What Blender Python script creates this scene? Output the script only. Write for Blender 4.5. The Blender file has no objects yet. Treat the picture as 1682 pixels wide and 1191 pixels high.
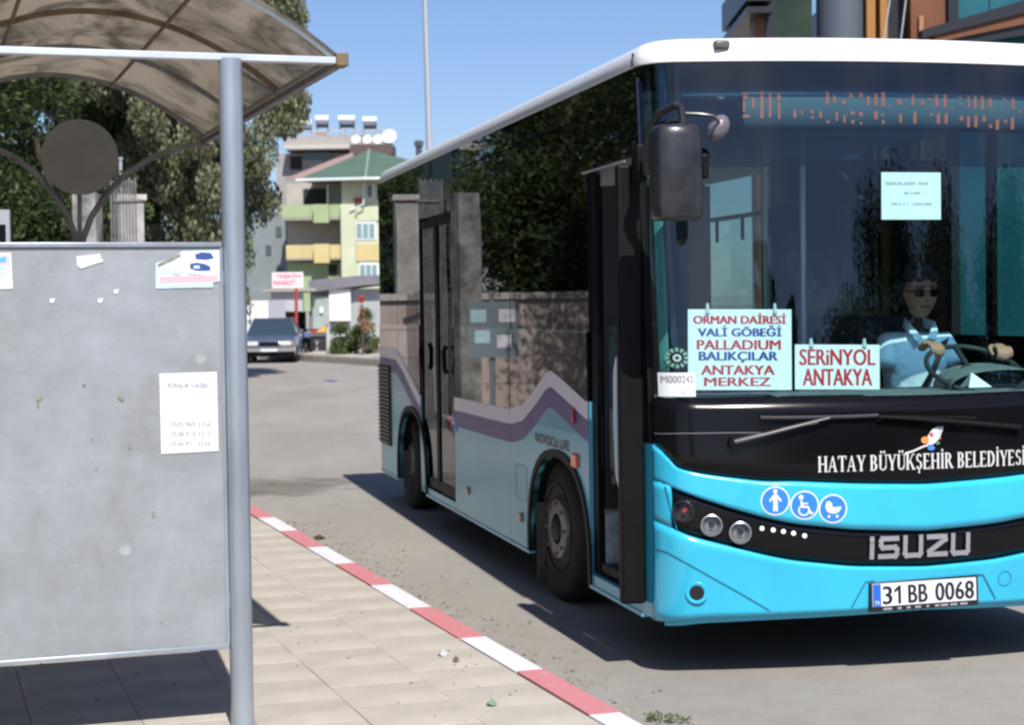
import bpy, bmesh, math, random
import numpy as np
from mathutils import Vector, Matrix, Euler

random.seed(7)
rng = np.random.default_rng(11)
sc = bpy.context.scene
R = math.radians
W0, H0, FPX = 1682.0, 1191.0, 2930.0
CAMH = 1.70
PITCH, ROLL = math.atan(93.0 / FPX), R(0.8)

# ------------------------------------------------------------------ camera
cam_d = bpy.data.cameras.new('camera')
cam = bpy.data.objects.new('camera', cam_d)
sc.collection.objects.link(cam)
sc.camera = cam
_f = Vector((0, math.cos(PITCH), -math.sin(PITCH)))
_r0 = Vector((1, 0, 0))
_u0 = Vector((0, math.sin(PITCH), math.cos(PITCH)))
_r = _r0 * math.cos(ROLL) - _u0 * math.sin(ROLL)
_u = _u0 * math.cos(ROLL) + _r0 * math.sin(ROLL)
cam.matrix_world = Matrix(((_r.x, _u.x, -_f.x, 0), (_r.y, _u.y, -_f.y, 0), (_r.z, _u.z, -_f.z, CAMH), (0, 0, 0, 1)))
cam_d.sensor_fit = 'HORIZONTAL'
cam_d.sensor_width = 36
cam_d.lens = 36 * FPX / W0
cam_d.clip_start = 0.1
cam_d.clip_end = 3000
cam_d.dof.use_dof = True
cam_d.dof.focus_distance = 8.4
cam_d.dof.aperture_fstop = 5.0
EYE = Vector((0, 0, CAMH))

# ------------------------------------------------------------------ sky, sun, exposure
SUN_AZ, SUN_EL = 14.4, 50.5          # shadows run this many degrees left of straight ahead
world = bpy.data.worlds.new('World')
sc.world = world
world.use_nodes = True
nt = world.node_tree
nt.nodes.clear()
wo = nt.nodes.new('ShaderNodeOutputWorld')
bg = nt.nodes.new('ShaderNodeBackground')
bg.inputs['Strength'].default_value = 0.072
sky = nt.nodes.new('ShaderNodeTexSky')
sky.sky_type = 'NISHITA'
sky.sun_disc = False
sky.sun_elevation = R(SUN_EL)
sky.sun_rotation = R(180 - SUN_AZ)
sky.altitude = 100
sky.air_density = 1.0
sky.dust_density = 0.5
sky.ozone_density = 3.5
# fair-weather clouds in the part of the sky behind the photographer (the windscreen mirrors them)
tc = nt.nodes.new('ShaderNodeTexCoord')
mp = nt.nodes.new('ShaderNodeMapping')
mp.inputs['Scale'].default_value = (1.0, 1.0, 2.2)
nz = nt.nodes.new('ShaderNodeTexNoise')
nz.inputs['Scale'].default_value = 3.4
nz.inputs['Detail'].default_value = 7
nz.inputs['Roughness'].default_value = 0.58
cr = nt.nodes.new('ShaderNodeValToRGB')
cr.color_ramp.elements[0].position = 0.47
cr.color_ramp.elements[1].position = 0.68
sx = nt.nodes.new('ShaderNodeSeparateXYZ')
mr = nt.nodes.new('ShaderNodeMapRange')
mr.inputs['From Min'].default_value = 0.15
mr.inputs['From Max'].default_value = -0.45
mm = nt.nodes.new('ShaderNodeMath'); mm.operation = 'MULTIPLY'
m3 = nt.nodes.new('ShaderNodeMath'); m3.operation = 'MULTIPLY'; m3.inputs[1].default_value = 0.85
mix = nt.nodes.new('ShaderNodeMixRGB')
mix.inputs['Color2'].default_value = (8.5, 8.6, 8.9, 1)
L = nt.links.new
L(tc.outputs['Generated'], mp.inputs['Vector'])
L(mp.outputs['Vector'], nz.inputs['Vector'])
L(nz.outputs['Fac'], cr.inputs['Fac'])
L(tc.outputs['Generated'], sx.inputs['Vector'])
L(sx.outputs['Y'], mr.inputs['Value'])
L(cr.outputs['Color'], mm.inputs[0])
L(mr.outputs['Result'], mm.inputs[1])
L(mm.outputs[0], m3.inputs[0])
L(m3.outputs[0], mix.inputs['Fac'])
L(sky.outputs['Color'], mix.inputs['Color1'])
hue = nt.nodes.new('ShaderNodeMixRGB'); hue.blend_type = 'MULTIPLY'; hue.inputs['Fac'].default_value = 1.0
hue.inputs['Color2'].default_value = (0.84, 0.88, 1.06, 1)      # clear, dry Mediterranean blue
L(mix.outputs['Color'], hue.inputs['Color1'])
L(hue.outputs['Color'], bg.inputs['Color'])
L(bg.outputs['Background'], wo.inputs['Surface'])

sun_d = bpy.data.lights.new('sun', 'SUN')
sun_d.energy = 3.9
sun_d.angle = R(0.5)
sun_d.color = (1.0, 0.955, 0.89)
sun = bpy.data.objects.new('sun', sun_d)
sc.collection.objects.link(sun)
_trav = Vector((-math.sin(R(SUN_AZ)) * math.cos(R(SUN_EL)), math.cos(R(SUN_AZ)) * math.cos(R(SUN_EL)), -math.sin(R(SUN_EL))))
sun.rotation_euler = _trav.to_track_quat('-Z', 'Y').to_euler()
sun.location = (5, -10, 20)

sc.view_settings.view_transform = 'Standard'
sc.view_settings.look = 'None'
sc.view_settings.exposure = 0.72
sc.view_settings.gamma = 1.0
sc.view_settings.use_curve_mapping = False
sc.cycles.use_denoising = True
sc.cycles.max_bounces = 8
sc.cycles.transparent_max_bounces = 12
sc.cycles.caustics_reflective = False
sc.cycles.caustics_refractive = False
sc.cycles.sample_clamp_indirect = 6.0
sc.cycles.filter_width = 2.4

# ------------------------------------------------------------------ measuring helpers (photo pixel -> place in the world)
def ray(px, py):
    return (_f * FPX + _r * (px - W0 / 2) + _u * (H0 / 2 - py)).normalized()
def at(px, py, Y):
    d = ray(px, py)
    return EYE + d * (Y / d.y)
def ground(px, py, z=0.0):
    d = ray(px, py)
    return EYE + d * ((z - CAMH) / d.z)
TH = R(13.05)
BC = Vector((0.633, 8.10, 0.0))                      # bus: kerb-side front corner on the road
BM = Matrix.Translation(BC) @ Matrix.Rotation(TH, 4, 'Z')
BMI = BM.inverted()
def side(px, py, xl=0.0):                             # point on the kerb side of the bus -> (s, z)
    o = BMI @ EYE; d = BMI.to_3x3() @ ray(px, py)
    t = (xl - o.x) / d.x
    p = o + d * t
    return (p.y, p.z)
WID = 2.4
def bulge(v):
    r = 0.14
    d = max(0.0, min(v, WID - v))
    c = math.sqrt(max(0, r * r - (r - d) ** 2)) if d < r else r
    return 0.17 * (1 - ((v - 1.2) / 1.2) ** 2) + c
def setback(z):
    a = (0.6 - z) * 0.10 if z < 0.6 else 0.0
    b = (z - 1.0) * 0.105 if z > 1.0 else 0.0
    return a + b
def fy(v, z):
    return -bulge(v) + setback(z)
def fp(v, z, off=0.0):                                # point on the bus front, off metres proud of it
    e = 0.01
    vv = min(max(v, 0.0), WID)
    y = fy(vv, z)
    dv = (fy(min(vv + e, WID), z) - fy(max(vv - e, 0), z)) / (2 * e)
    n = Vector((dv, -1, 0.0)); n.normalize()
    return Vector((vv, y, z)) + n * off
def front(px, py):                                    # pixel -> (v, z) on the bus front
    o = BMI @ EYE; d = BMI.to_3x3() @ ray(px, py)
    lo, hi = 0.0, 40.0
    t = (-0.9 - o.y) / d.y
    while t < 40:
        p = o + d * t
        if 0 <= p.x <= WID and p.y >= fy(p.x, p.z):
            break
        if p.x < 0 and p.y > 0:
            break
        t += 0.004
    return (min(max(p.x, 0.0), WID), p.z)
KA = R(18.5)                                          # the kerb runs this far left of straight ahead
KD = Vector((-math.sin(KA), math.cos(KA), 0))
KN = Vector((-math.cos(KA), -math.sin(KA), 0))        # from the kerb towards the pavement
K0 = Vector((2.669 - 0.0, 0.0, 0.0))                  # kerb line road edge crosses straight beside the camera
PAV = 0.14
def kp(a, b, z=0.0):                                  # a metres onto the pavement, b metres along
    return K0 + KN * a + KD * b + Vector((0, 0, z))

# ------------------------------------------------------------------ object helpers
COL = sc.collection
def empty(name, loc=(0, 0, 0), rz=0.0, parent=None, matrix=None):
    o = bpy.data.objects.new(name, None)
    o.empty_display_size = 0.2
    COL.objects.link(o)
    if parent: o.parent = parent
    if matrix is not None: o.matrix_world = matrix
    else:
        o.location = loc; o.rotation_euler = (0, 0, rz)
    return o
def tag(o, label=None, cat=None, group=None, kind=None):
    if label: o['label'] = label
    if cat: o['category'] = cat
    if group: o['group'] = group
    if kind: o['kind'] = kind
    return o
def copy_tree(o, parent=None):
    c = o.copy(); COL.objects.link(c); c.parent = parent
    for ch in list(o.children): copy_tree(ch, c)
    return c

class MB:
    def __init__(s):
        s.v = []; s.f = []
    def poly(s, pts, flip=False):
        i = len(s.v); s.v += [tuple(p) for p in pts]
        idx = list(range(i, i + len(pts)))
        s.f.append(idx[::-1] if flip else idx)
        return s
    def box(s, a, b, m=None):
        x0, y0, z0 = a; x1, y1, z1 = b
        c = [Vector(p) for p in ((x0, y0, z0), (x1, y0, z0), (x1, y1, z0), (x0, y1, z0), (x0, y0, z1), (x1, y0, z1), (x1, y1, z1), (x0, y1, z1))]
        if m is not None: c = [m @ p for p in c]
        i = len(s.v); s.v += [tuple(p) for p in c]
        for q in ((0, 3, 2, 1), (4, 5, 6, 7), (0, 1, 5, 4), (1, 2, 6, 5), (2, 3, 7, 6), (3, 0, 4, 7)):
            s.f.append([i + k for k in q])
        return s
    def cbox(s, c, d, m=None):
        return s.box([c[k] - d[k] / 2 for k in range(3)], [c[k] + d[k] / 2 for k in range(3)], m)
    def tube(s, pts, r, n=10, caps=True, rs=None):
        pts = [Vector(p) for p in pts]
        i0 = len(s.v)
        prev = None
        for k, p in enumerate(pts):
            t = (pts[min(k + 1, len(pts) - 1)] - pts[max(k - 1, 0)]).normalized()
            if prev is None:
                a = t.orthogonal().normalized()
            else:
                a = (prev - t * prev.dot(t)).normalized()
            prev = a
            b = t.cross(a)
            rr = rs[k] if rs else r
            for j in range(n):
                w = 2 * math.pi * j / n
                s.v.append(tuple(p + a * (rr * math.cos(w)) + b * (rr * math.sin(w))))
        for k in range(len(pts) - 1):
            for j in range(n):
                a = i0 + k * n + j; b = i0 + k * n + (j + 1) % n
                s.f.append([a, b, b + n, a + n])
        if caps:
            s.f.append([i0 + j for j in range(n)][::-1])
            e = i0 + (len(pts) - 1) * n
            s.f.append([e + j for j in range(n)])
        return s
    def disc(s, c, nrm, r, t=0.0, n=24, rin=0.0):
        c = Vector(c); nrm = Vector(nrm).normalized()
        return s.tube([c, c + nrm * max(t, 1e-4)], r, n)
    def prism(s, pts, ext):
        """closed outline (list of Vectors) extruded by vector ext"""
        pts = [Vector(p) for p in pts]; ext = Vector(ext)
        i = len(s.v); n = len(pts)
        s.v += [tuple(p) for p in pts] + [tuple(p + ext) for p in pts]
        s.f.append([i + k for k in range(n)])
        s.f.append([i + n + k for k in range(n)][::-1])
        for k in range(n):
            s.f.append([i + k, i + n + k, i + n + (k + 1) % n, i + (k + 1) % n])
        return s
    def lathe(s, prof, c, axis, n=28, closed=False):
        """profile of (radius, along-axis) turned about axis through c"""
        c = Vector(c); ax = Vector(axis).normalized(); a = ax.orthogonal().normalized(); b = ax.cross(a)
        i0 = len(s.v); m = len(prof)
        for (r, h) in prof:
            for j in range(n):
                w = 2 * math.pi * j / n
                s.v.append(tuple(c + ax * h + a * (r * math.cos(w)) + b * (r * math.sin(w))))
        for k in range(m - 1 if not closed else m):
            k2 = (k + 1) % m
            for j in range(n):
                p = i0 + k * n + j; q = i0 + k * n + (j + 1) % n
                s.f.append([p, q, i0 + k2 * n + (j + 1) % n, i0 + k2 * n + j])
        return s
    def grid(s, fn, nu, nv):
        i = len(s.v)
        for a in range(nu + 1):
            for b in range(nv + 1):
                s.v.append(tuple(fn(a / nu, b / nv)))
        for a in range(nu):
            for b in range(nv):
                p = i + a * (nv + 1) + b
                s.f.append([p, p + nv + 1, p + nv + 2, p + 1])
        return s
    def build(s, name, m, parent=None, smooth=False, solid=0.0, bevel=0.0, weld=False, off=-1):
        me = bpy.data.meshes.new(name)
        me.from_pydata(s.v, [], s.f)
        me.validate()
        bm = bmesh.new(); bm.from_mesh(me)
        if weld: bmesh.ops.remove_doubles(bm, verts=bm.verts, dist=1e-5)
        bmesh.ops.recalc_face_normals(bm, faces=bm.faces)
        bm.to_mesh(me); bm.free()
        o = bpy.data.objects.new(name, me); COL.objects.link(o)
        for q in (m if isinstance(m, (list, tuple)) else [m]): me.materials.append(q)
        if parent: o.parent = parent
        if smooth:
            for p in me.polygons: p.use_smooth = True
            if smooth != 'all':
                try: me.set_sharp_from_angle(angle=R(35))
                except Exception: pass
        if solid:
            md = o.modifiers.new('solid', 'SOLIDIFY'); md.thickness = solid; md.offset = off
        if bevel:
            md = o.modifiers.new('bevel', 'BEVEL'); md.width = bevel; md.segments = 2; md.limit_method = 'ANGLE'; md.angle_limit = R(40)
            for p in me.polygons: p.use_smooth = True
            try: me.set_sharp_from_angle(angle=R(75))
            except Exception: pass
        return o

def text_mesh(body, size=1.0, bold=0.0, sxx=1.0, space=1.0, align='CENTER'):
    """lettering as flat triangles in the xz plane, baseline at z = 0: (verts, faces)"""
    cu = bpy.data.curves.new('lettering', 'FONT')
    cu.body = body; cu.size = size; cu.offset = bold; cu.space_character = space
    cu.align_x = align; cu.resolution_u = 3
    o = bpy.data.objects.new('lettering_tmp', cu); COL.objects.link(o)
    dg = bpy.context.evaluated_depsgraph_get(); dg.update()
    me = bpy.data.meshes.new_from_object(o.evaluated_get(dg))
    vs = [(v.co.x * sxx, 0.0, v.co.y) for v in me.vertices]
    fs = [list(p.vertices) for p in me.polygons]
    bpy.data.objects.remove(o); bpy.data.curves.remove(cu); bpy.data.meshes.remove(me)
    return vs, fs
def fit_text(body, w, h, bold=0.02, space=1.0):
    """as fit_raw, but made bold by laying thin copies side by side so that narrow letters stay open"""
    vs, fs = fit_raw(body, w * (1 - bold * 0.6), h, 0.0, space)
    if bold < 0.008: return vs, fs
    n = 5; sh_x = h * bold * 1.6; V_, F_ = [], []
    for k in range(n):
        dx = sh_x * (k / (n - 1) - 0.5) * 2; i = len(V_)
        V_ += [(v[0] + dx, -0.00012 * k, v[2]) for v in vs]; F_ += [[i + q for q in f] for f in fs]
    return V_, F_
def fit_raw(body, w, h, bold=0.02, space=1.0):
    """lettering scaled to exactly w x h metres, centred at x=0, bottom of box at z=0"""
    vs, fs = text_mesh(body, 1.0, bold, 1.0, space)
    xs = [v[0] for v in vs]; zs = [v[2] for v in vs]
    sx_ = w / (max(xs) - min(xs)); sz_ = h / (max(zs) - min(zs)); cx = (max(xs) + min(xs)) / 2; z0 = min(zs)
    return [((v[0] - cx) * sx_, 0.0, (v[2] - z0) * sz_) for v in vs], fs
def add_flat(mb, vf, fn):
    vs, fs = vf; i = len(mb.v)
    mb.v += [tuple(Vector(fn(v[0], v[2])) + Vector((0, v[1], 0))) for v in vs]
    mb.f += [[i + k for k in q] for q in fs]
    return mb

# ------------------------------------------------------------------ materials
def mat(name, col, rough=0.5, metal=0.0, var=0.0, scale=4.0, bump=0.0, bscale=40.0, col2=None, spec=0.5, coat=0.0, emit=None, detail=4.0,
        stretch=(1, 1, 1), contrast=(0.35, 0.65), rvar=0.0, trans=0.0):
    m = bpy.data.materials.new(name); m.use_nodes = True
    t = m.node_tree; p = t.nodes['Principled BSDF']
    p.inputs['Base Color'].default_value = (*col, 1)
    p.inputs['Roughness'].default_value = rough
    p.inputs['Metallic'].default_value = metal
    p.inputs['Specular IOR Level'].default_value = spec
    p.inputs['Coat Weight'].default_value = coat
    p.inputs['Coat Roughness'].default_value = 0.03
    if emit:
        p.inputs['Emission Color'].default_value = (*emit[0], 1); p.inputs['Emission Strength'].default_value = emit[1]
    if var or col2 or bump or rvar:
        c = t.nodes.new('ShaderNodeTexCoord'); mpn = t.nodes.new('ShaderNodeMapping'); mpn.inputs['Scale'].default_value = stretch
        t.links.new(c.outputs['Object'], mpn.inputs['Vector'])
    if var or col2 or rvar:
        n = t.nodes.new('ShaderNodeTexNoise'); n.inputs['Scale'].default_value = scale; n.inputs['Detail'].default_value = detail; n.inputs['Roughness'].default_value = 0.6
        t.links.new(mpn.outputs['Vector'], n.inputs['Vector'])
        r = t.nodes.new('ShaderNodeValToRGB')
        r.color_ramp.elements[0].position = contrast[0]; r.color_ramp.elements[1].position = contrast[1]
        a = tuple(max(0, x * (1 - var)) for x in col); b = tuple(min(1, x * (1 + var)) for x in col) if col2 is None else col2
        r.color_ramp.elements[0].color = (*a, 1); r.color_ramp.elements[1].color = (*b, 1)
        t.links.new(n.outputs['Fac'], r.inputs['Fac'])
        if var or col2: t.links.new(r.outputs['Color'], p.inputs['Base Color'])
        if rvar:
            q = t.nodes.new('ShaderNodeMapRange'); q.inputs['To Min'].default_value = max(0.02, rough - rvar); q.inputs['To Max'].default_value = min(1, rough + rvar)
            t.links.new(n.outputs['Fac'], q.inputs['Value']); t.links.new(q.outputs['Result'], p.inputs['Roughness'])
    if bump:
        n2 = t.nodes.new('ShaderNodeTexNoise'); n2.inputs['Scale'].default_value = bscale; n2.inputs['Detail'].default_value = 3
        t.links.new(mpn.outputs['Vector'], n2.inputs['Vector'])
        bn = t.nodes.new('ShaderNodeBump'); bn.inputs['Strength'].default_value = bump; bn.inputs['Distance'].default_value = 0.02
        t.links.new(n2.outputs['Fac'], bn.inputs['Height']); t.links.new(bn.outputs['Normal'], p.inputs['Normal'])
    return m
def glass(name, tint, ior=1.6, rough=0.01, wav=0.0):
    m = bpy.data.materials.new(name); m.use_nodes = True
    t = m.node_tree; t.nodes.clear()
    out = t.nodes.new('ShaderNodeOutputMaterial'); mx = t.nodes.new('ShaderNodeMixShader')
    tr = t.nodes.new('ShaderNodeBsdfTransparent'); tr.inputs['Color'].default_value = (*tint, 1)
    gl = t.nodes.new('ShaderNodeBsdfGlossy'); gl.inputs['Roughness'].default_value = rough
    fr = t.nodes.new('ShaderNodeFresnel')
    ge = t.nodes.new('ShaderNodeNewGeometry'); io = t.nodes.new('ShaderNodeMapRange')      # a thin sheet reflects alike from both sides
    io.inputs['To Min'].default_value = ior; io.inputs['To Max'].default_value = 1.0 / ior
    t.links.new(ge.outputs['Backfacing'], io.inputs['Value']); t.links.new(io.outputs['Result'], fr.inputs['IOR'])
    if wav:
        c = t.nodes.new('ShaderNodeTexCoord'); n = t.nodes.new('ShaderNodeTexNoise'); n.inputs['Scale'].default_value = 1.3; n.inputs['Detail'].default_value = 1
        b = t.nodes.new('ShaderNodeBump'); b.inputs['Strength'].default_value = wav; b.inputs['Distance'].default_value = 0.02
        t.links.new(c.outputs['Object'], n.inputs['Vector']); t.links.new(n.outputs['Fac'], b.inputs['Height'])
        t.links.new(b.outputs['Normal'], gl.inputs['Normal']); t.links.new(b.outputs['Normal'], fr.inputs['Normal'])
    t.links.new(fr.outputs['Fac'], mx.inputs['Fac']); t.links.new(tr.outputs['BSDF'], mx.inputs[1]); t.links.new(gl.outputs['BSDF'], mx.inputs[2])
    t.links.new(mx.outputs['Shader'], out.inputs['Surface'])
    return m
def leaf_mat(name, dark, light, trans=0.25):
    m = bpy.data.materials.new(name); m.use_nodes = True
    t = m.node_tree; t.nodes.clear()
    out = t.nodes.new('ShaderNodeOutputMaterial'); mx = t.nodes.new('ShaderNodeMixShader'); mx.inputs['Fac'].default_value = trans
    df = t.nodes.new('ShaderNodeBsdfPrincipled'); df.inputs['Roughness'].default_value = 0.55; df.inputs['Specular IOR Level'].default_value = 0.3
    tl = t.nodes.new('ShaderNodeBsdfTranslucent')
    g = t.nodes.new('ShaderNodeNewGeometry'); c = t.nodes.new('ShaderNodeTexCoord')
    n = t.nodes.new('ShaderNodeTexNoise'); n.inputs['Scale'].default_value = 0.9; n.inputs['Detail'].default_value = 3
    t.links.new(c.outputs['Object'], n.inputs['Vector'])
    ad = t.nodes.new('ShaderNodeMath'); ad.operation = 'MULTIPLY_ADD'; ad.inputs[1].default_value = 0.55
    t.links.new(g.outputs['Random Per Island'], ad.inputs[0]); t.links.new(n.outputs['Fac'], ad.inputs[2])
    r = t.nodes.new('ShaderNodeValToRGB'); r.color_ramp.elements[0].position = 0.4; r.color_ramp.elements[1].position = 1.05
    r.color_ramp.elements[0].color = (*dark, 1); r.color_ramp.elements[1].color = (*light, 1)
    t.links.new(ad.outputs[0], r.inputs['Fac'])
    t.links.new(r.outputs['Color'], df.inputs['Base Color']); t.links.new(r.outputs['Color'], tl.inputs['Color'])
    t.links.new(df.outputs['BSDF'], mx.inputs[1]); t.links.new(tl.outputs['BSDF'], mx.inputs[2]); t.links.new(mx.outputs['Shader'], out.inputs['Surface'])
    return m

M = {}
M['cyan'] = mat('cyan_paint', (0.032, 0.46, 0.68), 0.22, coat=0.6, var=0.06, scale=2.2, detail=9, rvar=0.08)
M['cyan_edge'] = mat('cyan_paint_shadow_gap', (0.012, 0.16, 0.25), 0.4)
M['side_blue'] = mat('pale_blue_side_paint', (0.15, 0.52, 0.67), 0.20, spec=0.36, var=0.05, scale=1.6, bump=0.05, bscale=1.2)
M['side_cyan'] = mat('mid_blue_side_paint', (0.07, 0.36, 0.54), 0.2, spec=0.36)
M['wave_white'] = mat('lilac_white_vinyl', (0.90, 0.87, 0.92), 0.35, spec=0.25)
M['wave_purple'] = mat('purple_vinyl', (0.135, 0.095, 0.26), 0.35, spec=0.25, var=0.12, scale=4)
M['roof_white'] = mat('white_roof_paint', (0.84, 0.85, 0.87), 0.3, coat=0.3, var=0.02, scale=3)
M['gloss_black'] = mat('gloss_black_panel', (0.004, 0.004, 0.0045), 0.015, coat=0.0, spec=1.2, bump=0.02, bscale=1.1)
M['front_black'] = mat('front_black_panel', (0.004, 0.004, 0.005), 0.16, rvar=0.05, spec=0.28)
M['trim_black'] = mat('matt_black_trim', (0.007, 0.007, 0.008), 0.5, var=0.2, spec=0.15)
M['flap'] = mat('dusty_mud_flap', (0.09, 0.085, 0.08), 0.85, var=0.3, scale=8)
M['rubber'] = mat('tyre_rubber', (0.022, 0.021, 0.020), 0.85, var=0.35, scale=9, bump=0.3, bscale=60)
M['rim'] = mat('dusty_steel_rim', (0.30, 0.28, 0.26), 0.45, metal=0.6, var=0.2, scale=12)
M['rim_dark'] = mat('dusty_dark_rim', (0.075, 0.065, 0.055), 0.7, var=0.3, scale=10)
M['hub_dark'] = mat('dark_hub', (0.03, 0.028, 0.026), 0.5, metal=0.3)
M['mirror_plastic'] = mat('scuffed_black_plastic', (0.022, 0.024, 0.030), 0.33, var=0.3, scale=14, rvar=0.1)
M['chrome'] = mat('chrome', (0.75, 0.76, 0.78), 0.16, metal=1.0)
M['lamp_glass'] = glass('clear_lamp_cover', (0.9, 0.93, 0.95), 1.5)
M['reflector'] = mat('lamp_reflector', (0.45, 0.46, 0.48), 0.30, metal=0.7)
M['lamp_core'] = mat('lamp_core_dark', (0.03, 0.03, 0.035), 0.15, metal=0.2)
M['led_white'] = mat('white_marker_led', (0.9, 0.9, 0.88), 0.3, emit=((1, 1, 0.95), 0.35))
M['orange_lens'] = mat('orange_lens', (1.0, 0.11, 0.01), 0.25, coat=0.5)
M['amber_lens'] = mat('amber_lens', (0.50, 0.20, 0.05), 0.25, coat=0.5)
M['red_lens'] = mat('red_lens', (0.38, 0.03, 0.03), 0.25, coat=0.5)
M['windscreen'] = glass('windscreen_glass', (0.68, 0.86, 0.87), 1.80)
M['side_glass'] = glass('dark_side_glass', (0.05, 0.055, 0.055), 2.0, wav=0.03)
M['door_glass'] = glass('door_glass', (0.60, 0.70, 0.69), 1.5, wav=0.02)
M['far_glass'] = glass('teal_facade_glass', (0.25, 0.42, 0.40), 1.6)
M['interior'] = mat('dark_interior', (0.020, 0.024, 0.026), 0.7, var=0.2, scale=3)
M['interior_mid'] = mat('grey_interior', (0.30, 0.34, 0.34), 0.6, var=0.2, scale=3)
M['dash'] = mat('grey_dashboard', (0.16, 0.20, 0.20), 0.6, var=0.15, scale=8)
M['seat_blue'] = mat('navy_seat_cloth', (0.015, 0.022, 0.07), 0.85, var=0.3, scale=20)
M['pole_steel'] = mat('grab_rail_steel', (0.42, 0.45, 0.47), 0.3, metal=0.6)
M['white_letter'] = mat('white_lettering', (0.62, 0.62, 0.63), 0.4)
M['badge'] = mat('silver_badge', (0.36, 0.36, 0.40), 0.3, metal=0.35)
M['blue_disc'] = mat('blue_sticker', (0.03, 0.21, 0.78), 0.35)
M['sticker_white'] = mat('white_sticker', (0.72, 0.76, 0.82), 0.4)
M['plate_white'] = mat('plate_white', (0.70, 0.72, 0.76), 0.35)
M['plate_black'] = mat('plate_black', (0.012, 0.012, 0.014), 0.4)
M['plate_blue'] = mat('plate_blue', (0.02, 0.13, 0.62), 0.35)
M['sign_white'] = mat('route_board_white', (0.90, 0.93, 0.93), 0.5)
M['sign_red'] = mat('route_board_red', (0.62, 0.02, 0.03), 0.5)
M['sign_blue'] = mat('route_board_blue', (0.02, 0.05, 0.30), 0.5)
M['display'] = mat('display_panel', (0.060, 0.095, 0.125), 0.7, spec=0.1)  # bluish sky reflection of the panel is put into this colour
M['display_dark'] = mat('display_surround', (0.014, 0.028, 0.058), 0.35)
M['led'] = mat('orange_led', (0.20, 0.06, 0.035), 0.4, emit=((1.0, 0.25, 0.14), 0.16))
M['tint'] = glass('windscreen_tint_film', (0.45, 0.55, 0.60), 1.05)
M['sidewalk'] = mat('paver_beige', (0.405, 0.368, 0.315), 0.9, var=0.13, scale=1.6, bump=0.25, bscale=90, detail=9)
M['paver2'] = mat('paver_beige_worn', (0.398, 0.360, 0.308), 0.9, var=0.15, scale=2.2, bump=0.25, bscale=90, detail=9)
M['paver3'] = mat('paver_beige_pale', (0.412, 0.375, 0.322), 0.9, var=0.12, scale=2.4, bump=0.25, bscale=90, detail=9)
M['mortar'] = mat('dusty_joint_sand', (0.40, 0.36, 0.305), 0.95, var=0.2, scale=9)
def sheet_material():
    m = bpy.data.materials.new('scuffed_galvanised_sheet'); m.use_nodes = True
    t = m.node_tree; p = t.nodes['Principled BSDF']; p.inputs['Metallic'].default_value = 0.12
    c = t.nodes.new('ShaderNodeTexCoord')
    def layer(prev, scale, st, lo, hi, ca, cb, mode='MULTIPLY', fac=1.0, det=8, dist=0.0, rot=0.0):
        k = t.nodes.new('ShaderNodeMapping'); k.inputs['Scale'].default_value = st; k.inputs['Rotation'].default_value = (0, rot, 0)
        n = t.nodes.new('ShaderNodeTexNoise'); n.inputs['Scale'].default_value = scale; n.inputs['Detail'].default_value = det; n.inputs['Roughness'].default_value = 0.65; n.inputs['Distortion'].default_value = dist
        r_ = t.nodes.new('ShaderNodeValToRGB'); r_.color_ramp.elements[0].position = lo; r_.color_ramp.elements[1].position = hi
        r_.color_ramp.elements[0].color = (*ca, 1); r_.color_ramp.elements[1].color = (*cb, 1)
        t.links.new(c.outputs['Object'], k.inputs['Vector']); t.links.new(k.outputs['Vector'], n.inputs['Vector']); t.links.new(n.outputs['Fac'], r_.inputs['Fac'])
        if prev is None: return r_.outputs['Color'], n
        x = t.nodes.new('ShaderNodeMixRGB'); x.blend_type = mode; x.inputs['Fac'].default_value = fac
        t.links.new(prev, x.inputs['Color1']); t.links.new(r_.outputs['Color'], x.inputs['Color2'])
        return x.outputs['Color'], n
    o, n0 = layer(None, 1.6, (1, 1, 0.8), 0.3, 0.7, (0.240, 0.255, 0.272), (0.315, 0.343, 0.380))
    o, _ = layer(o, 5.0, (1, 1, 1), 0.30, 0.62, (0.89, 0.88, 0.85), (1.04, 1.04, 1.04))
    o, _ = layer(o, 3.0, (0.35, 1, 5), 0.50, 0.75, (1, 1, 1), (1.06, 1.07, 1.08), dist=0.8)
    o, _ = layer(o, 2.6, (3.5, 1, 0.35), 0.52, 0.75, (1, 1, 1), (1.05, 1.05, 1.06), dist=0.8)
    o, _ = layer(o, 1.7, (1.2, 1, 1), 0.55, 0.64, (1, 1, 1), (0.88, 0.85, 0.78), det=12)
    o, _ = layer(o, 4.2, (1, 1, 1), 0.62, 0.68, (1, 1, 1), (1.08, 1.09, 1.11), det=12, dist=0.5)
    o, n9 = layer(o, 38, (1, 1, 1), 0.2, 0.8, (0.96, 0.96, 0.96), (1.04, 1.04, 1.04))
    t.links.new(o, p.inputs['Base Color'])
    q = t.nodes.new('ShaderNodeMapRange'); q.inputs['To Min'].default_value = 0.42; q.inputs['To Max'].default_value = 0.62
    t.links.new(n0.outputs['Fac'], q.inputs['Value']); t.links.new(q.outputs['Result'], p.inputs['Roughness'])
    b = t.nodes.new('ShaderNodeBump'); b.inputs['Strength'].default_value = 0.08; b.inputs['Distance'].default_value = 0.02; t.links.new(n9.outputs['Fac'], b.inputs['Height']); t.links.new(b.outputs['Normal'], p.inputs['Normal'])
    return m
M['galv'] = sheet_material()
M['galv_pipe'] = mat('galvanised_pipe', (0.36, 0.41, 0.47), 0.36, metal=0.55, var=0.14, scale=5, detail=8, stretch=(1, 1, 0.3), rvar=0.08)
M['pipe_paint'] = mat('light_blue_grey_beam', (0.50, 0.55, 0.59), 0.4, var=0.08, scale=7)
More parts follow.
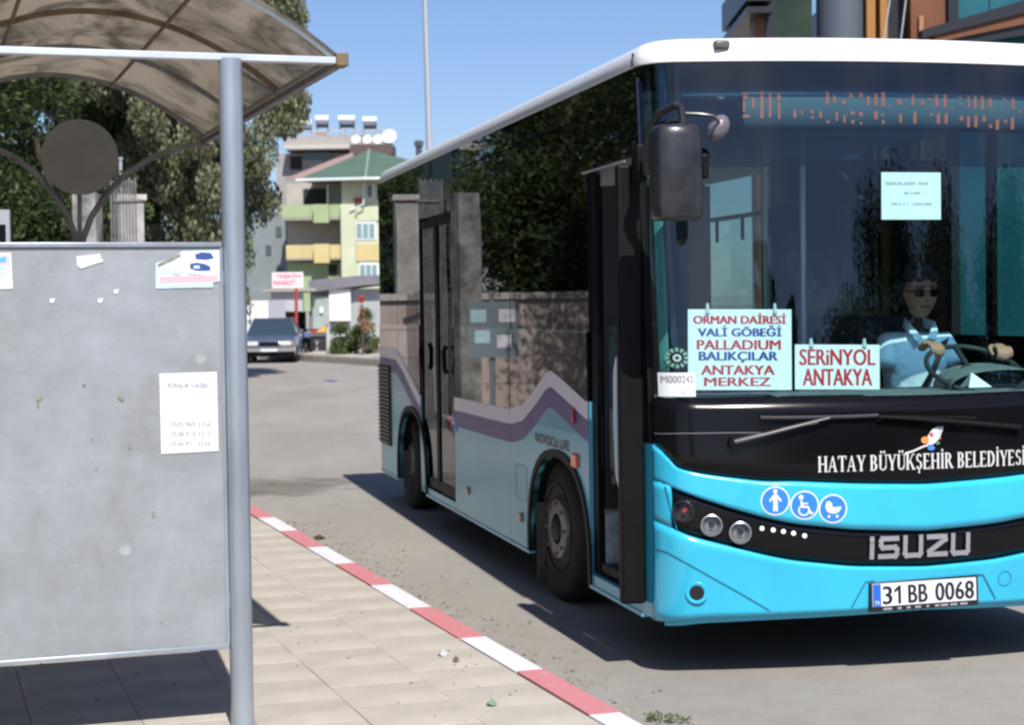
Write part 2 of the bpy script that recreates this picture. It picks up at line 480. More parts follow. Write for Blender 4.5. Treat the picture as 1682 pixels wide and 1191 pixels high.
M['arch_brown'] = mat('dirty_arch_steel', (0.16, 0.115, 0.065), 0.6, var=0.3, scale=9)
M['arch_grey'] = mat('grey_arch_steel', (0.19, 0.19, 0.20), 0.6, var=0.25, scale=9)
M['disc_grey'] = mat('weathered_grey_disc', (0.22, 0.225, 0.225), 0.7, var=0.08, scale=4)
M['paper'] = mat('white_paper', (0.78, 0.77, 0.82), 0.8)
M['paper_blue'] = mat('pale_blue_paper', (0.50, 0.70, 0.78), 0.8, var=0.08, scale=10)
M['ink'] = mat('grey_print', (0.30, 0.29, 0.33), 0.8)
M['ink_faint'] = mat('faint_grey_print', (0.52, 0.51, 0.56), 0.8)
M['ink_pink'] = mat('pink_print', (0.72, 0.42, 0.48), 0.8)
M['ink_navy'] = mat('navy_print', (0.03, 0.08, 0.25), 0.7)
M['scratch'] = mat('pale_scratch', (0.34, 0.36, 0.385), 0.6)
M['glue'] = glue_ = mat('glue_residue', (0.26, 0.278, 0.295), 0.6, col2=(0.34, 0.36, 0.38), scale=9, detail=9)
M['rust'] = mat('rust_mark', (0.25, 0.22, 0.17), 0.9, var=0.3, scale=60)
M['leaf_olive'] = leaf_mat('olive_leaf', (0.040, 0.050, 0.024), (0.235, 0.25, 0.14))
M['leaf_dark'] = leaf_mat('dark_leaf', (0.012, 0.022, 0.008), (0.060, 0.095, 0.027))
M['leaf_mid'] = leaf_mat('mid_leaf', (0.025, 0.045, 0.012), (0.14, 0.19, 0.045))
M['leaf_bush'] = leaf_mat('bush_leaf', (0.03, 0.05, 0.015), (0.13, 0.19, 0.07))
M['bark'] = mat('bark', (0.085, 0.065, 0.045), 0.9, var=0.35, scale=8, bump=0.6, bscale=20, stretch=(1, 1, 0.25))
M['far_pole'] = mat('grey_street_pole', (0.42, 0.45, 0.50), 0.5, metal=0.2)

def road_material():
    m = bpy.data.materials.new('worn_pale_asphalt'); m.use_nodes = True
    t = m.node_tree; p = t.nodes['Principled BSDF']; p.inputs['Roughness'].default_value = 0.9; p.inputs['Specular IOR Level'].default_value = 0.25
    c = t.nodes.new('ShaderNodeTexCoord')
    def noise(s, d=4, r=0.6, st=None):
        n = t.nodes.new('ShaderNodeTexNoise'); n.inputs['Scale'].default_value = s; n.inputs['Detail'].default_value = d; n.inputs['Roughness'].default_value = r
        if st:
            k = t.nodes.new('ShaderNodeMapping'); k.inputs['Rotation'].default_value = (0, 0, -KA); k.inputs['Scale'].default_value = st
            t.links.new(c.outputs['Object'], k.inputs['Vector']); t.links.new(k.outputs['Vector'], n.inputs['Vector'])
        else: t.links.new(c.outputs['Object'], n.inputs['Vector'])
        return n
    def ramp(n, e):
        r = t.nodes.new('ShaderNodeValToRGB'); r.color_ramp.elements[0].position = e[0][0]; r.color_ramp.elements[1].position = e[1][0]
        r.color_ramp.elements[0].color = (*e[0][1], 1); r.color_ramp.elements[1].color = (*e[1][1], 1)
        t.links.new(n.outputs['Fac'], r.inputs['Fac']); return r
    a = ramp(noise(0.45, 7, 0.62, (1.6, 0.5, 1)), ((0.32, (0.265, 0.248, 0.225)), (0.68, (0.335, 0.312, 0.283))))
    b = ramp(noise(140, 2), ((0.3, (0.62, 0.62, 0.62)), (0.7, (1.2, 1.2, 1.2))))
    d = ramp(noise(5.5, 9, 0.7), ((0.36, (0.84, 0.83, 0.82)), (0.56, (1, 1, 1))))
    x1 = t.nodes.new('ShaderNodeMixRGB'); x1.blend_type = 'MULTIPLY'; x1.inputs['Fac'].default_value = 0.7
    x2 = t.nodes.new('ShaderNodeMixRGB'); x2.blend_type = 'MULTIPLY'; x2.inputs['Fac'].default_value = 0.6
    t.links.new(a.outputs['Color'], x1.inputs['Color1']); t.links.new(b.outputs['Color'], x1.inputs['Color2'])
    t.links.new(x1.outputs['Color'], x2.inputs['Color1']); t.links.new(d.outputs['Color'], x2.inputs['Color2'])
    t.links.new(x2.outputs['Color'], p.inputs['Base Color'])
    bn = t.nodes.new('ShaderNodeBump'); bn.inputs['Strength'].default_value = 0.35; bn.inputs['Distance'].default_value = 0.006
    n3 = noise(110, 3); t.links.new(n3.outputs['Fac'], bn.inputs['Height']); t.links.new(bn.outputs['Normal'], p.inputs['Normal'])
    return m
M['road'] = road_material()
def kerb_material(name, col, wear=(0.42, 0.38, 0.33)):
    return mat(name, col, 0.75, col2=None, var=0.0) if False else _wear(name, col, wear)
def _wear(name, col, under):
    m = bpy.data.materials.new(name); m.use_nodes = True
    t = m.node_tree; p = t.nodes['Principled BSDF']; p.inputs['Roughness'].default_value = 0.75
    c = t.nodes.new('ShaderNodeTexCoord'); g = t.nodes.new('ShaderNodeObjectInfo')
    va = t.nodes.new('ShaderNodeVectorMath'); va.operation = 'ADD'
    t.links.new(c.outputs['Object'], va.inputs[0]); t.links.new(g.outputs['Location'], va.inputs[1])
    n = t.nodes.new('ShaderNodeTexNoise'); n.inputs['Scale'].default_value = 14; n.inputs['Detail'].default_value = 8; n.inputs['Roughness'].default_value = 0.7
    t.links.new(va.outputs[0], n.inputs['Vector'])
    r = t.nodes.new('ShaderNodeValToRGB'); r.color_ramp.elements[0].position = 0.56; r.color_ramp.elements[1].position = 0.66
    r.color_ramp.elements[0].color = (*col, 1); r.color_ramp.elements[1].color = (*[x * 0.6 + y * 0.4 for x, y in zip(under, col)], 1)
    t.links.new(n.outputs['Fac'], r.inputs['Fac']); t.links.new(r.outputs['Color'], p.inputs['Base Color'])
    b = t.nodes.new('ShaderNodeBump'); b.inputs['Strength'].default_value = 0.25; b.inputs['Distance'].default_value = 0.01
    t.links.new(n.outputs['Fac'], b.inputs['Height']); t.links.new(b.outputs['Normal'], p.inputs['Normal'])
    return m
M['kerb_red'] = kerb_material('worn_red_kerb_paint', (0.50, 0.185, 0.20))
M['kerb_white'] = kerb_material('worn_white_kerb_paint', (0.62, 0.62, 0.65))

# ================================================================== THE GROUND
g = MB().poly([(-900, -400, -0.02), (900, -400, -0.02), (900, 1500, -0.02), (-900, 1500, -0.02)]).build('ground', mat('dry_earth', (0.22, 0.19, 0.145), 0.95, var=0.2, scale=0.15))
tag(g, kind='structure')
# road: everything on the road side of the kerb, out to the junction
rd = MB()
rd.poly([kp(0, -40), kp(0, 75), kp(-60, 75) + Vector((10, 0, 0)), kp(-60, -40)])
rd.poly([kp(0, 75), kp(26, 84), kp(26, 58), kp(0, 58)])
road = rd.build('road', M['road']); tag(road, kind='structure')
road.location.z = 0.0

# pavement slab with its pavers
sw = MB()
sw.prism([kp(0.14, -40, 0.0), kp(0.14, 57, 0.0), kp(16, 57, 0.0), kp(16, -40, 0.0)], (0, 0, PAV - 0.005))
sidewalk = sw.build('sidewalk', M['mortar']); tag(sidewalk, kind='structure')
tile = 0.40
pm_me = {}
def paver_mesh(w, d, h, m):
    b = MB(); i = 0.0015
    b.v += [(-w/2, -d/2, 0), (w/2, -d/2, 0), (w/2, d/2, 0), (-w/2, d/2, 0),
            (-w/2, -d/2, h - i), (w/2, -d/2, h - i), (w/2, d/2, h - i), (-w/2, d/2, h - i),
            (-w/2+i, -d/2+i, h), (w/2-i, -d/2+i, h), (w/2-i, d/2-i, h), (-w/2+i, d/2-i, h)]
    for k in range(4):
        n = (k + 1) % 4
        b.f.append([k, n, 4 + n, 4 + k]); b.f.append([4 + k, 4 + n, 8 + n, 8 + k])
    b.f.append([8, 9, 10, 11])
    me = bpy.data.meshes.new('paver'); me.from_pydata(b.v, [], b.f); me.materials.append(m)
    return me
pms = [paver_mesh(tile - 0.002, tile - 0.002, 0.022, M[k]) for k in ('sidewalk', 'sidewalk', 'paver2', 'paver3')]
nb = 0
for j in range(-1, 60):
    for i in range(0, 12):
        a = 0.145 + tile * (i + 0.5); bb = 4.6 + tile * (j + 0.5) + (0.2 if i % 2 else 0)
        c = kp(a, bb, PAV - 0.022)
        if c.y < 0.5: continue
        t = c.x / c.y
        seen = (-0.30 < t and 6.3 < c.y < 8.9) or (t > -0.155 and 6.2 < c.y < 16)
        if not seen: continue
        o = bpy.data.objects.new('paver', random.choice(pms)); COL.objects.link(o); o.parent = sidewalk
        o.location = c + Vector((0, 0, random.uniform(-0.0015, 0.0015)))
        o.rotation_euler = (random.uniform(-0.002, 0.002), random.uniform(-0.002, 0.002), KA + random.uniform(-0.003, 0.003))
        nb += 1
# the rest of the paving, joined
rest = MB()
for j in range(-25, 120):
    for i in range(0, 26):
        a = 0.145 + tile * (i + 0.5); bb = 4.6 + tile * (j + 0.5) + (0.2 if i % 2 else 0)
        c = kp(a, bb, PAV - 0.022)
        if c.y > 0.5:
            t = c.x / c.y
            if (-0.30 < t and 6.3 < c.y < 8.9) or (t > -0.155 and 6.2 < c.y < 16): continue
        if bb > 50 or a > 8: continue
        m = Matrix.Translation(c) @ Matrix.Rotation(KA, 4, 'Z')
        h = tile / 2 - 0.003
        rest.poly([m @ Vector((-h, -h, 0.022)), m @ Vector((h, -h, 0.022)), m @ Vector((h, h, 0.022)), m @ Vector((-h, h, 0.022))])
rest_o = rest.build('paver_field', M['sidewalk'], sidewalk); rest_o['kind'] = 'stuff'

# kerb: base with red and white stones
kb = MB().prism([kp(0.01, -30, -0.1), kp(0.01, 56, -0.1), kp(0.13, 56, -0.1), kp(0.13, -30, -0.1)], (0, 0, 0.16))
kerb = kb.build('kerb', M['mortar']); tag(kerb, kind='structure')
edges = [14.25, 13.28, 12.48, 11.61, 10.84, 10.0, 9.22, 8.375, 7.587, 6.76]
edges = [e / math.cos(KA) for e in edges]
seq = []
e0 = edges[0]
cols = ['kerb_red', 'kerb_white']
for k in range(len(edges) - 1): seq.append((edges[k + 1], edges[k], cols[k % 2]))
b = edges[-1]; c = (len(edges) - 1) % 2
for k in range(22): seq.append((b - 0.85, b, cols[(c + k) % 2])); b -= 0.85
b = edges[0]
for k in range(46): seq.append((b, b + 0.85, cols[(k + 1) % 2])); b += 0.85
for (b0, b1, mk) in seq:
    L_ = b1 - b0; st = MB()
    st.v = []; w = 0.14; h = PAV + 0.005
    prof = [(-w/2, 0), (-w/2, h - 0.015), (-w/2 + 0.015, h), (w/2, h), (w/2, 0)]
    st.prism([Vector((p[0], -L_/2 + 0.003, p[1])) for p in prof], (0, L_ - 0.006, 0))
    o = st.build('kerbstone', M[mk], kerb)
    cc = kp(0.07, (b0 + b1) / 2, 0.0)
    o.location = cc + Vector((random.uniform(-0.003, 0.003), 0, random.uniform(-0.003, 0.003))); o.rotation_euler = (0, 0, KA + random.uniform(-0.004, 0.004))
    # local -x must face the road
    o.rotation_euler.z += math.pi

# ================================================================== BUS
bus = empty('city_bus', matrix=BM)
tag(bus, 'turquoise and black city bus with a white roof and open front door', 'bus')
LEN = 8.05
def interp(pts, v):
    if v <= pts[0][0]: return pts[0][1]
    for (a, b) in zip(pts, pts[1:]):
        if v <= b[0]:
            t = (v - a[0]) / max(1e-9, b[0] - a[0])
            return a[1] + (b[1] - a[1]) * t
    return pts[-1][1]
def curve(pxs, v0z=None):
    p = sorted(front(*q) for q in pxs)
    if v0z is not None: p = [(0.0, v0z)] + [q for q in p if q[0] > 0.005]
    # smooth a little
    def f(v):
        d = min(v, WID - v)
        s = 0; w = 0
        for k in range(-2, 3):
            s += interp(p, max(0, d + k * 0.02)); w += 1
        return s / w
    return f
zt = 2.80
def c_(v): return v
z_ws_top = lambda v: 2.80
ws_bot = curve([(1078, 652), (1150, 655), (1250, 652), (1350, 650), (1450, 649), (1515, 648)], 1.275)
blk_bot = curve([(1068, 730), (1075, 745), (1090, 760), (1110, 770), (1145, 778), (1180, 783), (1257, 792), (1300, 791), (1400, 795), (1515, 796)], side(1062, 712)[1])
hl_top = curve([(1090, 795), (1130, 812), (1200, 835), (1250, 849), (1300, 860), (1400, 870), (1515, 872)], side(1066, 785)[1])
hl_bot = curve([(1112, 875), (1150, 886), (1200, 899), (1250, 912), (1300, 922), (1400, 932), (1515, 932)], side(1066, 850)[1])
bot = curve([(1078, 1020), (1150, 1018), (1250, 1013), (1350, 1008), (1430, 1003), (1515, 996)], side(1070, 1018)[1])
def vsmp(v0, v1, n):
    return [v0 + (v1 - v0) * 0.5 * (1 - math.cos(math.pi * k / n)) for k in range(n + 1)]
def band(name, up, lo, v0, v1, mt, nv=64, nzz=6, off=0.0, solid=0.02, parent=bus, label=None):
    vs = vsmp(v0, v1, nv); mb = MB()
    def fn(a, b_):
        v = vs[int(round(a * nv))]
        z = lo(v) + (up(v) - lo(v)) * b_
        return fp(v, z, off)
    mb.grid(fn, nv, nzz)
    o = mb.build(name, mt, parent, smooth=True, solid=0.0)
    # make normals face forward so the solidify goes inwards
    me = o.data
    if me.polygons[len(me.polygons) // 2].normal.y > 0: me.flip_normals()
    md = o.modifiers.new('solid', 'SOLIDIFY'); md.thickness = solid; md.offset = -1
    if label: o['label'] = label
    return o
VL = front(1101, 835)[0]      # left end of the lamp band
ws = band('windscreen', lambda v: 2.80, lambda v: ws_bot(v) + 0.002, 0.012, WID - 0.012, M['windscreen'], 160, 24, 0.0, 0.006)
ws.modifiers.clear()
band('lower_black_panel', lambda v: ws_bot(v) - 0.002, lambda v: blk_bot(v) + 0.002, 0.0, WID, M['front_black'], 72, 5, -0.004)
band('front_panel', blk_bot, hl_top, 0.0, WID, M['cyan'], 72, 6, 0.0, label='turquoise panel under the windscreen')
band('lamp_band', lambda v: hl_top(v) - 0.003, lambda v: hl_bot(v) + 0.003, VL - 0.02, WID - VL + 0.02, M['front_black'], 60, 4, -0.016, 0.02, label='black band holding the headlights')
for (a, b_) in ((0.0, VL), (WID - VL, WID)):
    band('corner_panel', hl_top, hl_bot, a, b_, M['cyan'], 14, 5, 0.0)
def crease(v):
    return 0
band('bumper', hl_bot, bot, 0.0, WID, M['cyan'], 72, 10, 0.0)
# bottom lip, a little tucked in
band('bumper_lip', lambda v: bot(v) + 0.012, lambda v: bot(v) - 0.022, 0.02, WID - 0.02, M['cyan'], 72, 2, -0.022)

def strip(name, pts, w, mt, off=0.0012, parent=bus, n=6):
    """a narrow strip on the bus front following pixels pts"""
    vz = [front(*p) for p in pts]; mb = MB(); P_ = []
    for a, b_ in zip(vz, vz[1:]):
        for k in range(n):
            t = k / n; P_.append((a[0] + (b_[0] - a[0]) * t, a[1] + (b_[1] - a[1]) * t))
    P_.append(vz[-1])
    up, dn = [], []
    for k, p in enumerate(P_):
        q0 = P_[max(k - 1, 0)]; q1 = P_[min(k + 1, len(P_) - 1)]
        dx, dz = q1[0] - q0[0], q1[1] - q0[1]; l = math.hypot(dx, dz) or 1
        nx, nz_ = -dz / l * w / 2, dx / l * w / 2
        up.append(fp(p[0] + nx, p[1] + nz_, off)); dn.append(fp(p[0] - nx, p[1] - nz_, off))
    for k in range(len(P_) - 1): mb.poly([dn[k], dn[k + 1], up[k + 1], up[k]])
    return mb.build(name, mt, parent, weld=True)
strip('panel_gap', [(1068, 787), (1088, 791), (1092, 795)], 0.006, M['cyan_edge'])
strip('bumper_crease_shade', [(1076, 902), (1095, 908), (1120, 922), (1170, 950), (1220, 978), (1264, 1004)], 0.008, M['cyan_edge'])  # crease shade painted as a flat strip of darker turquoise
strip('bumper_crease_shade', [(1092, 800), (1101, 836), (1112, 872)], 0.006, M['cyan_edge'])
strip('plate_recess_shade', [(1398, 1000), (1421, 957), (1436, 955)], 0.007, M['cyan_edge'])  # shade at the recess edges, likewise painted as darker strips
strip('plate_recess_shade', [(1600, 945), (1614, 945), (1634, 984)], 0.010, M['cyan_edge'])
strip('panel_gap', [(1075, 712), (1120, 712), (1200, 711), (1250, 711)], 0.004, mat('gap_highlight', (0.16, 0.15, 0.16), 0.4))  # highlight along the seam, painted as a paler strip
strip('panel_gap', [(1480, 880), (1470, 895)], 0.003, M['trim_black'], -0.010) if False else None
# round tow-eye cover on the right of the plate
vz = front(1650, 951); mb = MB()
for k in range(28):
    a0, a1 = 2 * math.pi * k / 28, 2 * math.pi * (k + 1) / 28
    mb.poly([fp(vz[0] + r_ * math.cos(a_), vz[1] + r_ * math.sin(a_), 0.0012) for (r_, a_) in ((0.032, a0), (0.032, a1), (0.036, a1), (0.036, a0))])
mb.build('tow_eye_cover', M['cyan_edge'], bus)
# socket in the bumper
vz = front(1144, 974); n_ = Vector((-0.35, -1, 0)).normalized()
p0 = fp(vz[0], vz[1], 0.004)
mb = MB(); mb.lathe([(0.036, 0.0), (0.047, -0.003), (0.050, 0.002), (0.046, 0.004), (0.034, 0.001), (0.032, -0.03), (0.0005, -0.03)], p0, n_)
mb.build('bumper_socket_rim', M['cyan'], bus, smooth=True)
MB().disc(p0 - n_ * 0.004, n_, 0.033, 0.006).build('bumper_socket', M['plate_black'], bus)

# headlamps
def lamp(px, py, r, kind):
    vz = front(px, py); c = fp(vz[0], vz[1], 0.008)
    e = 0.02; a = fp(vz[0] + e, vz[1]); b_ = fp(vz[0] - e, vz[1]); n_ = Vector(((a.y - b_.y), -(a.x - b_.x), 0)).normalized()
    root = MB().lathe([(r * 1.12, -0.004), (r * 1.12, 0.006), (r, 0.009), (r * 0.93, 0.002), (r * 0.55, -0.018), (0.0005, -0.022)], c, n_).build('headlight', M['reflector'] if kind else M['lamp_core'], bus, smooth=True)
    MB().lathe([(r * 0.30, -0.016), (r * 0.28, -0.002), (r * 0.2, 0.006), (0.0005, 0.007)], c + Vector((0.004, 0, 0.003)), n_).build('bulb_shield', M['lamp_core'] if kind else M['red_lens'], root, smooth=True)
    MB().lathe([(r * 1.0, 0.008), (r * 0.7, 0.014), (r * 0.3, 0.018), (0.0005, 0.019)], c, n_).build('lens', M['lamp_glass'], root, smooth='all')
    return root
for (px, py, r, k) in ((1123, 840, 0.045, 0), (1168, 863, 0.044, 1), (1215, 875, 0.045, 1)):
    lamp(px, py, r, k)
    vz = front(px, py)
def lamp_v(v, z, r, kind):
    c = fp(v, z, 0.008); e = 0.02; a = fp(v + e, z); b_ = fp(v - e, z); n_ = Vector(((a.y - b_.y), -(a.x - b_.x), 0)).normalized()
    root = MB().lathe([(r * 1.12, -0.004), (r * 1.12, 0.006), (r, 0.009), (r * 0.93, 0.002), (r * 0.55, -0.018), (0.0005, -0.022)], c, n_).build('headlight', M['reflector'] if kind else M['lamp_core'], bus, smooth=True)
    MB().lathe([(r * 1.0, 0.008), (r * 0.7, 0.014), (r * 0.3, 0.018), (0.0005, 0.019)], c, n_).build('lens', M['lamp_glass'], root, smooth='all')
for (px, py, r, k) in ((1123, 840, 0.045, 0), (1168, 863, 0.044, 1), (1215, 875, 0.045, 1)):
    vz = front(px, py); lamp_v(WID - vz[0], vz[1], r, k)
for (px, py) in ((1252, 869), (1270, 871.5), (1287, 874), (1304, 877), (1322, 881)):
    vz = front(px, py)
    for v in (vz[0], WID - vz[0]):
        c = fp(v, vz[1], -0.010)
        MB().lathe([(0.0105, 0), (0.0105, 0.004), (0.006, 0.008), (0.0004, 0.009)], c, (0, -1, 0), 12).build('marker_led', M['led_white'], bus, smooth=True)

# round pictogram stickers
def fdisc(mb, v, z, r, off, n=28):
    mb.poly([fp(v + r * math.cos(2 * math.pi * k / n), z + r * math.sin(2 * math.pi * k / n), off) for k in range(n)])
def fpoly(mb, v, z, pts, s, off):
    mb.poly([fp(v + p[0] * s, z + p[1] * s, off) for p in pts])
def picto(px, py, which):
    v, z = front(px, py); r = 0.0655
    root = MB(); fdisc(root, v, z, r, 0.0015); root = root.build('round_sticker', M['sticker_white'], bus)
    b_ = MB(); fdisc(b_, v, z, r * 0.9, 0.0028); b_.build('blue_disc', M['blue_disc'], root)
    w = MB(); s = r
    if which == 0:
        fdisc(w, v, z + 0.66 * s, 0.15 * s, 0.004, 14)
        fpoly(w, v, z, [(-0.10, 0.48), (0.10, 0.48), (0.45, 0.02), (0.34, -0.06), (0.14, 0.16), (0.16, -0.72), (0.03, -0.72), (0.0, -0.15), (-0.03, -0.72), (-0.16, -0.72), (-0.14, 0.16), (-0.34, -0.06), (-0.45, 0.02)], s, 0.004)
    elif which == 1:
        fdisc(w, v - 0.25 * s, z + 0.55 * s, 0.17 * s, 0.004, 14)
        fpoly(w, v, z, [(-0.32, 0.32), (-0.16, 0.32), (-0.12, 0.16), (0.22, 0.16), (0.22, 0.06), (-0.10, 0.06), (-0.06, -0.06), (0.26, -0.06), (0.46, -0.50), (0.60, -0.46), (0.56, -0.60), (0.38, -0.64), (0.18, -0.18), (-0.22, -0.18)], s, 0.004)
        n = 26
        for k in range(n):
            a0 = R(95) + R(275) * k / n; a1 = R(95) + R(275) * (k + 1) / n
            q = [(-0.06 + rr * math.cos(a), -0.34 + rr * math.sin(a)) for rr, a in ((0.30, a0), (0.30, a1), (0.40, a1), (0.40, a0))]
            fpoly(w, v, z, q, s, 0.0045)
    else:
        q = [(-0.45, 0.50), (-0.55, 0.20), (-0.50, -0.02), (-0.36, -0.22), (-0.1, -0.32), (0.18, -0.32), (0.42, -0.2), (0.56, 0.0), (0.60, 0.14), (-0.02, 0.10), (-0.10, 0.42), (-0.28, 0.54)]
        fpoly(w, v, z, q, s, 0.004)
        fdisc(w, v - 0.30 * s, z - 0.52 * s, 0.10 * s, 0.004, 12); fdisc(w, v + 0.28 * s, z - 0.52 * s, 0.10 * s, 0.004, 12)
    w.build('pictogram', M['sticker_white'], root)
    return root
picto(1273, 823, 0)['label'] = 'round blue sticker with a standing figure'
picto(1321, 830, 1)['label'] = 'round blue sticker with a wheelchair figure'
picto(1368, 836, 2)['label'] = 'round blue sticker with a pram'

# serif lettering HATAY BUYUKSEHIR BELEDIYESI, drawn stroke by stroke
def serif_glyph(ch):
    """rectangles/quads in a box of height 1; returns (quads, advance)"""
    T, N, S = 0.17, 0.07, 0.055     # thick stem, thin stroke, serif height
    q = []
    def rect(x0, y0, x1, y1): q.append([(x0, y0), (x1, y0), (x1, y1), (x0, y1)])
    def ser(x, top=True, w=0.13, c=T):
        y = 1 - S if top else 0
        rect(x - w * 0.5 + c / 2 - 0.07, y, x + c / 2 + w * 0.5 + 0.07, y + S)
    def stem(x, t=True, b=True):
        rect(x, 0, x + T, 1)
        if t: ser(x, True)
        if b: ser(x, False)
    def arc(cx, cy, rx, ry, a0, a1, th, tv, n=10):
        for k in range(n):
            A, B = R(a0 + (a1 - a0) * k / n), R(a0 + (a1 - a0) * (k + 1) / n)
            def pt(a, inn):
                w = tv * abs(math.cos(a)) + th * abs(math.sin(a))
                f = 1 if not inn else 0
                return (cx + (rx - (0 if f else w)) * math.cos(a), cy + (ry - (0 if f else w * (ry / rx) * 0.8)) * math.sin(a))
            q.append([pt(A, False), pt(B, False), pt(B, True), pt(A, True)])
    base = {'Ü': 'U', 'Ş': 'S', 'İ': 'I'}.get(ch, ch)
    adv = 0.8
    if base == 'H': stem(0.06); stem(0.56); rect(0.2, 0.47, 0.6, 0.47 + N); adv = 0.86
    elif base == 'A':
        q.append([(0.02, 0), (0.02 + N, 0), (0.40, 0.96), (0.34, 1.0)]); q.append([(0.52, 0), (0.52 + T, 0), (0.42, 1.0), (0.32, 1.0)])
        rect(0.16, 0.30, 0.55, 0.30 + N); rect(-0.03, 0, 0.16, S); rect(0.45, 0, 0.76, S); adv = 0.80
    elif base == 'T': stem(0.27, False, True); rect(0.0, 1 - N, 0.71, 1); rect(0.0, 0.78, N, 1); rect(0.71 - N, 0.78, 0.71, 1); adv = 0.78
    elif base == 'Y':
        rect(0.29, 0, 0.29 + T, 0.46); ser(0.29, False); q.append([(0.29, 0.42), (0.46, 0.42), (0.22, 1), (0.04, 1)]); q.append([(0.38, 0.45), (0.46, 0.42), (0.70, 1), (0.62, 1)])
        rect(-0.03, 1 - S, 0.28, 1); rect(0.52, 1 - S, 0.76, 1); adv = 0.78
    elif base == 'B': stem(0.06); arc(0.30, 0.75, 0.27, 0.25, 90, -90, N, T); arc(0.30, 0.27, 0.32, 0.27, 90, -90, N, T); rect(0.2, 1 - N, 0.32, 1); rect(0.2, 0.49, 0.32, 0.49 + N); rect(0.2, 0, 0.32, N); adv = 0.72
    elif base == 'U': rect(0.08, 0.28, 0.08 + T, 1); ser(0.08); rect(0.62, 0.28, 0.62 + N, 1); ser(0.62, True, 0.13, N); arc(0.385, 0.29, 0.305, 0.29, 180, 360, N, 0.11); adv = 0.80
    elif base == 'K': stem(0.06); q.append([(0.2, 0.42), (0.26, 0.38), (0.66, 1), (0.58, 1)]); q.append([(0.30, 0.55), (0.40, 0.62), (0.78, 0), (0.58, 0)]); rect(0.50, 1 - S, 0.76, 1); rect(0.52, 0, 0.84, S); adv = 0.84
    elif base == 'S': arc(0.31, 0.74, 0.25, 0.26, 20, 270, N, 0.13); arc(0.31, 0.27, 0.27, 0.27, 90, -160, N, 0.15); adv = 0.66
    elif base == 'E': stem(0.06); rect(0.2, 1 - N, 0.58, 1); rect(0.2, 0.48, 0.48, 0.48 + N); rect(0.2, 0, 0.62, N); rect(0.52, 0.8, 0.58, 1); rect(0.56, 0, 0.62, 0.2); adv = 0.70
    elif base == 'I': stem(0.08); adv = 0.38
    elif base == 'R': stem(0.06); arc(0.30, 0.74, 0.28, 0.26, 90, -90, N, T); rect(0.2, 1 - N, 0.32, 1); rect(0.2, 0.48, 0.32, 0.48 + N); q.append([(0.28, 0.50), (0.44, 0.50), (0.76, 0), (0.56, 0)]); rect(0.54, 0, 0.80, S); adv = 0.80
    elif base == 'L': stem(0.06); rect(0.2, 0, 0.60, N); rect(0.54, 0, 0.60, 0.22); adv = 0.66
    elif base == 'D': stem(0.06); arc(0.28, 0.5, 0.42, 0.5, 90, -90, N, T, 14); rect(0.2, 1 - N, 0.3, 1); rect(0.2, 0, 0.3, N); adv = 0.80
    elif base == ' ': adv = 0.34
    if ch == 'Ü': rect(0.18, 1.10, 0.32, 1.24); rect(0.44, 1.10, 0.58, 1.24)
    if ch == 'İ': rect(0.10, 1.10, 0.24, 1.24)
    if ch == 'Ş': rect(0.27, -0.16, 0.36, 0.0); rect(0.24, -0.24, 0.38, -0.14)
    return q, adv
def serif_text(s):
    x = 0; out = []
    for ch in s:
        q, a = serif_glyph(ch)
        out += [[(p[0] + x, p[1]) for p in f] for f in q]; x += a
    return out, x
qs, tw = serif_text('HATAY BÜYÜKŞEHİR BELEDİYESİ')
vA, zA = front(1343, 776); vB = WID - vA; zB = zA
h_ = 0.071; mb = MB()
for k, f in enumerate(qs):
    mb.poly([fp(vA + (vB - vA) * p[0] / tw, zA + p[1] * h_, 0.0015 + 0.0001 * (k % 7)) for p in f])
mb.build('lettering', M['white_letter'], bus)['label'] = 'white serif lettering above the turquoise band'

# coloured emblem above the lettering
em = empty('emblem', parent=bus); em['label'] = 'small multicoloured emblem above the lettering'
def blob(px, py, rx, ry, rot, m, off, nm='emblem_patch'):
    v, z = front(px, py); n = 16; mb = MB()
    mb.poly([fp(v + (rx * math.cos(2*math.pi*k/n) * math.cos(rot) - ry * math.sin(2*math.pi*k/n) * math.sin(rot)), z + (rx * math.cos(2*math.pi*k/n) * math.sin(rot) + ry * math.sin(2*math.pi*k/n) * math.cos(rot)), off) for k in range(n)])
    return mb.build(nm, m, em)
cm = lambda n, c: mat(n, c, 0.4)
blob(1534, 716, 0.050, 0.026, R(48), cm('emblem_white', (0.66, 0.66, 0.68)), 0.002)
blob(1544, 707, 0.022, 0.010, R(55), cm('emblem_grey', (0.45, 0.50, 0.55)), 0.003)
blob(1519, 723, 0.020, 0.016, 0, cm('emblem_orange', (0.80, 0.26, 0.07)), 0.0035)
blob(1529, 714, 0.010, 0.010, 0, cm('emblem_red', (0.60, 0.06, 0.08)), 0.004)
blob(1529, 736, 0.018, 0.011, 0, cm('emblem_blue', (0.06, 0.22, 0.70)), 0.0035)
blob(1540, 728, 0.010, 0.006, 0.6, cm('emblem_green', (0.10, 0.25, 0.14)), 0.004)
blob(1543, 720, 0.007, 0.005, 0.6, cm('emblem_red2', (0.50, 0.08, 0.10)), 0.0045)
st = strip('emblem_swoosh', [(1486, 745), (1500, 741), (1515, 734), (1524, 731)], 0.008, M['white_letter'], 0.0022)
st.parent = em

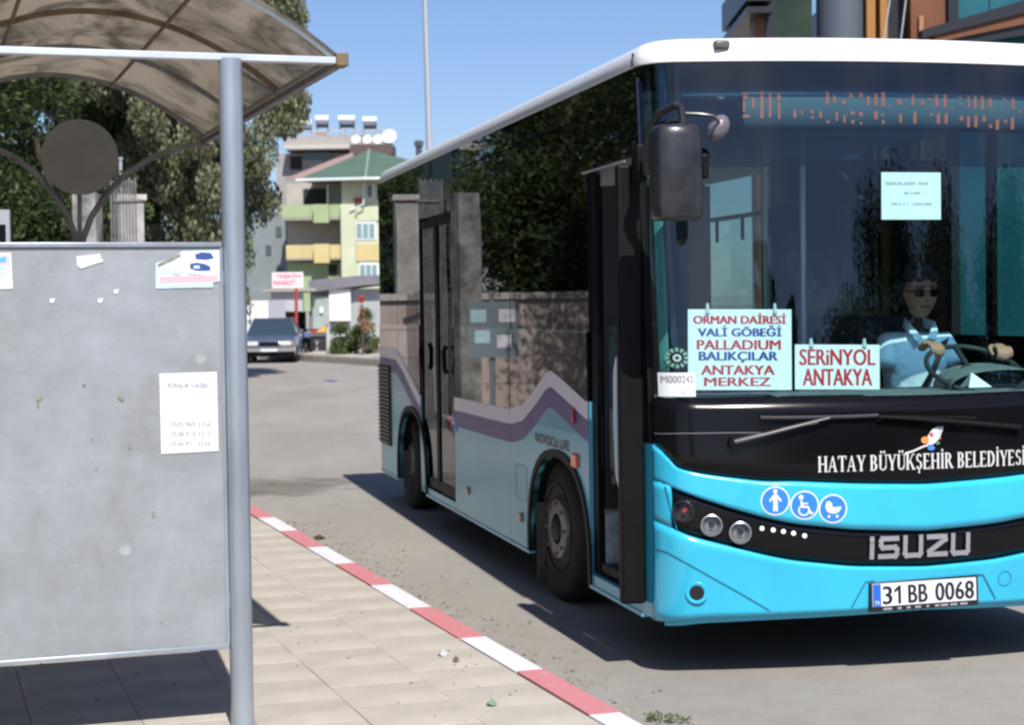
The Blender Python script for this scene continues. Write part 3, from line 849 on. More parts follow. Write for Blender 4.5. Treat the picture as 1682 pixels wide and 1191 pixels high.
# maker's badge in squared letters
def stroke_text(glyphs, t):
    """glyphs: list of (polyline list, advance). returns quads"""
    out = []; x = 0
    for lines, adv in glyphs:
        for ln in lines:
            for a, b_ in zip(ln, ln[1:]):
                dx, dz = b_[0] - a[0], b_[1] - a[1]; l = math.hypot(dx, dz); ux, uz = dx / l * t / 2, dz / l * t / 2
                a2 = (a[0] - ux, a[1] - uz); b2 = (b_[0] + ux, b_[1] + uz); nx, nz_ = -uz, ux
                out.append([(x + a2[0] + nx, a2[1] + nz_), (x + a2[0] - nx, a2[1] - nz_), (x + b2[0] - nx, b2[1] - nz_), (x + b2[0] + nx, b2[1] + nz_)])
        x += adv
    return out, x
t_ = 0.21
iz = [([[(0.12, 0.11), (0.12, 0.62)], [(0.12, 0.86), (0.12, 0.90)]], 0.42),
      ([[(0.95, 0.89), (0.22, 0.89), (0.16, 0.80), (0.16, 0.60), (0.24, 0.50), (0.86, 0.50), (0.95, 0.40), (0.95, 0.20), (0.88, 0.11), (0.12, 0.11)]], 1.26),
      ([[(0.12, 0.90), (0.12, 0.20), (0.20, 0.11), (0.84, 0.11), (0.92, 0.20), (0.92, 0.90)]], 1.22),
      ([[(0.10, 0.89), (0.96, 0.89), (0.96, 0.76), (0.14, 0.24), (0.14, 0.11), (1.0, 0.11)]], 1.26),
      ([[(0.12, 0.90), (0.12, 0.20), (0.20, 0.11), (0.84, 0.11), (0.92, 0.20), (0.92, 0.90)]], 1.05)]
qs, tw = stroke_text(iz, t_)
vA, zA = front(1427, 921); vB, zB = front(1593, 909); hh = front(1510, 880)[1] - front(1510, 917)[1]
zA = front(1510, 916)[1]
mb = MB()
for f in qs:
    P_ = [fp(vA + (vB - vA) * p[0] / tw, zA + p[1] * hh, -0.006) for p in f]
    mb.prism(P_, (0, -0.008, 0))
mb.build('maker_badge', M['badge'], bus)['label'] = 'silver squared letters on the black lamp band'

# number plate
vc, zc = front(1515.5, 975); pl = empty('number_plate', parent=bus)
pc = fp(vc, zc, 0.012); pang = Matrix.Translation(pc) @ Matrix.Rotation(R(-2.5), 4, 'Z') @ Matrix.Rotation(R(-1.3), 4, 'Y')
w_, h2 = 0.525, 0.135
MB().box((-w_/2, -0.006, -h2/2), (w_/2, 0.02, h2/2), pang).build('plate_holder', M['plate_black'], pl, bevel=0.003)
MB().box((-w_/2 + 0.012, -0.009, -h2/2 + 0.024), (w_/2 - 0.012, -0.0065, h2/2 - 0.007), pang).build('plate_face', M['plate_white'], pl)
MB().box((-w_/2 + 0.014, -0.0105, -h2/2 + 0.026), (-w_/2 + 0.052, -0.0092, h2/2 - 0.009), pang).build('blue_band', M['plate_blue'], pl)
mb = MB()
for (txt, x0, x1) in (('3', -0.200, -0.158), ('BB', -0.078, 0.012), ('0068', 0.052, 0.238)):
    vf = fit_text(txt, x1 - x0, 0.082, 0.018, 1.05)
    add_flat(mb, vf, lambda a, b_: pang @ Vector((a + (x0 + x1) / 2, -0.0108, b_ - h2/2 + 0.033)))
mb.prism([pang @ Vector((a, -0.0108, b_ - h2/2 + 0.033)) for a, b_ in ((-0.128, 0), (-0.115, 0), (-0.115, 0.082), (-0.124, 0.082), (-0.146, 0.064), (-0.146, 0.050), (-0.128, 0.063))], pang.to_3x3() @ Vector((0, -0.0004, 0)))
mb.build('plate_lettering', M['plate_black'], pl)
mb = MB(); add_flat(mb, fit_text('TR', 0.024, 0.016, 0.02), lambda a, b_: pang @ Vector((a - w_/2 + 0.033, -0.0112, b_ - h2/2 + 0.034)))
mb.build('country_lettering', M['plate_white'], pl)
mb = MB()
x = -0.2
while x < 0.2:
    l = random.uniform(0.01, 0.05); mb.box((x, -0.0075, -h2/2 + 0.006), (x + l, -0.0062, -h2/2 + 0.016), pang); x += l + random.uniform(0.006, 0.03)
mb.build('dealer_print', M['ink'], pl)

# roof: white cap, rounded at the edges
def contour(z, n=40):
    P_ = []
    vs = vsmp(0, WID, n)
    for v in vs: P_.append((v, fy(v, z)))
    for s in (0.6, 1.5, 3, 4.5, 6, 7.2, 7.75): P_.append((WID, s))
    for k in range(1, 6): a = R(90 * k / 6); P_.append((WID - 0.25 + 0.25 * math.cos(a), LEN - 0.25 + 0.25 * math.sin(a)))
    for v in (1.8, 1.2, 0.6): P_.append((v, LEN))
    for k in range(1, 6): a = R(90 + 90 * k / 6); P_.append((0.25 + 0.25 * math.cos(a), LEN - 0.25 + 0.25 * math.sin(a)))
    for s in (7.75, 7.2, 6, 4.5, 3, 1.5, 0.6): P_.append((0, s))
    return P_
mb = MB(); C0 = contour(2.80); n = len(C0)
lev = [(-0.004, 2.797), (-0.010, 2.80), (-0.012, 2.825), (-0.002, 2.862), (0.022, 2.893), (0.06, 2.912), (0.14, 2.926), (0.32, 2.935), (0.7, 2.94)]
for (ins, z) in lev:
    for (x, y) in C0:
        mb.v.append(((x - 1.2) * (1 - ins / 1.2) + 1.2, (y - 3.9) * (1 - ins / 4.1) + 3.9, z))
for k in range(len(lev) - 1):
    for j in range(n):
        a = k * n + j; b_ = k * n + (j + 1) % n
        mb.f.append([a, b_, b_ + n, a + n])
mb.f.append([(len(lev) - 1) * n + j for j in range(n)])
roof = mb.build('roof', M['roof_white'], bus, smooth=True)
MB().box((0.75, 3.0, 2.935), (1.95, 5.0, 2.99)).build('air_conditioner', M['roof_white'], bus, bevel=0.05)
# seam between front cap and roof side
mb = MB()
for (z0, z1, x) in ((2.80, 2.83, -0.0135), (2.83, 2.862, -0.010)):
    mb.box((x - 0.001, 0.20, z0), (x + 0.006, 0.212, z1))
mb.build('roof_seam', M['trim_black'], bus)
# clearance lamp on the roof edge
vz = front(1185, 100); c = fp(vz[0], 2.872, 0.012)
MB().cbox(c, (0.075, 0.045, 0.042)).build('clearance_lamp', mat('smoked_lamp', (0.10, 0.10, 0.10), 0.4), bus, bevel=0.012)
c = fp(WID - vz[0], 2.872, 0.012); MB().cbox(c, (0.075, 0.045, 0.042)).build('clearance_lamp', bpy.data.materials['smoked_lamp'], bus, bevel=0.012)

# ---- kerb side
def spoly(name, pts, mt, x0=0.0, th=0.03, parent=bus, **k):
    """flat panel from (s, z) outline on the side x = x0, thickness inwards"""
    mb = MB().prism([Vector((x0, p[0], p[1])) for p in pts], (th, 0, 0))
    return mb.build(name, mt, parent, **k)
D2 = (side(690, 600)[0], side(745, 600)[0])           # rear door
D1 = (1.08, 0.16)                                      # front door opening
WTOP, DTOP = 2.66, 2.36
WH = (side(917, 885)[0], 6.42)                          # wheel stations
SEAM = side(836, 600)[0]
ZB = 0.262
wave = [side(622, 568), side(650, 573), side(662, 592), side(676, 622), side(690, 650)]
wave2 = [side(745, 652), side(800, 664), side(838, 672), side(858, 666), side(880, 638), side(897, 612), side(905, 608), side(925, 625), side(963, 660)]
print('wave', wave, wave2, 'D2', D2, 'SEAM', SEAM, WH)
def wz(s):
    if s > D2[0]:
        p = sorted(wave)
        return interp(p, s)
    return interp(sorted(wave2), s)
def arch(cs, rx=0.645, top=0.865, n=20):
    """points of the wheel cut-out from rear to front at skirt level"""
    P_ = []
    for k in range(n + 1):
        a = math.pi * k / n
        P_.append((cs + rx * math.copysign(abs(math.cos(a)) ** 0.9, math.cos(a)), ZB + (top - ZB) * (math.sin(a) ** 0.72 if math.sin(a) > 0 else 0)))
    return P_
def skirt(name, s0, s1, cut=None):
    """s0 > s1. outline: bottom from s0 to s1 with wheel cut, up, back along the wave"""
    pts = [(s0, ZB)]
    if cut: pts += arch(cut)
    pts.append((s1, ZB))
    n = 24
    for k in range(n + 1):
        s = s1 + (s0 - s1) * k / n
        pts.append((s, wz(s) - 0.002))
    o = spoly(name, pts, M['side_blue'])
    return o
LE = 8.02
skirt('skirt_panel', LE, D2[0] + 0.006, WH[1])
skirt('skirt_panel', D2[1] - 0.006, SEAM + 0.003)
skirt('skirt_panel', SEAM - 0.003, D1[0] + 0.006, WH[0])
def wave_strip(name, s0, s1, d0, d1, mt, proud):
    n = 30; mb = MB()
    for k in range(n):
        a = s1 + (s0 - s1) * k / n; b_ = s1 + (s0 - s1) * (k + 1) / n
        mb.poly([(-proud, a, wz(a) - d0), (-proud, b_, wz(b_) - d0), (-proud, b_, wz(b_) - d1), (-proud, a, wz(a) - d1)])
    return mb.build(name, mt, bus, weld=True)
for (s0, s1) in ((LE, D2[0] + 0.006), (D2[1] - 0.006, SEAM + 0.003), (SEAM - 0.003, D1[0] + 0.006)):
    wave_strip('wave_stripe', s0, s1, 0.0, 0.092, M['wave_white'], 0.0018)
    wave_strip('wave_stripe', s0, s1, 0.092, 0.205, M['wave_purple'], 0.0018)
# mid-blue field under the raised part of the wave
n = 20
for (lo_s, hi_s, base) in ((1.10, 2.55, 1.02), (6.1, 8.0, 1.0)):
    mb = MB()
    for k in range(n):
        a = lo_s + (hi_s - lo_s) * k / n; b_ = lo_s + (hi_s - lo_s) * (k + 1) / n
        ta, tb = wz(a) - 0.205, wz(b_) - 0.205
        za, zb = min(ta, base), min(tb, base)
        if ta - za < 0.003 and tb - zb < 0.003: continue
        mb.poly([(-0.0016, a, za), (-0.0016, b_, zb), (-0.0016, b_, tb), (-0.0016, a, ta)])
    mb.build('wave_field', M['side_cyan'], bus)
# belt, windows, header
def belt(s0, s1):
    n = 20; pts = [(s1 + (s0 - s1) * k / n, wz(s1 + (s0 - s1) * k / n) + 0.001) for k in range(n + 1)]
    return pts
for (s0, s1, wins) in ((LE, D2[0] + 0.03, 1), (D2[1] - 0.03, SEAM + 0.01, 1), (SEAM - 0.01, D1[0] + 0.03, 1)):
    pts = belt(s0, s1) + [(s0, 1.56), (s1, 1.56)]
    spoly('belt_panel', pts, M['gloss_black'], 0.001)
    spoly('side_window', [(s1 + 0.02, 1.561), (s0 - 0.02, 1.561), (s0 - 0.02, WTOP - 0.01), (s1 + 0.02, WTOP - 0.01)], M['side_glass'], 0.004, 0.004)
for s in (SEAM, D2[0] + 0.015, D2[1] - 0.015, D1[0] + 0.015, 7.12):
    w = 0.035 if s != SEAM else 0.03
    spoly('window_post', [(s - w, 1.56), (s + w, 1.56), (s + w, WTOP), (s - w, WTOP)], M['gloss_black'], 0.002)
spoly('header_panel', [(LE, WTOP), (D2[0], WTOP), (D2[0], DTOP + 0.02), (D2[1], DTOP + 0.02), (D2[1], WTOP), (D1[0], WTOP), (D1[0], DTOP + 0.03), (D1[1] - 0.05, DTOP + 0.03), (setback(2.36) + 0.004, DTOP + 0.03), (setback(2.797) + 0.004, 2.797), (LE, 2.797)], M['gloss_black'], 0.0)
spoly('rear_corner_post', [(LE - 0.02, ZB + 0.02), (LE + 0.03, ZB + 0.02), (LE + 0.03, 2.796), (LE - 0.02, 2.796)], M['gloss_black'], 0.012)
# front pillar between door and nose
spoly('front_pillar', [(setback(1.3) + 0.003, blk_bot(0.0) + 0.0), (D1[1] + 0.02, blk_bot(0) + 0.0), (D1[1] + 0.02, DTOP + 0.03), (setback(2.36) + 0.003, DTOP + 0.03)], M['trim_black'], 0.0)
spoly('front_pillar', [(setback(0.3) + 0.002, ZB), (D1[1] + 0.0, ZB), (D1[1] + 0.0, blk_bot(0) - 0.001), (0.002, blk_bot(0) - 0.001)], M['cyan'], 0.0)
spoly('sill', [(D1[0] + 0.006, ZB), (D1[0] + 0.006, 0.315), (D1[1] - 0.0, 0.315), (D1[1] - 0.0, ZB)], M['side_blue'], 0.0)
spoly('sill', [(D2[0], ZB), (D2[0], 0.31), (D2[1], 0.31), (D2[1], ZB)], M['side_blue'], 0.0)
# skirt lower moulding
for (a, b_) in ((D1[1], WH[0] - 0.66), (WH[0] + 0.66, WH[1] - 0.66), (WH[1] + 0.66, LE)):
    MB().box((-0.008, a, ZB - 0.018), (0.03, b_, ZB - 0.001)).build('skirt_moulding', M['side_blue'], bus)
# wheel arches
for cs in WH:
    A = arch(cs); mb = MB()
    for p, q in zip(A, A[1:]):
        mb.poly([(-0.006, p[0], p[1]), (-0.006, q[0], q[1]), (0.42, q[0], q[1]), (0.42, p[0], p[1])])
    o = mb.build('wheel_arch', M['trim_black'], bus, smooth=True, weld=True)
    mb = MB()
    B_ = arch(cs, 0.69, 0.905)
    for k in range(len(A) - 1):
        mb.prism([Vector((-0.012, *A[k])), Vector((-0.012, *A[k + 1])), Vector((-0.012, *B_[k + 1])), Vector((-0.012, *B_[k]))], (0.012, 0, 0))
    mb.build('arch_lip', M['trim_black'] if cs < 3 else M['trim_black'], bus, weld=True)
# louvred grille at the tail
g0 = side(623, 598); g1 = side(644, 735)
gr = spoly('air_grille', [(g0[0], 0.50), (g0[0], 1.20), (g1[0], 1.20), (g1[0], 0.50)], M['trim_black'], -0.004, 0.01)
z = 0.52
while z < 1.18:
    MB().box((-0.020, g1[0] + 0.02, z), (-0.004, g0[0] - 0.02, z + 0.016)).build('slat', M['mirror_plastic'], gr); z += 0.034
# rear door leaves
for k, (a, b_) in enumerate(((D2[0], (D2[0] + D2[1]) / 2 + 0.004), ((D2[0] + D2[1]) / 2 - 0.004, D2[1]))):
    fr = MB()
    a0, b0 = a - 0.004, b_ + 0.004
    w = 0.045
    fr.box((0.008, b0, 0.33), (0.035, b0 + w, DTOP)); fr.box((0.008, a0 - w, 0.33), (0.035, a0, DTOP))
    fr.box((0.009, b0 + w, 0.33), (0.034, a0 - w, 0.40)); fr.box((0.009, b0 + w, DTOP - 0.06), (0.034, a0 - w, DTOP))
    d_ = fr.build('rear_door', M['trim_black'], bus)
    MB().box((0.018, b0 + w, 0.40), (0.024, a0 - w, DTOP - 0.06)).build('pane', M['side_glass'], d_)
    hs = side(697, 625)[0] if k == 0 else side(735, 620)[0]
    hb = MB().tube([(-0.006, hs, 1.22), (-0.022, hs, 1.25), (-0.024, hs, 1.38), (-0.006, hs, 1.42)], 0.018, 8).build('handle', M['trim_black'], d_, smooth=True)
# front door: two leaves folded outwards at the jambs
dl = MB().box((-0.118, 0.105, 0.315), (-0.004, 0.165, DTOP - 0.02)).build('front_door', M['trim_black'], bus, bevel=0.012)
dl['label'] = 'black edge of the folded open door leaf'
dl.visible_shadow = True
MB().box((-0.100, 0.167, 0.33), (-0.055, 0.205, DTOP - 0.03)).build('door_leaf', M['mirror_plastic'], dl, bevel=0.01)
q = MB().box((0.05, 0.955, 0.33), (0.40, 0.965, 0.64)).build('step_panel', mat('grey_step_panel', (0.32, 0.38, 0.38), 0.4, var=0.3, scale=14), bus)
MB().box((0.05, 0.95, 0.641), (0.40, 0.985, 0.66)).build('step_trim', M['pole_steel'], bus)
# grab handle on the leaf
h0 = side(1006, 590, -0.02); h1 = side(1010, 800, -0.02)
MB().tube([(0.02, h0[0] - 0.10, h0[1] - 0.02), (0.0, h0[0] - 0.03, h0[1]), (0.0, h0[0], h0[1] - 0.06), (0.0, h0[0] + 0.01, (h0[1] + h1[1]) / 2), (0.0, h1[0], h1[1] + 0.06), (0.0, h1[0] - 0.05, h1[1]), (0.02, h1[0] - 0.11, h1[1] - 0.03)], 0.017, 10).build('grab_handle', mat('blue_grey_handle', (0.75, 0.82, 0.90), 0.35), bus, smooth=True)
# inner leaf at the rear jamb, and an added dark sheet beside it
rl = MB().box((0.02, 0.98, 0.33), (0.06, 1.075, DTOP)).build('front_door', M['trim_black'], bus)
MB().box((0.05, 0.935, 0.665), (0.62, 0.948, 2.30)).build('doorway_blocker', M['interior'], bus)  # opaque sheet added to block the view and keep the doorway black
# door header rail
MB().tube([(-0.012, D1[0] + 0.02, DTOP + 0.015), (-0.012, 0.34, DTOP + 0.015)], 0.006, 8).build('door_rail', M['pole_steel'], bus, smooth=True)
# side markers
for (px, py, m_, w, h) in ((770, 806, 'amber_lens', 0.055, 0.055), (857, 850, 'amber_lens', 0.055, 0.06), (946, 757, 'orange_lens', 0.11, 0.075), (944, 683, 'red_lens', 0.03, 0.085)):
    s, z = side(px, py)
    q = MB().box((-0.016, s - w/2, z - h/2), (0.0, s + w/2, z + h/2)).build('side_marker', M[m_], bus, bevel=0.008)
s, z = side(750, 697); MB().box((-0.003, s - 0.035, z - 0.05), (-0.001, s + 0.035, z + 0.05)).build('blue_sticker', M['plate_blue'], bus)
# model lettering on the side
mb = MB(); sA, zA = side(880, 717); sB, zB = side(935, 722)
vf = fit_raw('NOVOCiti LiFE', sA - sB, 0.055, 0.01)
add_flat(mb, vf, lambda a, b_: Vector((-0.004, (sA + sB) / 2 - a, zA - 0.03 + b_)))
mb.build('model_lettering', M['plate_black'], bus)
# fuel flap lines
for (px0, py0, px1, py1) in ((845, 770, 862, 770),):
    s0, z0 = side(848, 762); s1, z1 = side(866, 826)
    mb = MB()
    for (a, b_, c, d) in ((s0, z0, s1, z0 + 0.004), (s0, z1, s1, z1 + 0.004), (s0, z1, s0 + 0.004, z0), (s1, z1, s1 + 0.004, z0)):
        mb.box((-0.0015, min(a, c), min(b_, d)), (0.0, max(a, c), max(b_, d)))
    mb.build('fuel_flap', M['cyan_edge'], bus)

# off side and tail (seen from elsewhere, and they let light into the saloon)
xr = WID
mb = MB(); mb.prism([Vector((xr, p[0], p[1])) for p in [(LE, ZB)] + arch(WH[1]) + arch(WH[0]) + [(0.02, ZB), (0.002, 1.3), (LE, 1.3)]], (-0.03, 0, 0)); mb.build('off_side_skirt', M['side_blue'], bus)
MB().box((xr - 0.03, 0.04, 1.30), (xr, LE, 1.50)).build('off_side_belt', M['gloss_black'], bus)
MB().box((xr - 0.03, 0.20, WTOP), (xr, LE, 2.797)).build('off_side_header', M['gloss_black'], bus)
for (a, b_) in ((0.16, 1.25), (1.33, 2.85), (2.93, 4.5), (4.58, 6.1), (6.18, 7.98)):
    MB().box((xr - 0.008, a, 1.50), (xr - 0.003, b_, WTOP)).build('off_side_window', M['door_glass'], bus)
    MB().box((xr - 0.03, b_, 1.50), (xr - 0.001, b_ + 0.08, WTOP)).build('window_post', M['gloss_black'], bus)
MB().box((0.02, LE, ZB + 0.02), (WID - 0.02, LE + 0.04, 1.35)).build('tail_panel', M['cyan'], bus)
MB().box((0.02, LE + 0.01, 1.352), (WID - 0.02, LE + 0.03, 2.45)).build('rear_window', M['door_glass'], bus)
MB().box((0.02, LE, 2.452), (WID - 0.02, LE + 0.035, 2.796)).build('tail_header', M['gloss_black'], bus)
for v in (0.2, 2.2): MB().box((v - 0.08, LE + 0.042, 0.7), (v + 0.08, LE + 0.06, 1.1)).build('tail_light', M['red_lens'], bus)

# floor, wheel boxes, ceiling
mb = MB(); mb.box((0.42, 0.0, 0.34), (1.98, LE, 0.38)); 
for (a, b_) in ((0.0, WH[0] - 0.68), (WH[0] + 0.68, WH[1] - 0.68), (WH[1] + 0.68, LE)):
    mb.box((0.032, a, 0.34), (0.42, b_, 0.38)); mb.box((1.98, a, 0.34), (WID - 0.032, b_, 0.38))
mb.box((0.45, 0.4, 0.20), (1.95, LE - 0.2, 0.335))
mb.build('floor', M['interior'], bus)
for cs in WH:
    for (x0, x1, xi0, xi1, xo0, xo1) in ((0.03, 0.45, 0.42, 0.45, 0.03, 0.42), (1.95, WID - 0.03, 1.95, 1.98, 1.98, WID - 0.03)):
        mb = MB(); mb.box((xi0, cs - 0.69, 0.2), (xi1, cs + 0.69, 1.02)); mb.box((x0, cs - 0.70, 0.985), (x1, cs + 0.70, 1.03))
        mb.box((xo0, cs - 0.70, 0.30), (xo1, cs - 0.67, 0.985)); mb.box((xo0, cs + 0.67, 0.30), (xo1, cs + 0.70, 0.985))
        mb.build('wheel_box', M['interior'], bus)
MB().box((0.04, 0.3, 2.66), (WID - 0.04, LE - 0.05, 2.70)).build('ceiling', M['interior_mid'], bus)
MB().box((0.05, 0.35, 2.30), (0.30, 7.8, 2.655)).build('ceiling_duct', M['interior_mid'], bus)
# wheels
def wheel(cs, xo, face):
    root = empty('wheel', (xo, cs, 0.42), parent=bus)
    sg = 1 if face < 0 else -1
    prof = [(0.245, 0.015), (0.30, 0.0), (0.375, 0.004), (0.402, 0.02), (0.418, 0.05), (0.42, 0.12), (0.418, 0.20), (0.402, 0.235), (0.36, 0.25), (0.245, 0.24)]
    MB().lathe([(r, h * sg) for r, h in prof], (0, 0, 0), (1, 0, 0), 48, closed=True).build('tyre', M['rubber'], root, smooth=True)
    rim = [(0.252, 0.012), (0.262, 0.004), (0.255, 0.02), (0.235, 0.03), (0.20, 0.045), (0.175, 0.03), (0.12, 0.02), (0.095, 0.03)]
    rr = MB().lathe([(r, h * sg) for r, h in rim], (0, 0, 0), (1, 0, 0), 40).build('rim', M['rim_dark'], root, smooth=True)
    MB().lathe([(r, h * sg) for r, h in [(0.172, 0.026), (0.168, 0.008), (0.12, 0.0), (0.09, 0.004), (0.088, 0.02)]], (0, 0, 0), (1, 0, 0), 36).build('wheel_disc', M['rim'], root, smooth=True)
    MB().lathe([(0.075, 0.03 * sg), (0.07, 0.0), (0.055, -0.01 * sg), (0.0005, -0.014 * sg)], (0, 0, 0), (1, 0, 0), 24).build('hub', M['hub_dark'], root, smooth=True)
    for k in range(8):
        a = 2 * math.pi * k / 8
        MB().tube([(0.022 * sg, 0.143 * math.cos(a), 0.143 * math.sin(a)), (-0.012 * sg, 0.143 * math.cos(a), 0.143 * math.sin(a))], 0.011, 6).build('wheel_nut', M['rim'], rr)
    MB().lathe([(0.255, 0.22 * sg), (0.10, 0.16 * sg), (0.0005, 0.16 * sg)], (0, 0, 0), (1, 0, 0), 24).build('brake_drum', M['hub_dark'], root)
    return root
WC0 = side(917, 885, 0.10)[0]; WC1 = side(674, 765, 0.10)[0]
w1 = wheel(WC0, 0.085, -1); w1.rotation_euler = (0, 0, R(4)); wheel(WC1, 0.085, -1)
wheel(WH[0], WID - 0.05, 1); wheel(WH[1], WID - 0.05, 1)
# mud flap behind front wheel
MB().box((0.03, WH[0] + 0.60, 0.10), (0.36, WH[0] + 0.615, 0.55)).build('mud_flap', M['flap'], bus)
MB().box((0.03, WH[1] + 0.58, 0.10), (0.36, WH[1] + 0.595, 0.5)).build('mud_flap', M['flap'], bus)

# wing mirror on its arm
def bl(px, py, Y): return BMI @ at(px, py, Y)
mr_ = MB()
mc = bl(1110, 284, 7.72)
prof = [(-0.105, -0.03), (-0.098, -0.075), (-0.05, -0.10), (0.03, -0.105), (0.085, -0.085), (0.108, -0.03), (0.112, 0.05), (-0.105, 0.05)]
n = len(prof); levels = [(-0.205, 0.82), (-0.195, 0.95), (-0.15, 1.0), (0.0, 1.02), (0.16, 1.0), (0.195, 0.94), (0.205, 0.80)]
for (h, s) in levels:
    for (x, y) in prof: mr_.v.append((mc.x + x * s, mc.y + (y - 0.05) * s + 0.05, mc.z + h))
for k in range(len(levels) - 1):
    for j in range(n):
        a = k * n + j; b_ = k * n + (j + 1) % n; mr_.f.append([a, b_, b_ + n, a + n])
mr_.f.append(list(range(n))); mr_.f.append([(len(levels) - 1) * n + j for j in range(n)])
mo = mr_.build('wing_mirror', M['mirror_plastic'], bus, bevel=0.018)
MB().cbox((mc.x, mc.y + 0.053, mc.z), (0.18, 0.004, 0.36)).build('mirror_glass', M['chrome'], mo)
MB().cbox((mc.x + 0.128, mc.y + 0.0, mc.z + 0.03), (0.035, 0.05, 0.11)).build('mirror_hinge', M['trim_black'], mo, bevel=0.01)
MB().tube([bl(1062, 285, 8.05), bl(1060, 245, 7.98), bl(1068, 205, 7.85), bl(1082, 186, 7.78), bl(1108, 172, 7.72), bl(1118, 176, 7.70), bl(1121, 195, 7.70), bl(1121, 215, 7.70)], 0.017, 10).build('mirror_arm', M['mirror_plastic'], mo, smooth=True)
MB().tube([bl(1066, 225, 7.98), bl(1080, 205, 7.85), bl(1100, 200, 7.75), bl(1120, 198, 7.70)], 0.014, 8).build('mirror_arm', M['mirror_plastic'], mo, smooth=True)
MB().tube([bl(1121, 186, 7.71), bl(1150, 187, 7.70), bl(1172, 190, 7.70), bl(1180, 200, 7.70)], 0.008, 8).build('mirror_arm', M['mirror_plastic'], mo, smooth=True)
MB().tube([bl(1182, 198, 7.69), bl(1172, 212, 7.69), bl(1162, 222, 7.69)], 0.008, 8).build('mirror_arm', M['mirror_plastic'], mo, smooth=True)
# round wide-angle mirror: shallow shell seen from behind
cc = bl(1180, 210, 7.73); mb = MB()
for k in range(7):
    pass
mb.lathe([(0.0005, -0.045), (0.03, -0.042), (0.052, -0.028), (0.064, 0.0), (0.062, 0.006), (0.0005, 0.008)], (0, 0, 0), (0, 1, 0), 26)
ml = Matrix.Translation(cc) @ Matrix.Rotation(R(35), 4, 'Y') @ Matrix.Scale(0.72, 4, (1, 0, 0))
mb.v = [tuple(ml @ Vector(v)) for v in mb.v]
mb.build('wide_angle_mirror', mat('pale_mirror_shell', (0.13, 0.12, 0.15), 0.35), mo, smooth=True)
# bracket on the door pillar
MB().cbox(tuple(bl(1050, 268, 8.12)), (0.05, 0.10, 0.17)).build('mirror_bracket', M['trim_black'], bus, bevel=0.01)
# off-side mirror
m2c = Vector((WID - mc.x, mc.y, mc.z))
m2 = MB().cbox(m2c, (0.20, 0.13, 0.40)).build('wing_mirror', M['mirror_plastic'], bus, bevel=0.03)
MB().tube([(WID, 0.1, 2.5), (WID + 0.03, -0.2, 2.6), (WID - mc.x, mc.y, 2.55), (WID - mc.x, mc.y, 2.45)], 0.017, 8).build('mirror_arm', M['mirror_plastic'], m2, smooth=True)

# wipers
def fpt(px, py, off): return fp(*front(px, py), off)
def wiper(pivot, tip, blade):
    root = MB().tube([fpt(*pivot, 0.02), fpt(*[pivot[i] + (tip[i] - pivot[i]) * 0.35 for i in (0, 1)], 0.03), fpt(*tip, 0.025)], 0.009, 8, rs=[0.016, 0.011, 0.007]).build('wiper', M['mirror_plastic'], bus, smooth=True)
    MB().disc(fpt(*pivot, -0.004), (0, -1, 0), 0.03, 0.03).build('wiper_pivot', M['trim_black'], root)
    MB().tube([fpt(*q, 0.016) for q in blade], 0.008, 6).build('wiper_blade', mat('wiper_rubber', (0.045, 0.043, 0.05), 0.4), root, smooth=True)
    MB().tube([fpt(pivot[0] + 75, pivot[1] - 22, 0.028), fpt(tip[0] - 20, tip[1] + 8, 0.03)], 0.005, 6).build('wiper_rod', bpy.data.materials['wiper_rubber'], root, smooth=True)
wiper((1205, 726), (1360, 686), [(1248, 686), (1300, 686), (1360, 685), (1400, 684), (1440, 682)])
root = MB().tube([fpt(1672, 702, 0.02), fpt(1560, 692, 0.03), fpt(1440, 684, 0.025)], 0.009, 8, rs=[0.014, 0.011, 0.007]).build('wiper', M['trim_black'], bus, smooth=True)
MB().tube([fpt(x, 684 + (x - 1440) * 0.02, 0.016) for x in (1450, 1500, 1550, 1600)], 0.007, 6).build('wiper_blade', M['trim_black'], root, smooth=True)

# ---- inside the windscreen: header with LED display, visor film, dash
def inner(px, py, off=-0.03): return fp(*front(px, py), off)
def inband(name, y_top, y_bot, mt, off, v0=0.05, v1=WID - 0.05, fr=None):
    z1 = front(1400, y_top)[1]; z0 = front(1400, y_bot)[1]
    return band(name, lambda v: z1, lambda v: z0, v0, v1, mt, 40, 4, off, 0.01)
tb_ = glass('tint_band', (0.42, 0.54, 0.64), 1.12); vd_ = front(1220, 170)[0]
inband('tint_film', 112, 149, tb_, -0.012, 0.03, WID - 0.03); inband('tint_film', 210, 272, tb_, -0.012, 0.03, WID - 0.03)
inband('tint_film', 149.5, 209.5, tb_, -0.012, 0.03, vd_); inband('tint_film', 149.5, 209.5, tb_, -0.012, WID - vd_, WID - 0.03)
inband('display_surround', 140, 212, M['display_dark'], -0.06, 0.16, WID - 0.16)
z1, z0 = front(1450, 152)[1], front(1450, 207)[1]
va = front(1222, 170)[0]
dp = band('display_panel', lambda v: z1, lambda v: z0, va, WID - va, M['display'], 30, 2, -0.034, 0.005)
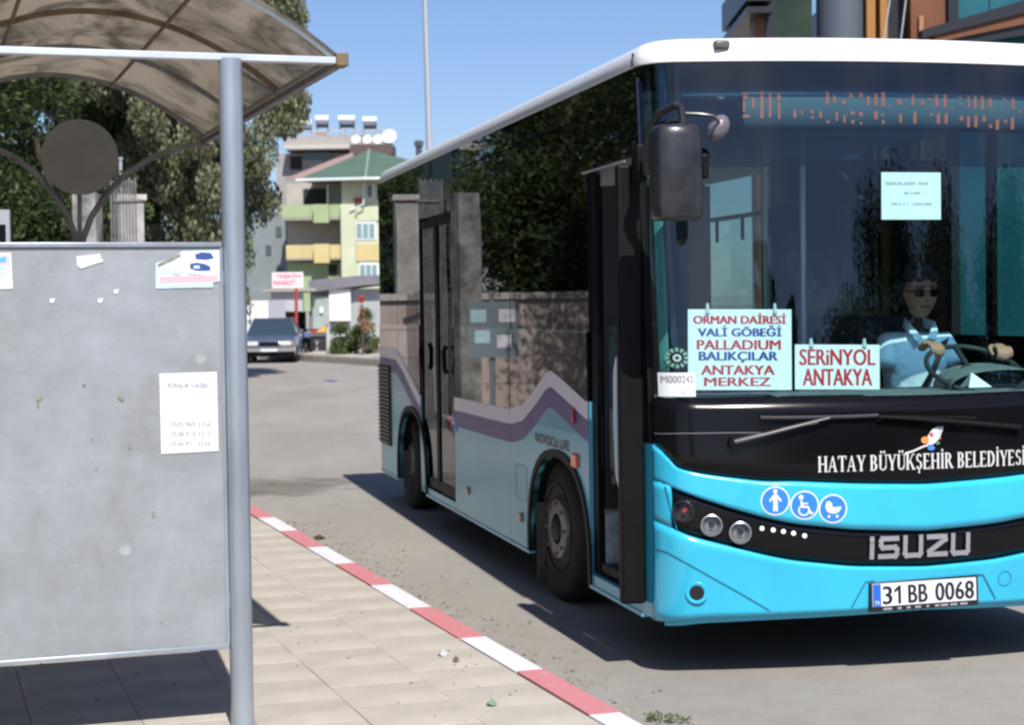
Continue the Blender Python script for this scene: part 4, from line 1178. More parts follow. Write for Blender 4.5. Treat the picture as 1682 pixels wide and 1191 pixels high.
segs = [(42, 30, 9, 12), (42, 45, 4, 20), (40, 68, 16, 5), (57, 40, 5, 18), (71, 27, 6, 50), (85, 32, 5, 43), (99, 33, 6, 12), (100, 47, 5, 30), (126, 60, 6, 14), (139, 60, 3, 8), (154, 60, 7, 6), (155, 71, 6, 4), (169, 62, 5, 12),
        (180, 27, 6, 26), (181, 77, 6, 5), (192, 35, 5, 14), (196, 63, 4, 16), (207, 43, 6, 8), (209, 68, 4, 14), (219, 32, 6, 8), (221, 62, 8, 6), (222, 77, 6, 6), (235, 31, 7, 8), (235, 63, 7, 8), (236, 80, 5, 4), (248, 36, 5, 18), (260, 32, 6, 22), (260, 62, 7, 14), (272, 30, 7, 26), (272, 66, 5, 5), (273, 77, 5, 7), (284, 52, 4, 4), (298, 42, 8, 10), (302, 66, 5, 16), (322, 34, 5, 20), (325, 62, 6, 22), (337, 44, 7, 8), (350, 40, 5, 4), (352, 66, 6, 4), (361, 34, 6, 22), (364, 66, 6, 18), (375, 34, 6, 24), (377, 66, 6, 18), (388, 56, 4, 4), (400, 38, 6, 4), (401, 48, 5, 4), (402, 70, 7, 8), (414, 70, 6, 20), (415, 36, 4, 22), (425, 36, 6, 24), (426, 68, 6, 22), (437, 37, 6, 24), (440, 70, 6, 10), (450, 40, 6, 16), (451, 84, 5, 6), (462, 76, 6, 18), (474, 40, 6, 4), (476, 76, 5, 6), (488, 40, 6, 20), (487, 72, 6, 22), (500, 60, 5, 5), (512, 40, 6, 24), (512, 76, 6, 18), (526, 42, 6, 22), (538, 44, 5, 16), (536, 80, 6, 14), (550, 44, 6, 24)]
mb = MB()
for (x, y, w, h) in segs:
    px = 1180 + x * 1.0; py = 120 + y * 0.985
    P_ = [(px, py), (px + w * 0.85, py), (px + w * 0.85, py + h * 0.92), (px, py + h * 0.92)]
    if px > 1800: continue
    mb.poly([fp(*front(*p), -0.0315) for p in P_])
mb.build('led_lettering', M['led'], dp)
# dashboard
zd = front(1515, 648)[1] - 0.02
mb = MB(); vs = vsmp(0.06, WID - 0.06, 30)
def dfn(a, b_):
    v = vs[int(round(a * 30))]; y0 = fy(v, zd) + 0.03
    y = y0 + (0.55 - y0) * b_
    return Vector((v, y, zd + 0.02 * math.sin(b_ * 3.0)))
mb.grid(dfn, 30, 5)
mb.build('dashboard', M['dash'], bus, smooth=True, solid=0.0)
MB().box((0.95, 0.50, 0.40), (WID - 0.06, 0.58, zd + 0.01)).build('dashboard_front', M['interior'], bus)
# instrument binnacle
bc = BMI @ at(1560, 628, 8.55)
mb = MB()
def bfn(a, b_):
    an = math.pi * (a)
    return Vector((1.79 - 0.30 * math.cos(an) * (1 - 0.15 * b_), 0.02 + 0.28 * b_, zd + 0.01 + 0.125 * math.sin(an) ** 0.7 * (0.8 + 0.2 * b_)))
mb.grid(bfn, 16, 6); mb.build('instrument_hood', M['dash'], bus, smooth=True)
# steering wheel
swc = Vector((1.80, 0.60, zd + 0.13)); sr = 0.235
rt = Matrix.Translation(swc) @ Matrix.Rotation(R(28), 4, 'X')
stw = empty('steering_wheel', parent=bus)
MB().tube([rt @ Vector((sr * math.cos(2*math.pi*k/32), sr * math.sin(2*math.pi*k/32), 0)) for k in range(33)], 0.0125, 10, caps=False).build('wheel_rim', mat('grey_wheel_rim', (0.035, 0.045, 0.05), 0.4), stw, smooth=True)
for a in (90, 210, 330):
    MB().tube([rt @ Vector((sr * math.cos(R(a)), sr * math.sin(R(a)), 0)), rt @ Vector((0, 0, -0.03))], 0.014, 8).build('spoke', M['interior'], stw, smooth=True)
MB().disc(rt @ Vector((0, 0, -0.05)), rt.to_3x3() @ Vector((0, 0, 1)), 0.07, 0.04).build('horn_pad', M['interior'], stw)
MB().tube([rt @ Vector((0, 0, -0.05)), (1.80, 0.42, zd - 0.3)], 0.04, 10).build('column', M['interior'], stw)
# driver's seat
ds = empty('driver_seat', parent=bus)
MB().box((1.50, 1.02, 0.78), (1.98, 1.50, 0.92)).build('seat', M['seat_blue'], ds, bevel=0.04)
MB().box((1.49, 1.46, 0.92), (1.99, 1.58, 1.62)).build('backrest', M['interior'], ds, bevel=0.05)
MB().box((1.60, 1.10, 0.38), (1.88, 1.45, 0.78)).build('seat_base', M['interior'], ds)
# driver partition and rails
MB().box((1.20, 1.66, 0.38), (WID - 0.04, 1.70, 1.35)).build('partition', M['interior'], bus)
MB().box((1.24, 1.675, 1.35), (WID - 0.06, 1.682, 2.5)).build('partition_glass', glass('partition_glass', (0.20, 0.24, 0.27), 1.4), bus)
for (v, s) in ((1.20, 1.68), (0.62, 1.75), (0.62, 3.0), (1.15, 1.0), (0.60, 4.3), (1.80, 3.2), (1.80, 4.6), (0.42, 1.20)):
    MB().tube([(v, s, 0.38), (v, s, 2.65)], 0.017, 8).build('grab_rail', M['pole_steel'], bus, smooth=True)
for v in (0.62, 1.75):
    MB().tube([(v, 1.6, 2.28), (v, 7.5, 2.28)], 0.016, 8).build('ceiling_rail', M['pole_steel'], bus, smooth=True)
    for s in np.arange(2.0, 7.0, 0.5):
        MB().tube([(v, s, 2.27), (v, s, 2.12)], 0.012, 6).build('strap', M['interior'], bus)
# saloon seats
def bus_seat(v, s):
    r_ = MB().box((v - 0.21, s - 0.02, 0.78), (v + 0.21, s + 0.40, 0.86)).build('passenger_seat', M['seat_blue'], bus, bevel=0.02)
    MB().box((v - 0.21, s + 0.36, 0.86), (v + 0.21, s + 0.44, 1.42)).build('seat_back', M['seat_blue'], r_, bevel=0.03)
    MB().tube([(v - 0.17, s + 0.42, 1.40), (v - 0.17, s + 0.42, 1.52), (v + 0.17, s + 0.42, 1.52), (v + 0.17, s + 0.42, 1.40)], 0.013, 8).build('seat_handle', M['pole_steel'], r_, smooth=True)
    MB().box((v - 0.12, s + 0.05, 0.38), (v + 0.12, s + 0.30, 0.78)).build('seat_base', M['interior'], r_)
for s in (2.55, 3.3, 4.05, 4.8, 5.6, 6.6): bus_seat(2.08, s); 
for s in (2.55, 3.3, 6.5, 7.2): bus_seat(0.32, s)
for s in (2.55, 3.3, 4.05): bus_seat(1.62, s)

# grey rails etc at the kerb side of the windscreen: teal edge trim
band('windscreen_edge', lambda v: 2.35, lambda v: ws_bot(v) + 0.01, 0.018, 0.052, mat('teal_glass_edge', (0.10, 0.30, 0.29), 0.3), 4, 6, -0.012, 0.003)
# frit border
band('frit_border', lambda v: 2.795, lambda v: ws_bot(v) + 0.01, 0.060, 0.085, M['display_dark'], 4, 6, -0.014, 0.003)
band('frit_border', lambda v: 2.795, lambda v: 2.775, 0.05, WID - 0.05, M['trim_black'], 40, 2, -0.006, 0.003)

# papers and stickers on the windscreen
def flat_on_ws(px0, py0, px1, py1, mt, name, off=-0.012, thick=0.002, parent=None):
    a = fp(*front(px0, py0), off); b_ = fp(*front(px1, py0), off); c = fp(*front(px1, py1), off); d = fp(*front(px0, py1), off)
    return MB().prism([a, b_, c, d], (0, thick, 0)).build(name, mt, parent)
def worldify(o):
    o.matrix_world = BM
    return o
def board_frame(px0, py0, px1, py1, off):
    a = fp(*front(px0, py1), off); b_ = fp(*front(px1, py1), off); d = fp(*front(px0, py0), off)
    return a, (b_ - a), (d - a)
def board(name, label, cat, px, mt, lines, off=-0.016, clips=()):
    root = empty(name, matrix=BM.copy()); tag(root, label, cat)
    a, ex, ez = board_frame(*px, off)
    nrm = ex.cross(ez).normalized()
    if nrm.y > 0: nrm = -nrm
    MB().prism([a, a + ex, a + ex + ez, a + ez], -nrm * 0.003).build('board', mt, root)
    mats = {}
    W_, H_ = ex.length, ez.length
    for (txt, mk, u0, u1, w0, w1, bold) in lines:
        mb = MB(); vf = fit_text(txt, (u1 - u0) * W_, (w1 - w0) * H_, bold)
        add_flat(mb, vf, lambda x, z: a + ex * ((u0 + u1) / 2 + x / W_) + ez * (w0 + z / H_) + nrm * 0.0012)
        mb.build('lettering', M[mk], root)
    for u in clips:
        p = a + ex * u + ez * 1.0
        MB().tube([p - ez * 0.05, p + Vector((0, 0, 0.028))], 0.007, 8, rs=[0.012, 0.006]).build('suction_cup', mat('clear_cup', (0.55, 0.65, 0.64), 0.3), root, smooth=True)
    return root
board('route_board', 'tall route board with six red and blue lines in the bus windscreen', 'route board', (1130, 508, 1302, 641), M['sign_white'],
      [('ORMAN DAİRESİ', 'sign_red', 0.045, 0.955, 0.82, 0.955, 0.034), ('VALİ GÖBEĞİ', 'sign_blue', 0.09, 0.91, 0.665, 0.80, 0.034), ('PALLADIUM', 'sign_red', 0.08, 0.90, 0.50, 0.62, 0.036),
       ('BALIKÇILAR', 'sign_blue', 0.10, 0.87, 0.34, 0.475, 0.034), ('ANTAKYA', 'sign_red', 0.12, 0.84, 0.19, 0.305, 0.04), ('MERKEZ', 'sign_red', 0.15, 0.80, 0.05, 0.155, 0.04)], clips=(0.19, 0.84))
board('route_board', 'smaller two-line red-lettered route board beside the tall one on the windscreen', 'route board', (1307, 566, 1447, 640), M['sign_white'],
      [('SERiNYOL', 'sign_red', 0.05, 0.95, 0.54, 0.90, 0.022), ('ANTAKYA', 'sign_red', 0.09, 0.91, 0.09, 0.46, 0.022)], clips=(0.19, 0.82))
ps = empty('permit_sticker', matrix=BM.copy()); tag(ps, 'small white permit sticker in the lower kerb-side corner of the windscreen', 'sticker')
pa, pb_ = front(1082, 651), front(1141, 612)
MB().grid(lambda a, b_: fp(pa[0] + (pb_[0] - pa[0]) * a, pa[1] + (pb_[1] - pa[1]) * b_, 0.002), 14, 2).build('sticker_face', M['plate_white'], ps, smooth='all')
for (t_x, u0, u1, w0, w1, mk_) in (('M000242', 0.06, 0.95, 0.58, 0.88, 'ink'), ('2016', 0.55, 0.88, 0.12, 0.28, 'ink_faint')):
    mb = MB(); vf = fit_text(t_x, (u1 - u0) * (pb_[0] - pa[0]), (w1 - w0) * (pb_[1] - pa[1]), 0.02)
    add_flat(mb, vf, lambda x, z: fp(pa[0] + (pb_[0] - pa[0]) * (u0 + u1) / 2 + x, pa[1] + (pb_[1] - pa[1]) * w0 + z, 0.0035)); mb.build('lettering', M[mk_], ps)
def scribble(mb, a, ex, ez, nrm, u0, u1, w, h, seed, off=0.0012):
    rr = random.Random(seed); W_, H_ = ex.length, ez.length; u = u0
    while u < u1:
        wl = rr.uniform(0.006, 0.012) / W_ * (h / 0.012)
        if rr.random() < 0.16: u += wl; continue
        for k in range(rr.choice((1, 2, 2))):
            q0 = u + wl * k * 0.5; q1 = q0 + wl * 0.28
            mb.poly([a + ex * q0 + ez * w + nrm * off, a + ex * q1 + ez * w + nrm * off, a + ex * q1 + ez * (w + h / H_) + nrm * off, a + ex * q0 + ez * (w + h / H_) + nrm * off])
        yy = w + rr.choice((0, 0.5, 0.85)) * h / H_
        mb.poly([a + ex * u + ez * yy + nrm * off, a + ex * (u + wl * 0.8) + ez * yy + nrm * off, a + ex * (u + wl * 0.8) + ez * (yy + 0.15 * h / H_) + nrm * off, a + ex * u + ez * (yy + 0.15 * h / H_) + nrm * off])
        u += wl * 1.25
nr = board('paper_notice', 'pale paper notice taped high in the middle of the bus windscreen', 'notice', (1450, 282, 1548, 360), M['sign_white'], [])
a, ex, ez = board_frame(1450, 282, 1548, 360, -0.016); nrm = ex.cross(ez).normalized(); nrm = -nrm if nrm.y > 0 else nrm
mb = MB(); scribble(mb, a, ex, ez, nrm, 0.07, 0.76, 0.73, 0.014, 3); scribble(mb, a, ex, ez, nrm, 0.33, 0.66, 0.53, 0.012, 4); scribble(mb, a, ex, ez, nrm, 0.17, 0.86, 0.30, 0.012, 5)
mb.build('print', M['ink'], nr)
# small green round sticker left of the route board
c = fp(*front(1112, 588), 0.004); mb = MB()
v0, z0_ = front(1112, 588)
for k in range(12):
    a_ = 2 * math.pi * k / 12; mb.poly([fp(v0 + 0.046 * math.cos(a_ + d) * q, z0_ + 0.046 * math.sin(a_ + d) * q, 0.0015) for (d, q) in ((-0.15, 0.62), (0.15, 0.62), (0.17, 1.0), (-0.17, 1.0))])
mb.build('evil_eye_sticker', mat('green_sticker', (0.14, 0.30, 0.25), 0.5), bus).name = 'round_sticker_ring'
mb = MB()
for k in range(16):
    a0, a1 = 2*math.pi*k/16, 2*math.pi*(k+1)/16
    mb.poly([fp(v0 + r_ * math.cos(a_), z0_ + r_ * math.sin(a_), 0.0015) for (r_, a_) in ((0.008, a0), (0.008, a1), (0.017, a1), (0.017, a0))])
mb.build('round_sticker_centre', mat('pale_green_sticker', (0.32, 0.48, 0.42), 0.5), bus)
# folded white card on the dash
cb = BMI @ at(1618, 636, 8.35)
tc_ = empty('folded_card', matrix=BM.copy()); tag(tc_, 'folded white paper card standing on the dashboard beside the steering wheel', 'paper card')
vv, zz = front(1600, 637); v2, _ = front(1638, 637); v3, z3 = front(1609, 613)
A_ = Vector((vv, fy(vv, zz) + 0.05, zz - 0.002)); B2 = Vector((v2, fy(v2, zz) + 0.05, zz - 0.002)); C2 = Vector((v3, fy(v3, z3) + 0.08, z3))
MB().prism([A_, B2, C2], (0, 0.002, 0)).build('card_face', M['sign_white'], tc_)
MB().poly([A_ + Vector((0, 0.09, 0)), B2 + Vector((0, 0.09, 0)), C2 + Vector((0, 0.003, 0))]).build('card_back', M['sign_white'], tc_)

# ================================================================== DRIVER
def skin_mesh(verts, edges, radii, root=0, levels=2):
    me = bpy.data.meshes.new('skin_tmp'); me.from_pydata([tuple(v) for v in verts], edges, [])
    o = bpy.data.objects.new('skin_tmp', me); COL.objects.link(o)
    o.modifiers.new('skin', 'SKIN')
    for i, v in enumerate(me.skin_vertices[0].data):
        r = radii[i]; v.radius = r if isinstance(r, tuple) else (r, r); v.use_root = (i == root)
    sb = o.modifiers.new('sub', 'SUBSURF'); sb.levels = levels; sb.render_levels = levels
    dg = bpy.context.evaluated_depsgraph_get(); dg.update()
    r = bpy.data.meshes.new_from_object(o.evaluated_get(dg))
    out = ([tuple(v.co) for v in r.vertices], [list(p.vertices) for p in r.polygons])
    bpy.data.objects.remove(o); bpy.data.meshes.remove(me); bpy.data.meshes.remove(r)
    return out
def join_vf(mb, vf, m=None):
    i = len(mb.v); vs, fs = vf
    mb.v += [tuple(m @ Vector(v)) if m is not None else tuple(v) for v in vs]
    mb.f += [[i + k for k in q] for q in fs]
def head_vf(cx, yaw=0.0, pitch=0.0, s=1.0):
    vs, fs = [], []
    nu, nv = 40, 28
    for a in range(nv + 1):
        th = math.pi * a / nv
        for b_ in range(nu):
            ph = 2 * math.pi * b_ / nu
            x, y, z = math.sin(th) * math.cos(ph), math.sin(th) * math.sin(ph), math.cos(th)   # -y is the face
            X, Y, Z = x * 0.077, y * 0.097, z * 0.125
            if z < 0:                                        # jaw and chin
                k = min(1, -z)
                X *= 1 - 0.20 * k ** 2.2; Y *= 1 - 0.10 * k
                if y > 0: Y *= 1 - 0.45 * k
            if y < 0:
                f = -y
                nose = math.exp(-(x / 0.16) ** 2) * math.exp(-((z + 0.16) / 0.17) ** 2)
                Y -= 0.038 * nose * f
                brow = math.exp(-((z - 0.20) / 0.09) ** 2) * math.exp(-(x / 0.55) ** 4); Y -= 0.006 * brow * f
                for sx_ in (-1, 1):
                    Y += 0.012 * math.exp(-((x - sx_ * 0.40) / 0.20) ** 2) * math.exp(-((z - 0.04) / 0.11) ** 2) * f
                    Y -= 0.006 * math.exp(-((x - sx_ * 0.5) / 0.22) ** 2) * math.exp(-((z + 0.22) / 0.15) ** 2) * f
                Y -= 0.008 * math.exp(-(x / 0.30) ** 2) * (math.exp(-((z + 0.46) / 0.05) ** 2) + math.exp(-((z + 0.56) / 0.05) ** 2)) * f
                Y += 0.004 * math.exp(-(x / 0.30) ** 2) * math.exp(-((z + 0.51) / 0.025) ** 2) * f
                Y -= 0.010 * math.exp(-(x / 0.30) ** 2) * math.exp(-((z + 0.82) / 0.12) ** 2) * f
            for sx_ in (-1, 1):                              # ears
                e = math.exp(-((y - 0.05) / 0.14) ** 2) * math.exp(-((z + 0.02) / 0.22) ** 2) * (1 if x * sx_ > 0.85 else 0)
                X += sx_ * 0.016 * e
            vs.append((X * s, Y * s, Z * s))
    for a in range(nv):
        for b_ in range(nu):
            fs.append([a * nu + b_, a * nu + (b_ + 1) % nu, (a + 1) * nu + (b_ + 1) % nu, (a + 1) * nu + b_])
    m = Matrix.Translation(cx) @ Matrix.Rotation(yaw, 4, 'Z') @ Matrix.Rotation(pitch, 4, 'X')
    return [tuple(m @ Vector(v)) for v in vs], fs, m
hc = BMI @ at(1512, 481, 9.18)
hy = hc.y; hx = hc.x
drv = empty('person', matrix=BM @ Matrix.Translation((hx, hy + 0.08, 0.92)))
tag(drv, 'driver in a light blue short-sleeved shirt and dark sunglasses holding the bus steering wheel', 'person')
O_ = Vector((hx, hy + 0.08, 0.92))
def D_(x, y, z): return Vector((x, y, z)) - O_
HS = 1.04
hv, hf, hm = head_vf(D_(hx, hy, hc.z), R(-6), R(4), HS)
sz_ = hc.z - 0.245                       # shoulder height
shL, shR = hx + 0.185, hx - 0.185        # his left is image right
rimT = rt @ Vector((-0.10, 0.20, 0.02))  # where the right hand holds the rim (towards the driver side is +y)
rimL = rt @ Vector((0.20, 0.10, 0.02))
hand_pos = BMI @ at(1534, 572, 8.80)
# move the steering wheel so that its rim passes under the hand
rim_pt = rt @ Vector((-sr * 0.55, sr * 0.835, 0.0))
delta = hand_pos - rim_pt
stw.location = (delta.x, delta.y, delta.z - 0.012)
hp = hand_pos
lp = (rt @ Vector((sr * 0.86, sr * 0.5, 0.02))) + delta
V = [D_(hx, hy + 0.10, 0.95), D_(hx, hy + 0.10, 1.12), D_(hx, hy + 0.08, 1.30), D_(hx, hy + 0.07, sz_ - 0.03), D_(hx, hy + 0.05, sz_ + 0.05), D_(hx, hy + 0.03, sz_ + 0.12), D_(hx, hy - 0.005, hc.z - 0.05),
     D_(shL - 0.03, hy + 0.06, sz_ - 0.01), D_(shL + 0.03, hy - 0.02, sz_ - 0.20), D_(lp.x + 0.01, lp.y + 0.07, lp.z - 0.02),
     D_(shR + 0.03, hy + 0.06, sz_ - 0.01), D_(shR - 0.04, hy - 0.02, sz_ - 0.22), D_(hp.x - 0.035, hp.y + 0.085, hp.z - 0.01),
     D_(hx + 0.11, hy - 0.34, 0.93), D_(hx + 0.12, hy - 0.42, 0.50), D_(hx - 0.11, hy - 0.34, 0.93), D_(hx - 0.12, hy - 0.42, 0.50)]
E = [(0, 1), (1, 2), (2, 3), (3, 4), (4, 5), (5, 6), (3, 7), (7, 8), (8, 9), (3, 10), (10, 11), (11, 12), (0, 13), (13, 14), (0, 15), (15, 16)]
Rr = [(0.15, 0.12), (0.14, 0.11), (0.155, 0.115), (0.11, 0.09), 0.066, 0.060, 0.058, 0.062, 0.042, 0.027, 0.062, 0.042, 0.027, 0.075, 0.05, 0.075, 0.05]
body = MB(); join_vf(body, skin_mesh(V, E, Rr)); join_vf(body, (hv, hf))
def hand(wr, palm_c, across, away, flip=1):
    """wr wrist; palm centre; across = unit vector from little finger to index; away = where the knuckles point"""
    up_ = across.cross(away).normalized() * flip
    if up_.z < 0: up_ = -up_
    vs = [wr, palm_c - away * 0.02, palm_c + away * 0.01]; es = [(0, 1), (1, 2)]; rs = [0.024, (0.034, 0.02), (0.036, 0.018)]
    join_vf(body, skin_mesh([v - O_ for v in vs], es, rs, 0))
    for k, (off, ln) in enumerate(((0.033, 0.072), (0.011, 0.08), (-0.011, 0.075), (-0.032, 0.058))):
        b0 = palm_c + across * off * 0.85 + away * 0.005
        k1 = palm_c + across * off + away * 0.040 + up_ * 0.004
        k2 = k1 + away * ln * 0.42 - up_ * ln * 0.22
        k3 = k2 + away * ln * 0.08 - up_ * ln * 0.38
        k4 = k3 - away * ln * 0.22 - up_ * ln * 0.18
        join_vf(body, skin_mesh([v - O_ for v in (b0, k1, k2, k3, k4)], [(0, 1), (1, 2), (2, 3), (3, 4)], [0.010, 0.0105, 0.0095, 0.0088, 0.0075], 0))
    t0 = palm_c - away * 0.02 + across * 0.028; t1 = t0 + across * 0.026 + away * 0.018 - up_ * 0.008; t2 = t1 + away * 0.032 - up_ * 0.018; t3 = t2 + away * 0.018 - across * 0.008 - up_ * 0.012
    join_vf(body, skin_mesh([v - O_ for v in (t0, t1, t2, t3)], [(0, 1), (1, 2), (2, 3)], [0.013, 0.012, 0.010, 0.008], 0))
aw = Vector((0.25, -1.0, -0.15)).normalized()
ac = Vector((1, 0.25, 0)).normalized()
hand(V[12] + O_, hp + Vector((-0.012, 0.028, 0.022)), ac, aw)
hand(V[9] + O_, lp + Vector((0.0, 0.026, 0.022)), Vector((-1, 0.2, 0.1)).normalized(), Vector((-0.1, -1, -0.2)).normalized())
M['skin'] = mat('skin', (0.46, 0.24, 0.15), 0.55, var=0.06, scale=12)
bo = body.build('body', M['skin'], drv, smooth='all')
rm = bo.modifiers.new('remesh', 'REMESH'); rm.mode = 'VOXEL'; rm.voxel_size = 0.0055; rm.use_smooth_shade = True
sm = bo.modifiers.new('smooth', 'SMOOTH'); sm.factor = 0.5; sm.iterations = 3
# shirt
SV = [V[0], V[1], V[2], V[3], V[3] + Vector((0, 0, 0.045)), V[7], V[7] * 0.30 + V[8] * 0.70, V[10], V[10] * 0.35 + V[11] * 0.65]
SE = [(0, 1), (1, 2), (2, 3), (3, 4), (3, 5), (5, 6), (3, 7), (7, 8)]
SR = [(0.17, 0.14), (0.16, 0.13), (0.172, 0.13), (0.13, 0.105), 0.072, 0.068, 0.066, 0.068, 0.066]
M['shirt'] = mat('light_blue_shirt', (0.70, 0.84, 0.92), 0.8, var=0.07, scale=9, bump=1.0, bscale=9)
sh = MB(); join_vf(sh, skin_mesh(SV, SE, SR)); sh = sh.build('shirt', M['shirt'], drv, smooth='all')
cl = MB(); nk = D_(hx, hy + 0.02, sz_ + 0.085)
for s_ in (-1, 1):
    cl.poly([nk + Vector((s_ * 0.012, -0.066, -0.075)), nk + Vector((s_ * 0.075, -0.025, 0.012)), nk + Vector((s_ * 0.080, -0.055, -0.045)), nk + Vector((s_ * 0.050, -0.085, -0.080))])
    cl.poly([nk + Vector((s_ * 0.075, -0.025, 0.012)), nk + Vector((s_ * 0.05, 0.06, 0.035)), nk + Vector((s_ * 0.062, 0.065, -0.02)), nk + Vector((s_ * 0.080, -0.055, -0.045))])
cl.build('collar', M['shirt'], sh, solid=0.004)
M['trousers'] = mat('dark_trousers', (0.015, 0.016, 0.022), 0.85)
tr = MB(); join_vf(tr, skin_mesh([V[0], V[13], V[14], V[15], V[16]], [(0, 1), (1, 2), (0, 3), (3, 4)], [(0.165, 0.13), 0.088, 0.062, 0.088, 0.062])); tr.build('trousers', M['trousers'], drv, smooth='all')
# hair: a shell over the top and back of the skull
hr = MB(); ids = {}
hv0, hf0, _m0 = head_vf(Vector((0, 0, 0)), 0, 0, HS)
keep = []
for f in hf0:
    c = sum((Vector(hv0[i]) for i in f), Vector()) / 4
    zc_ = c.z / (0.125 * HS); yc = c.y / (0.097 * HS)
    if zc_ > 0.40 + (-yc) * 0.10 or (yc > 0.05 and zc_ > 0.1 - yc * 0.5 and abs(c.x) < 0.09): keep.append(f)
hr.v = [tuple(hm @ (Vector(v) * 1.055)) for v in hv0]; hr.f = keep
hr.build('hair', mat('black_hair', (0.008, 0.007, 0.006), 0.6, bump=0.8, bscale=60), drv, smooth='all', solid=0.016, off=1)
# sunglasses
sg = MB()
for s_ in (-1, 1):
    c = Vector((s_ * 0.034, -0.094, 0.006)) * HS; pts = []
    for k in range(14):
        a = 2 * math.pi * k / 14
        pts.append(hm @ (c + Vector((0.031 * math.cos(a), 0.0 + (0.012 if s_ * math.cos(a) > 0.5 else 0), 0.022 * math.sin(a)))))
    sg.prism(pts, (0, -0.003, 0))
    sg.tube([hm @ (Vector((s_ * 0.062, -0.085, 0.012)) * HS), hm @ (Vector((s_ * 0.082, 0.0, 0.010)) * HS)], 0.003, 6)
sg.tube([hm @ (Vector((-0.01, -0.101, 0.012)) * HS), hm @ (Vector((0.01, -0.101, 0.012)) * HS)], 0.003, 6)
sg.build('sunglasses', mat('dark_lens', (0.003, 0.003, 0.003), 0.5, spec=0.05), drv)
lp_m = mat('lips', (0.26, 0.10, 0.08), 0.5); br_m = bpy.data.materials['black_hair']
def face_y(x, z): return -0.097 * math.sqrt(max(0.05, 1 - (x / 0.077) ** 2 - (z / 0.125) ** 2))
MB().tube([hm @ (Vector((x, face_y(x, -0.063) * 0.97 - 0.012 * (1 - abs(x) / 0.03), -0.063 - 0.15 * abs(x) * 0.3)) * HS) for x in (-0.026, -0.013, 0, 0.013, 0.026)], 0.006, 8, rs=[0.003, 0.006, 0.0065, 0.006, 0.003]).build('mouth', lp_m, drv, smooth='all')
for s_ in (-1, 1):
    MB().tube([hm @ (Vector((s_ * x, face_y(x, 0.034) * 0.985 - 0.008, 0.034 + dz)) * HS) for x, dz in ((0.014, 0), (0.032, 0.005), (0.052, 0.0))], 0.004, 6, rs=[0.005, 0.005, 0.002]).build('eyebrow', br_m, drv, smooth='all')
# seat belt
MB().grid(lambda a, b_: Vector((D_(hx, hy, 0) + Vector((0.10 - 0.26 * a + 0.045 * (b_ - 0.5), -0.075 - 0.055 * math.sin(math.pi * min(1, a * 1.1)), sz_ - 0.005 - 0.42 * a + 0.02 * b_))).to_tuple()), 14, 1).build('seat_belt', M['trim_black'], drv)

# ================================================================== SHELTER
SA = R(18.7)
SM_ = Matrix.Translation((-1.03, 6.65, PAV)) @ Matrix.Rotation(SA, 4, 'Z'); SMI = SM_.inverted()
def shel(px, py, yl):
    o = SMI @ EYE; d = SMI.to_3x3() @ ray(px, py); t = (yl - o.y) / d.y; p = o + d * t
    return p.x, p.z
sh_ = empty('bus_shelter', matrix=SM_)
tag(sh_, 'grey metal bus shelter with a curved brownish roof and a blank galvanised end board', 'bus shelter')
XR, XL = 0.408, -1.192; XC = (XR + XL) / 2; HWD = (XR - XL) / 2
ZE = shel(470, 97, 0.0)[1]; RISE = 0.325; BAYS = [0.0, 1.05, 2.10, 3.14]
MB().tube([(0, 0, 0), (0, 0, ZE - 0.005)], 0.0435, 28).build('pole', M['galv_pipe'], sh_, smooth=True)
MB().tube([(-1.30, 0.0, 0), (-1.30, 0, ZE - 0.005)], 0.0435, 24).build('pole', M['galv_pipe'], sh_, smooth=True)
MB().box((-1.36, -0.022, ZE - 0.013), (XR + 0.01, 0.022, ZE + 0.013)).build('front_beam', M['pipe_paint'], sh_, bevel=0.003)
MB().box((XR - 0.012, -0.035, ZE - 0.022), (XR + 0.035, 0.05, ZE + 0.028)).build('beam_bracket', M['arch_brown'], sh_, bevel=0.004)
for x in (XR, XL):
    MB().box((x - 0.018, 0.03, ZE - 0.028), (x + 0.012, 3.19, ZE - 0.002)).build('eave_rail', M['arch_grey'], sh_)
    MB().box((x - 0.035 if x > 0 else x + 0.02, 0.03, ZE - 0.006), (x - 0.02 if x > 0 else x + 0.035, 3.19, ZE + 0.012)).build('eave_strip', mat('pale_seal', (0.30, 0.27, 0.24), 0.6) if x > 0 else M['arch_grey'], sh_)
def az(x, rise=RISE): 
    u = (x - XC) / HWD
    return ZE + rise * (1 - abs(u) ** 2.0)
for k, y in enumerate(BAYS):
    pts = [(XL + (XR - XL) * j / 26, y, az(XL + (XR - XL) * j / 26)) for j in range(27)]
    MB().tube(pts, 0.0125 if k else 0.010, 8).build('arch', M['pipe_paint'] if k == 0 else (M['arch_brown'] if k == 1 else M['arch_grey']), sh_, smooth=True)
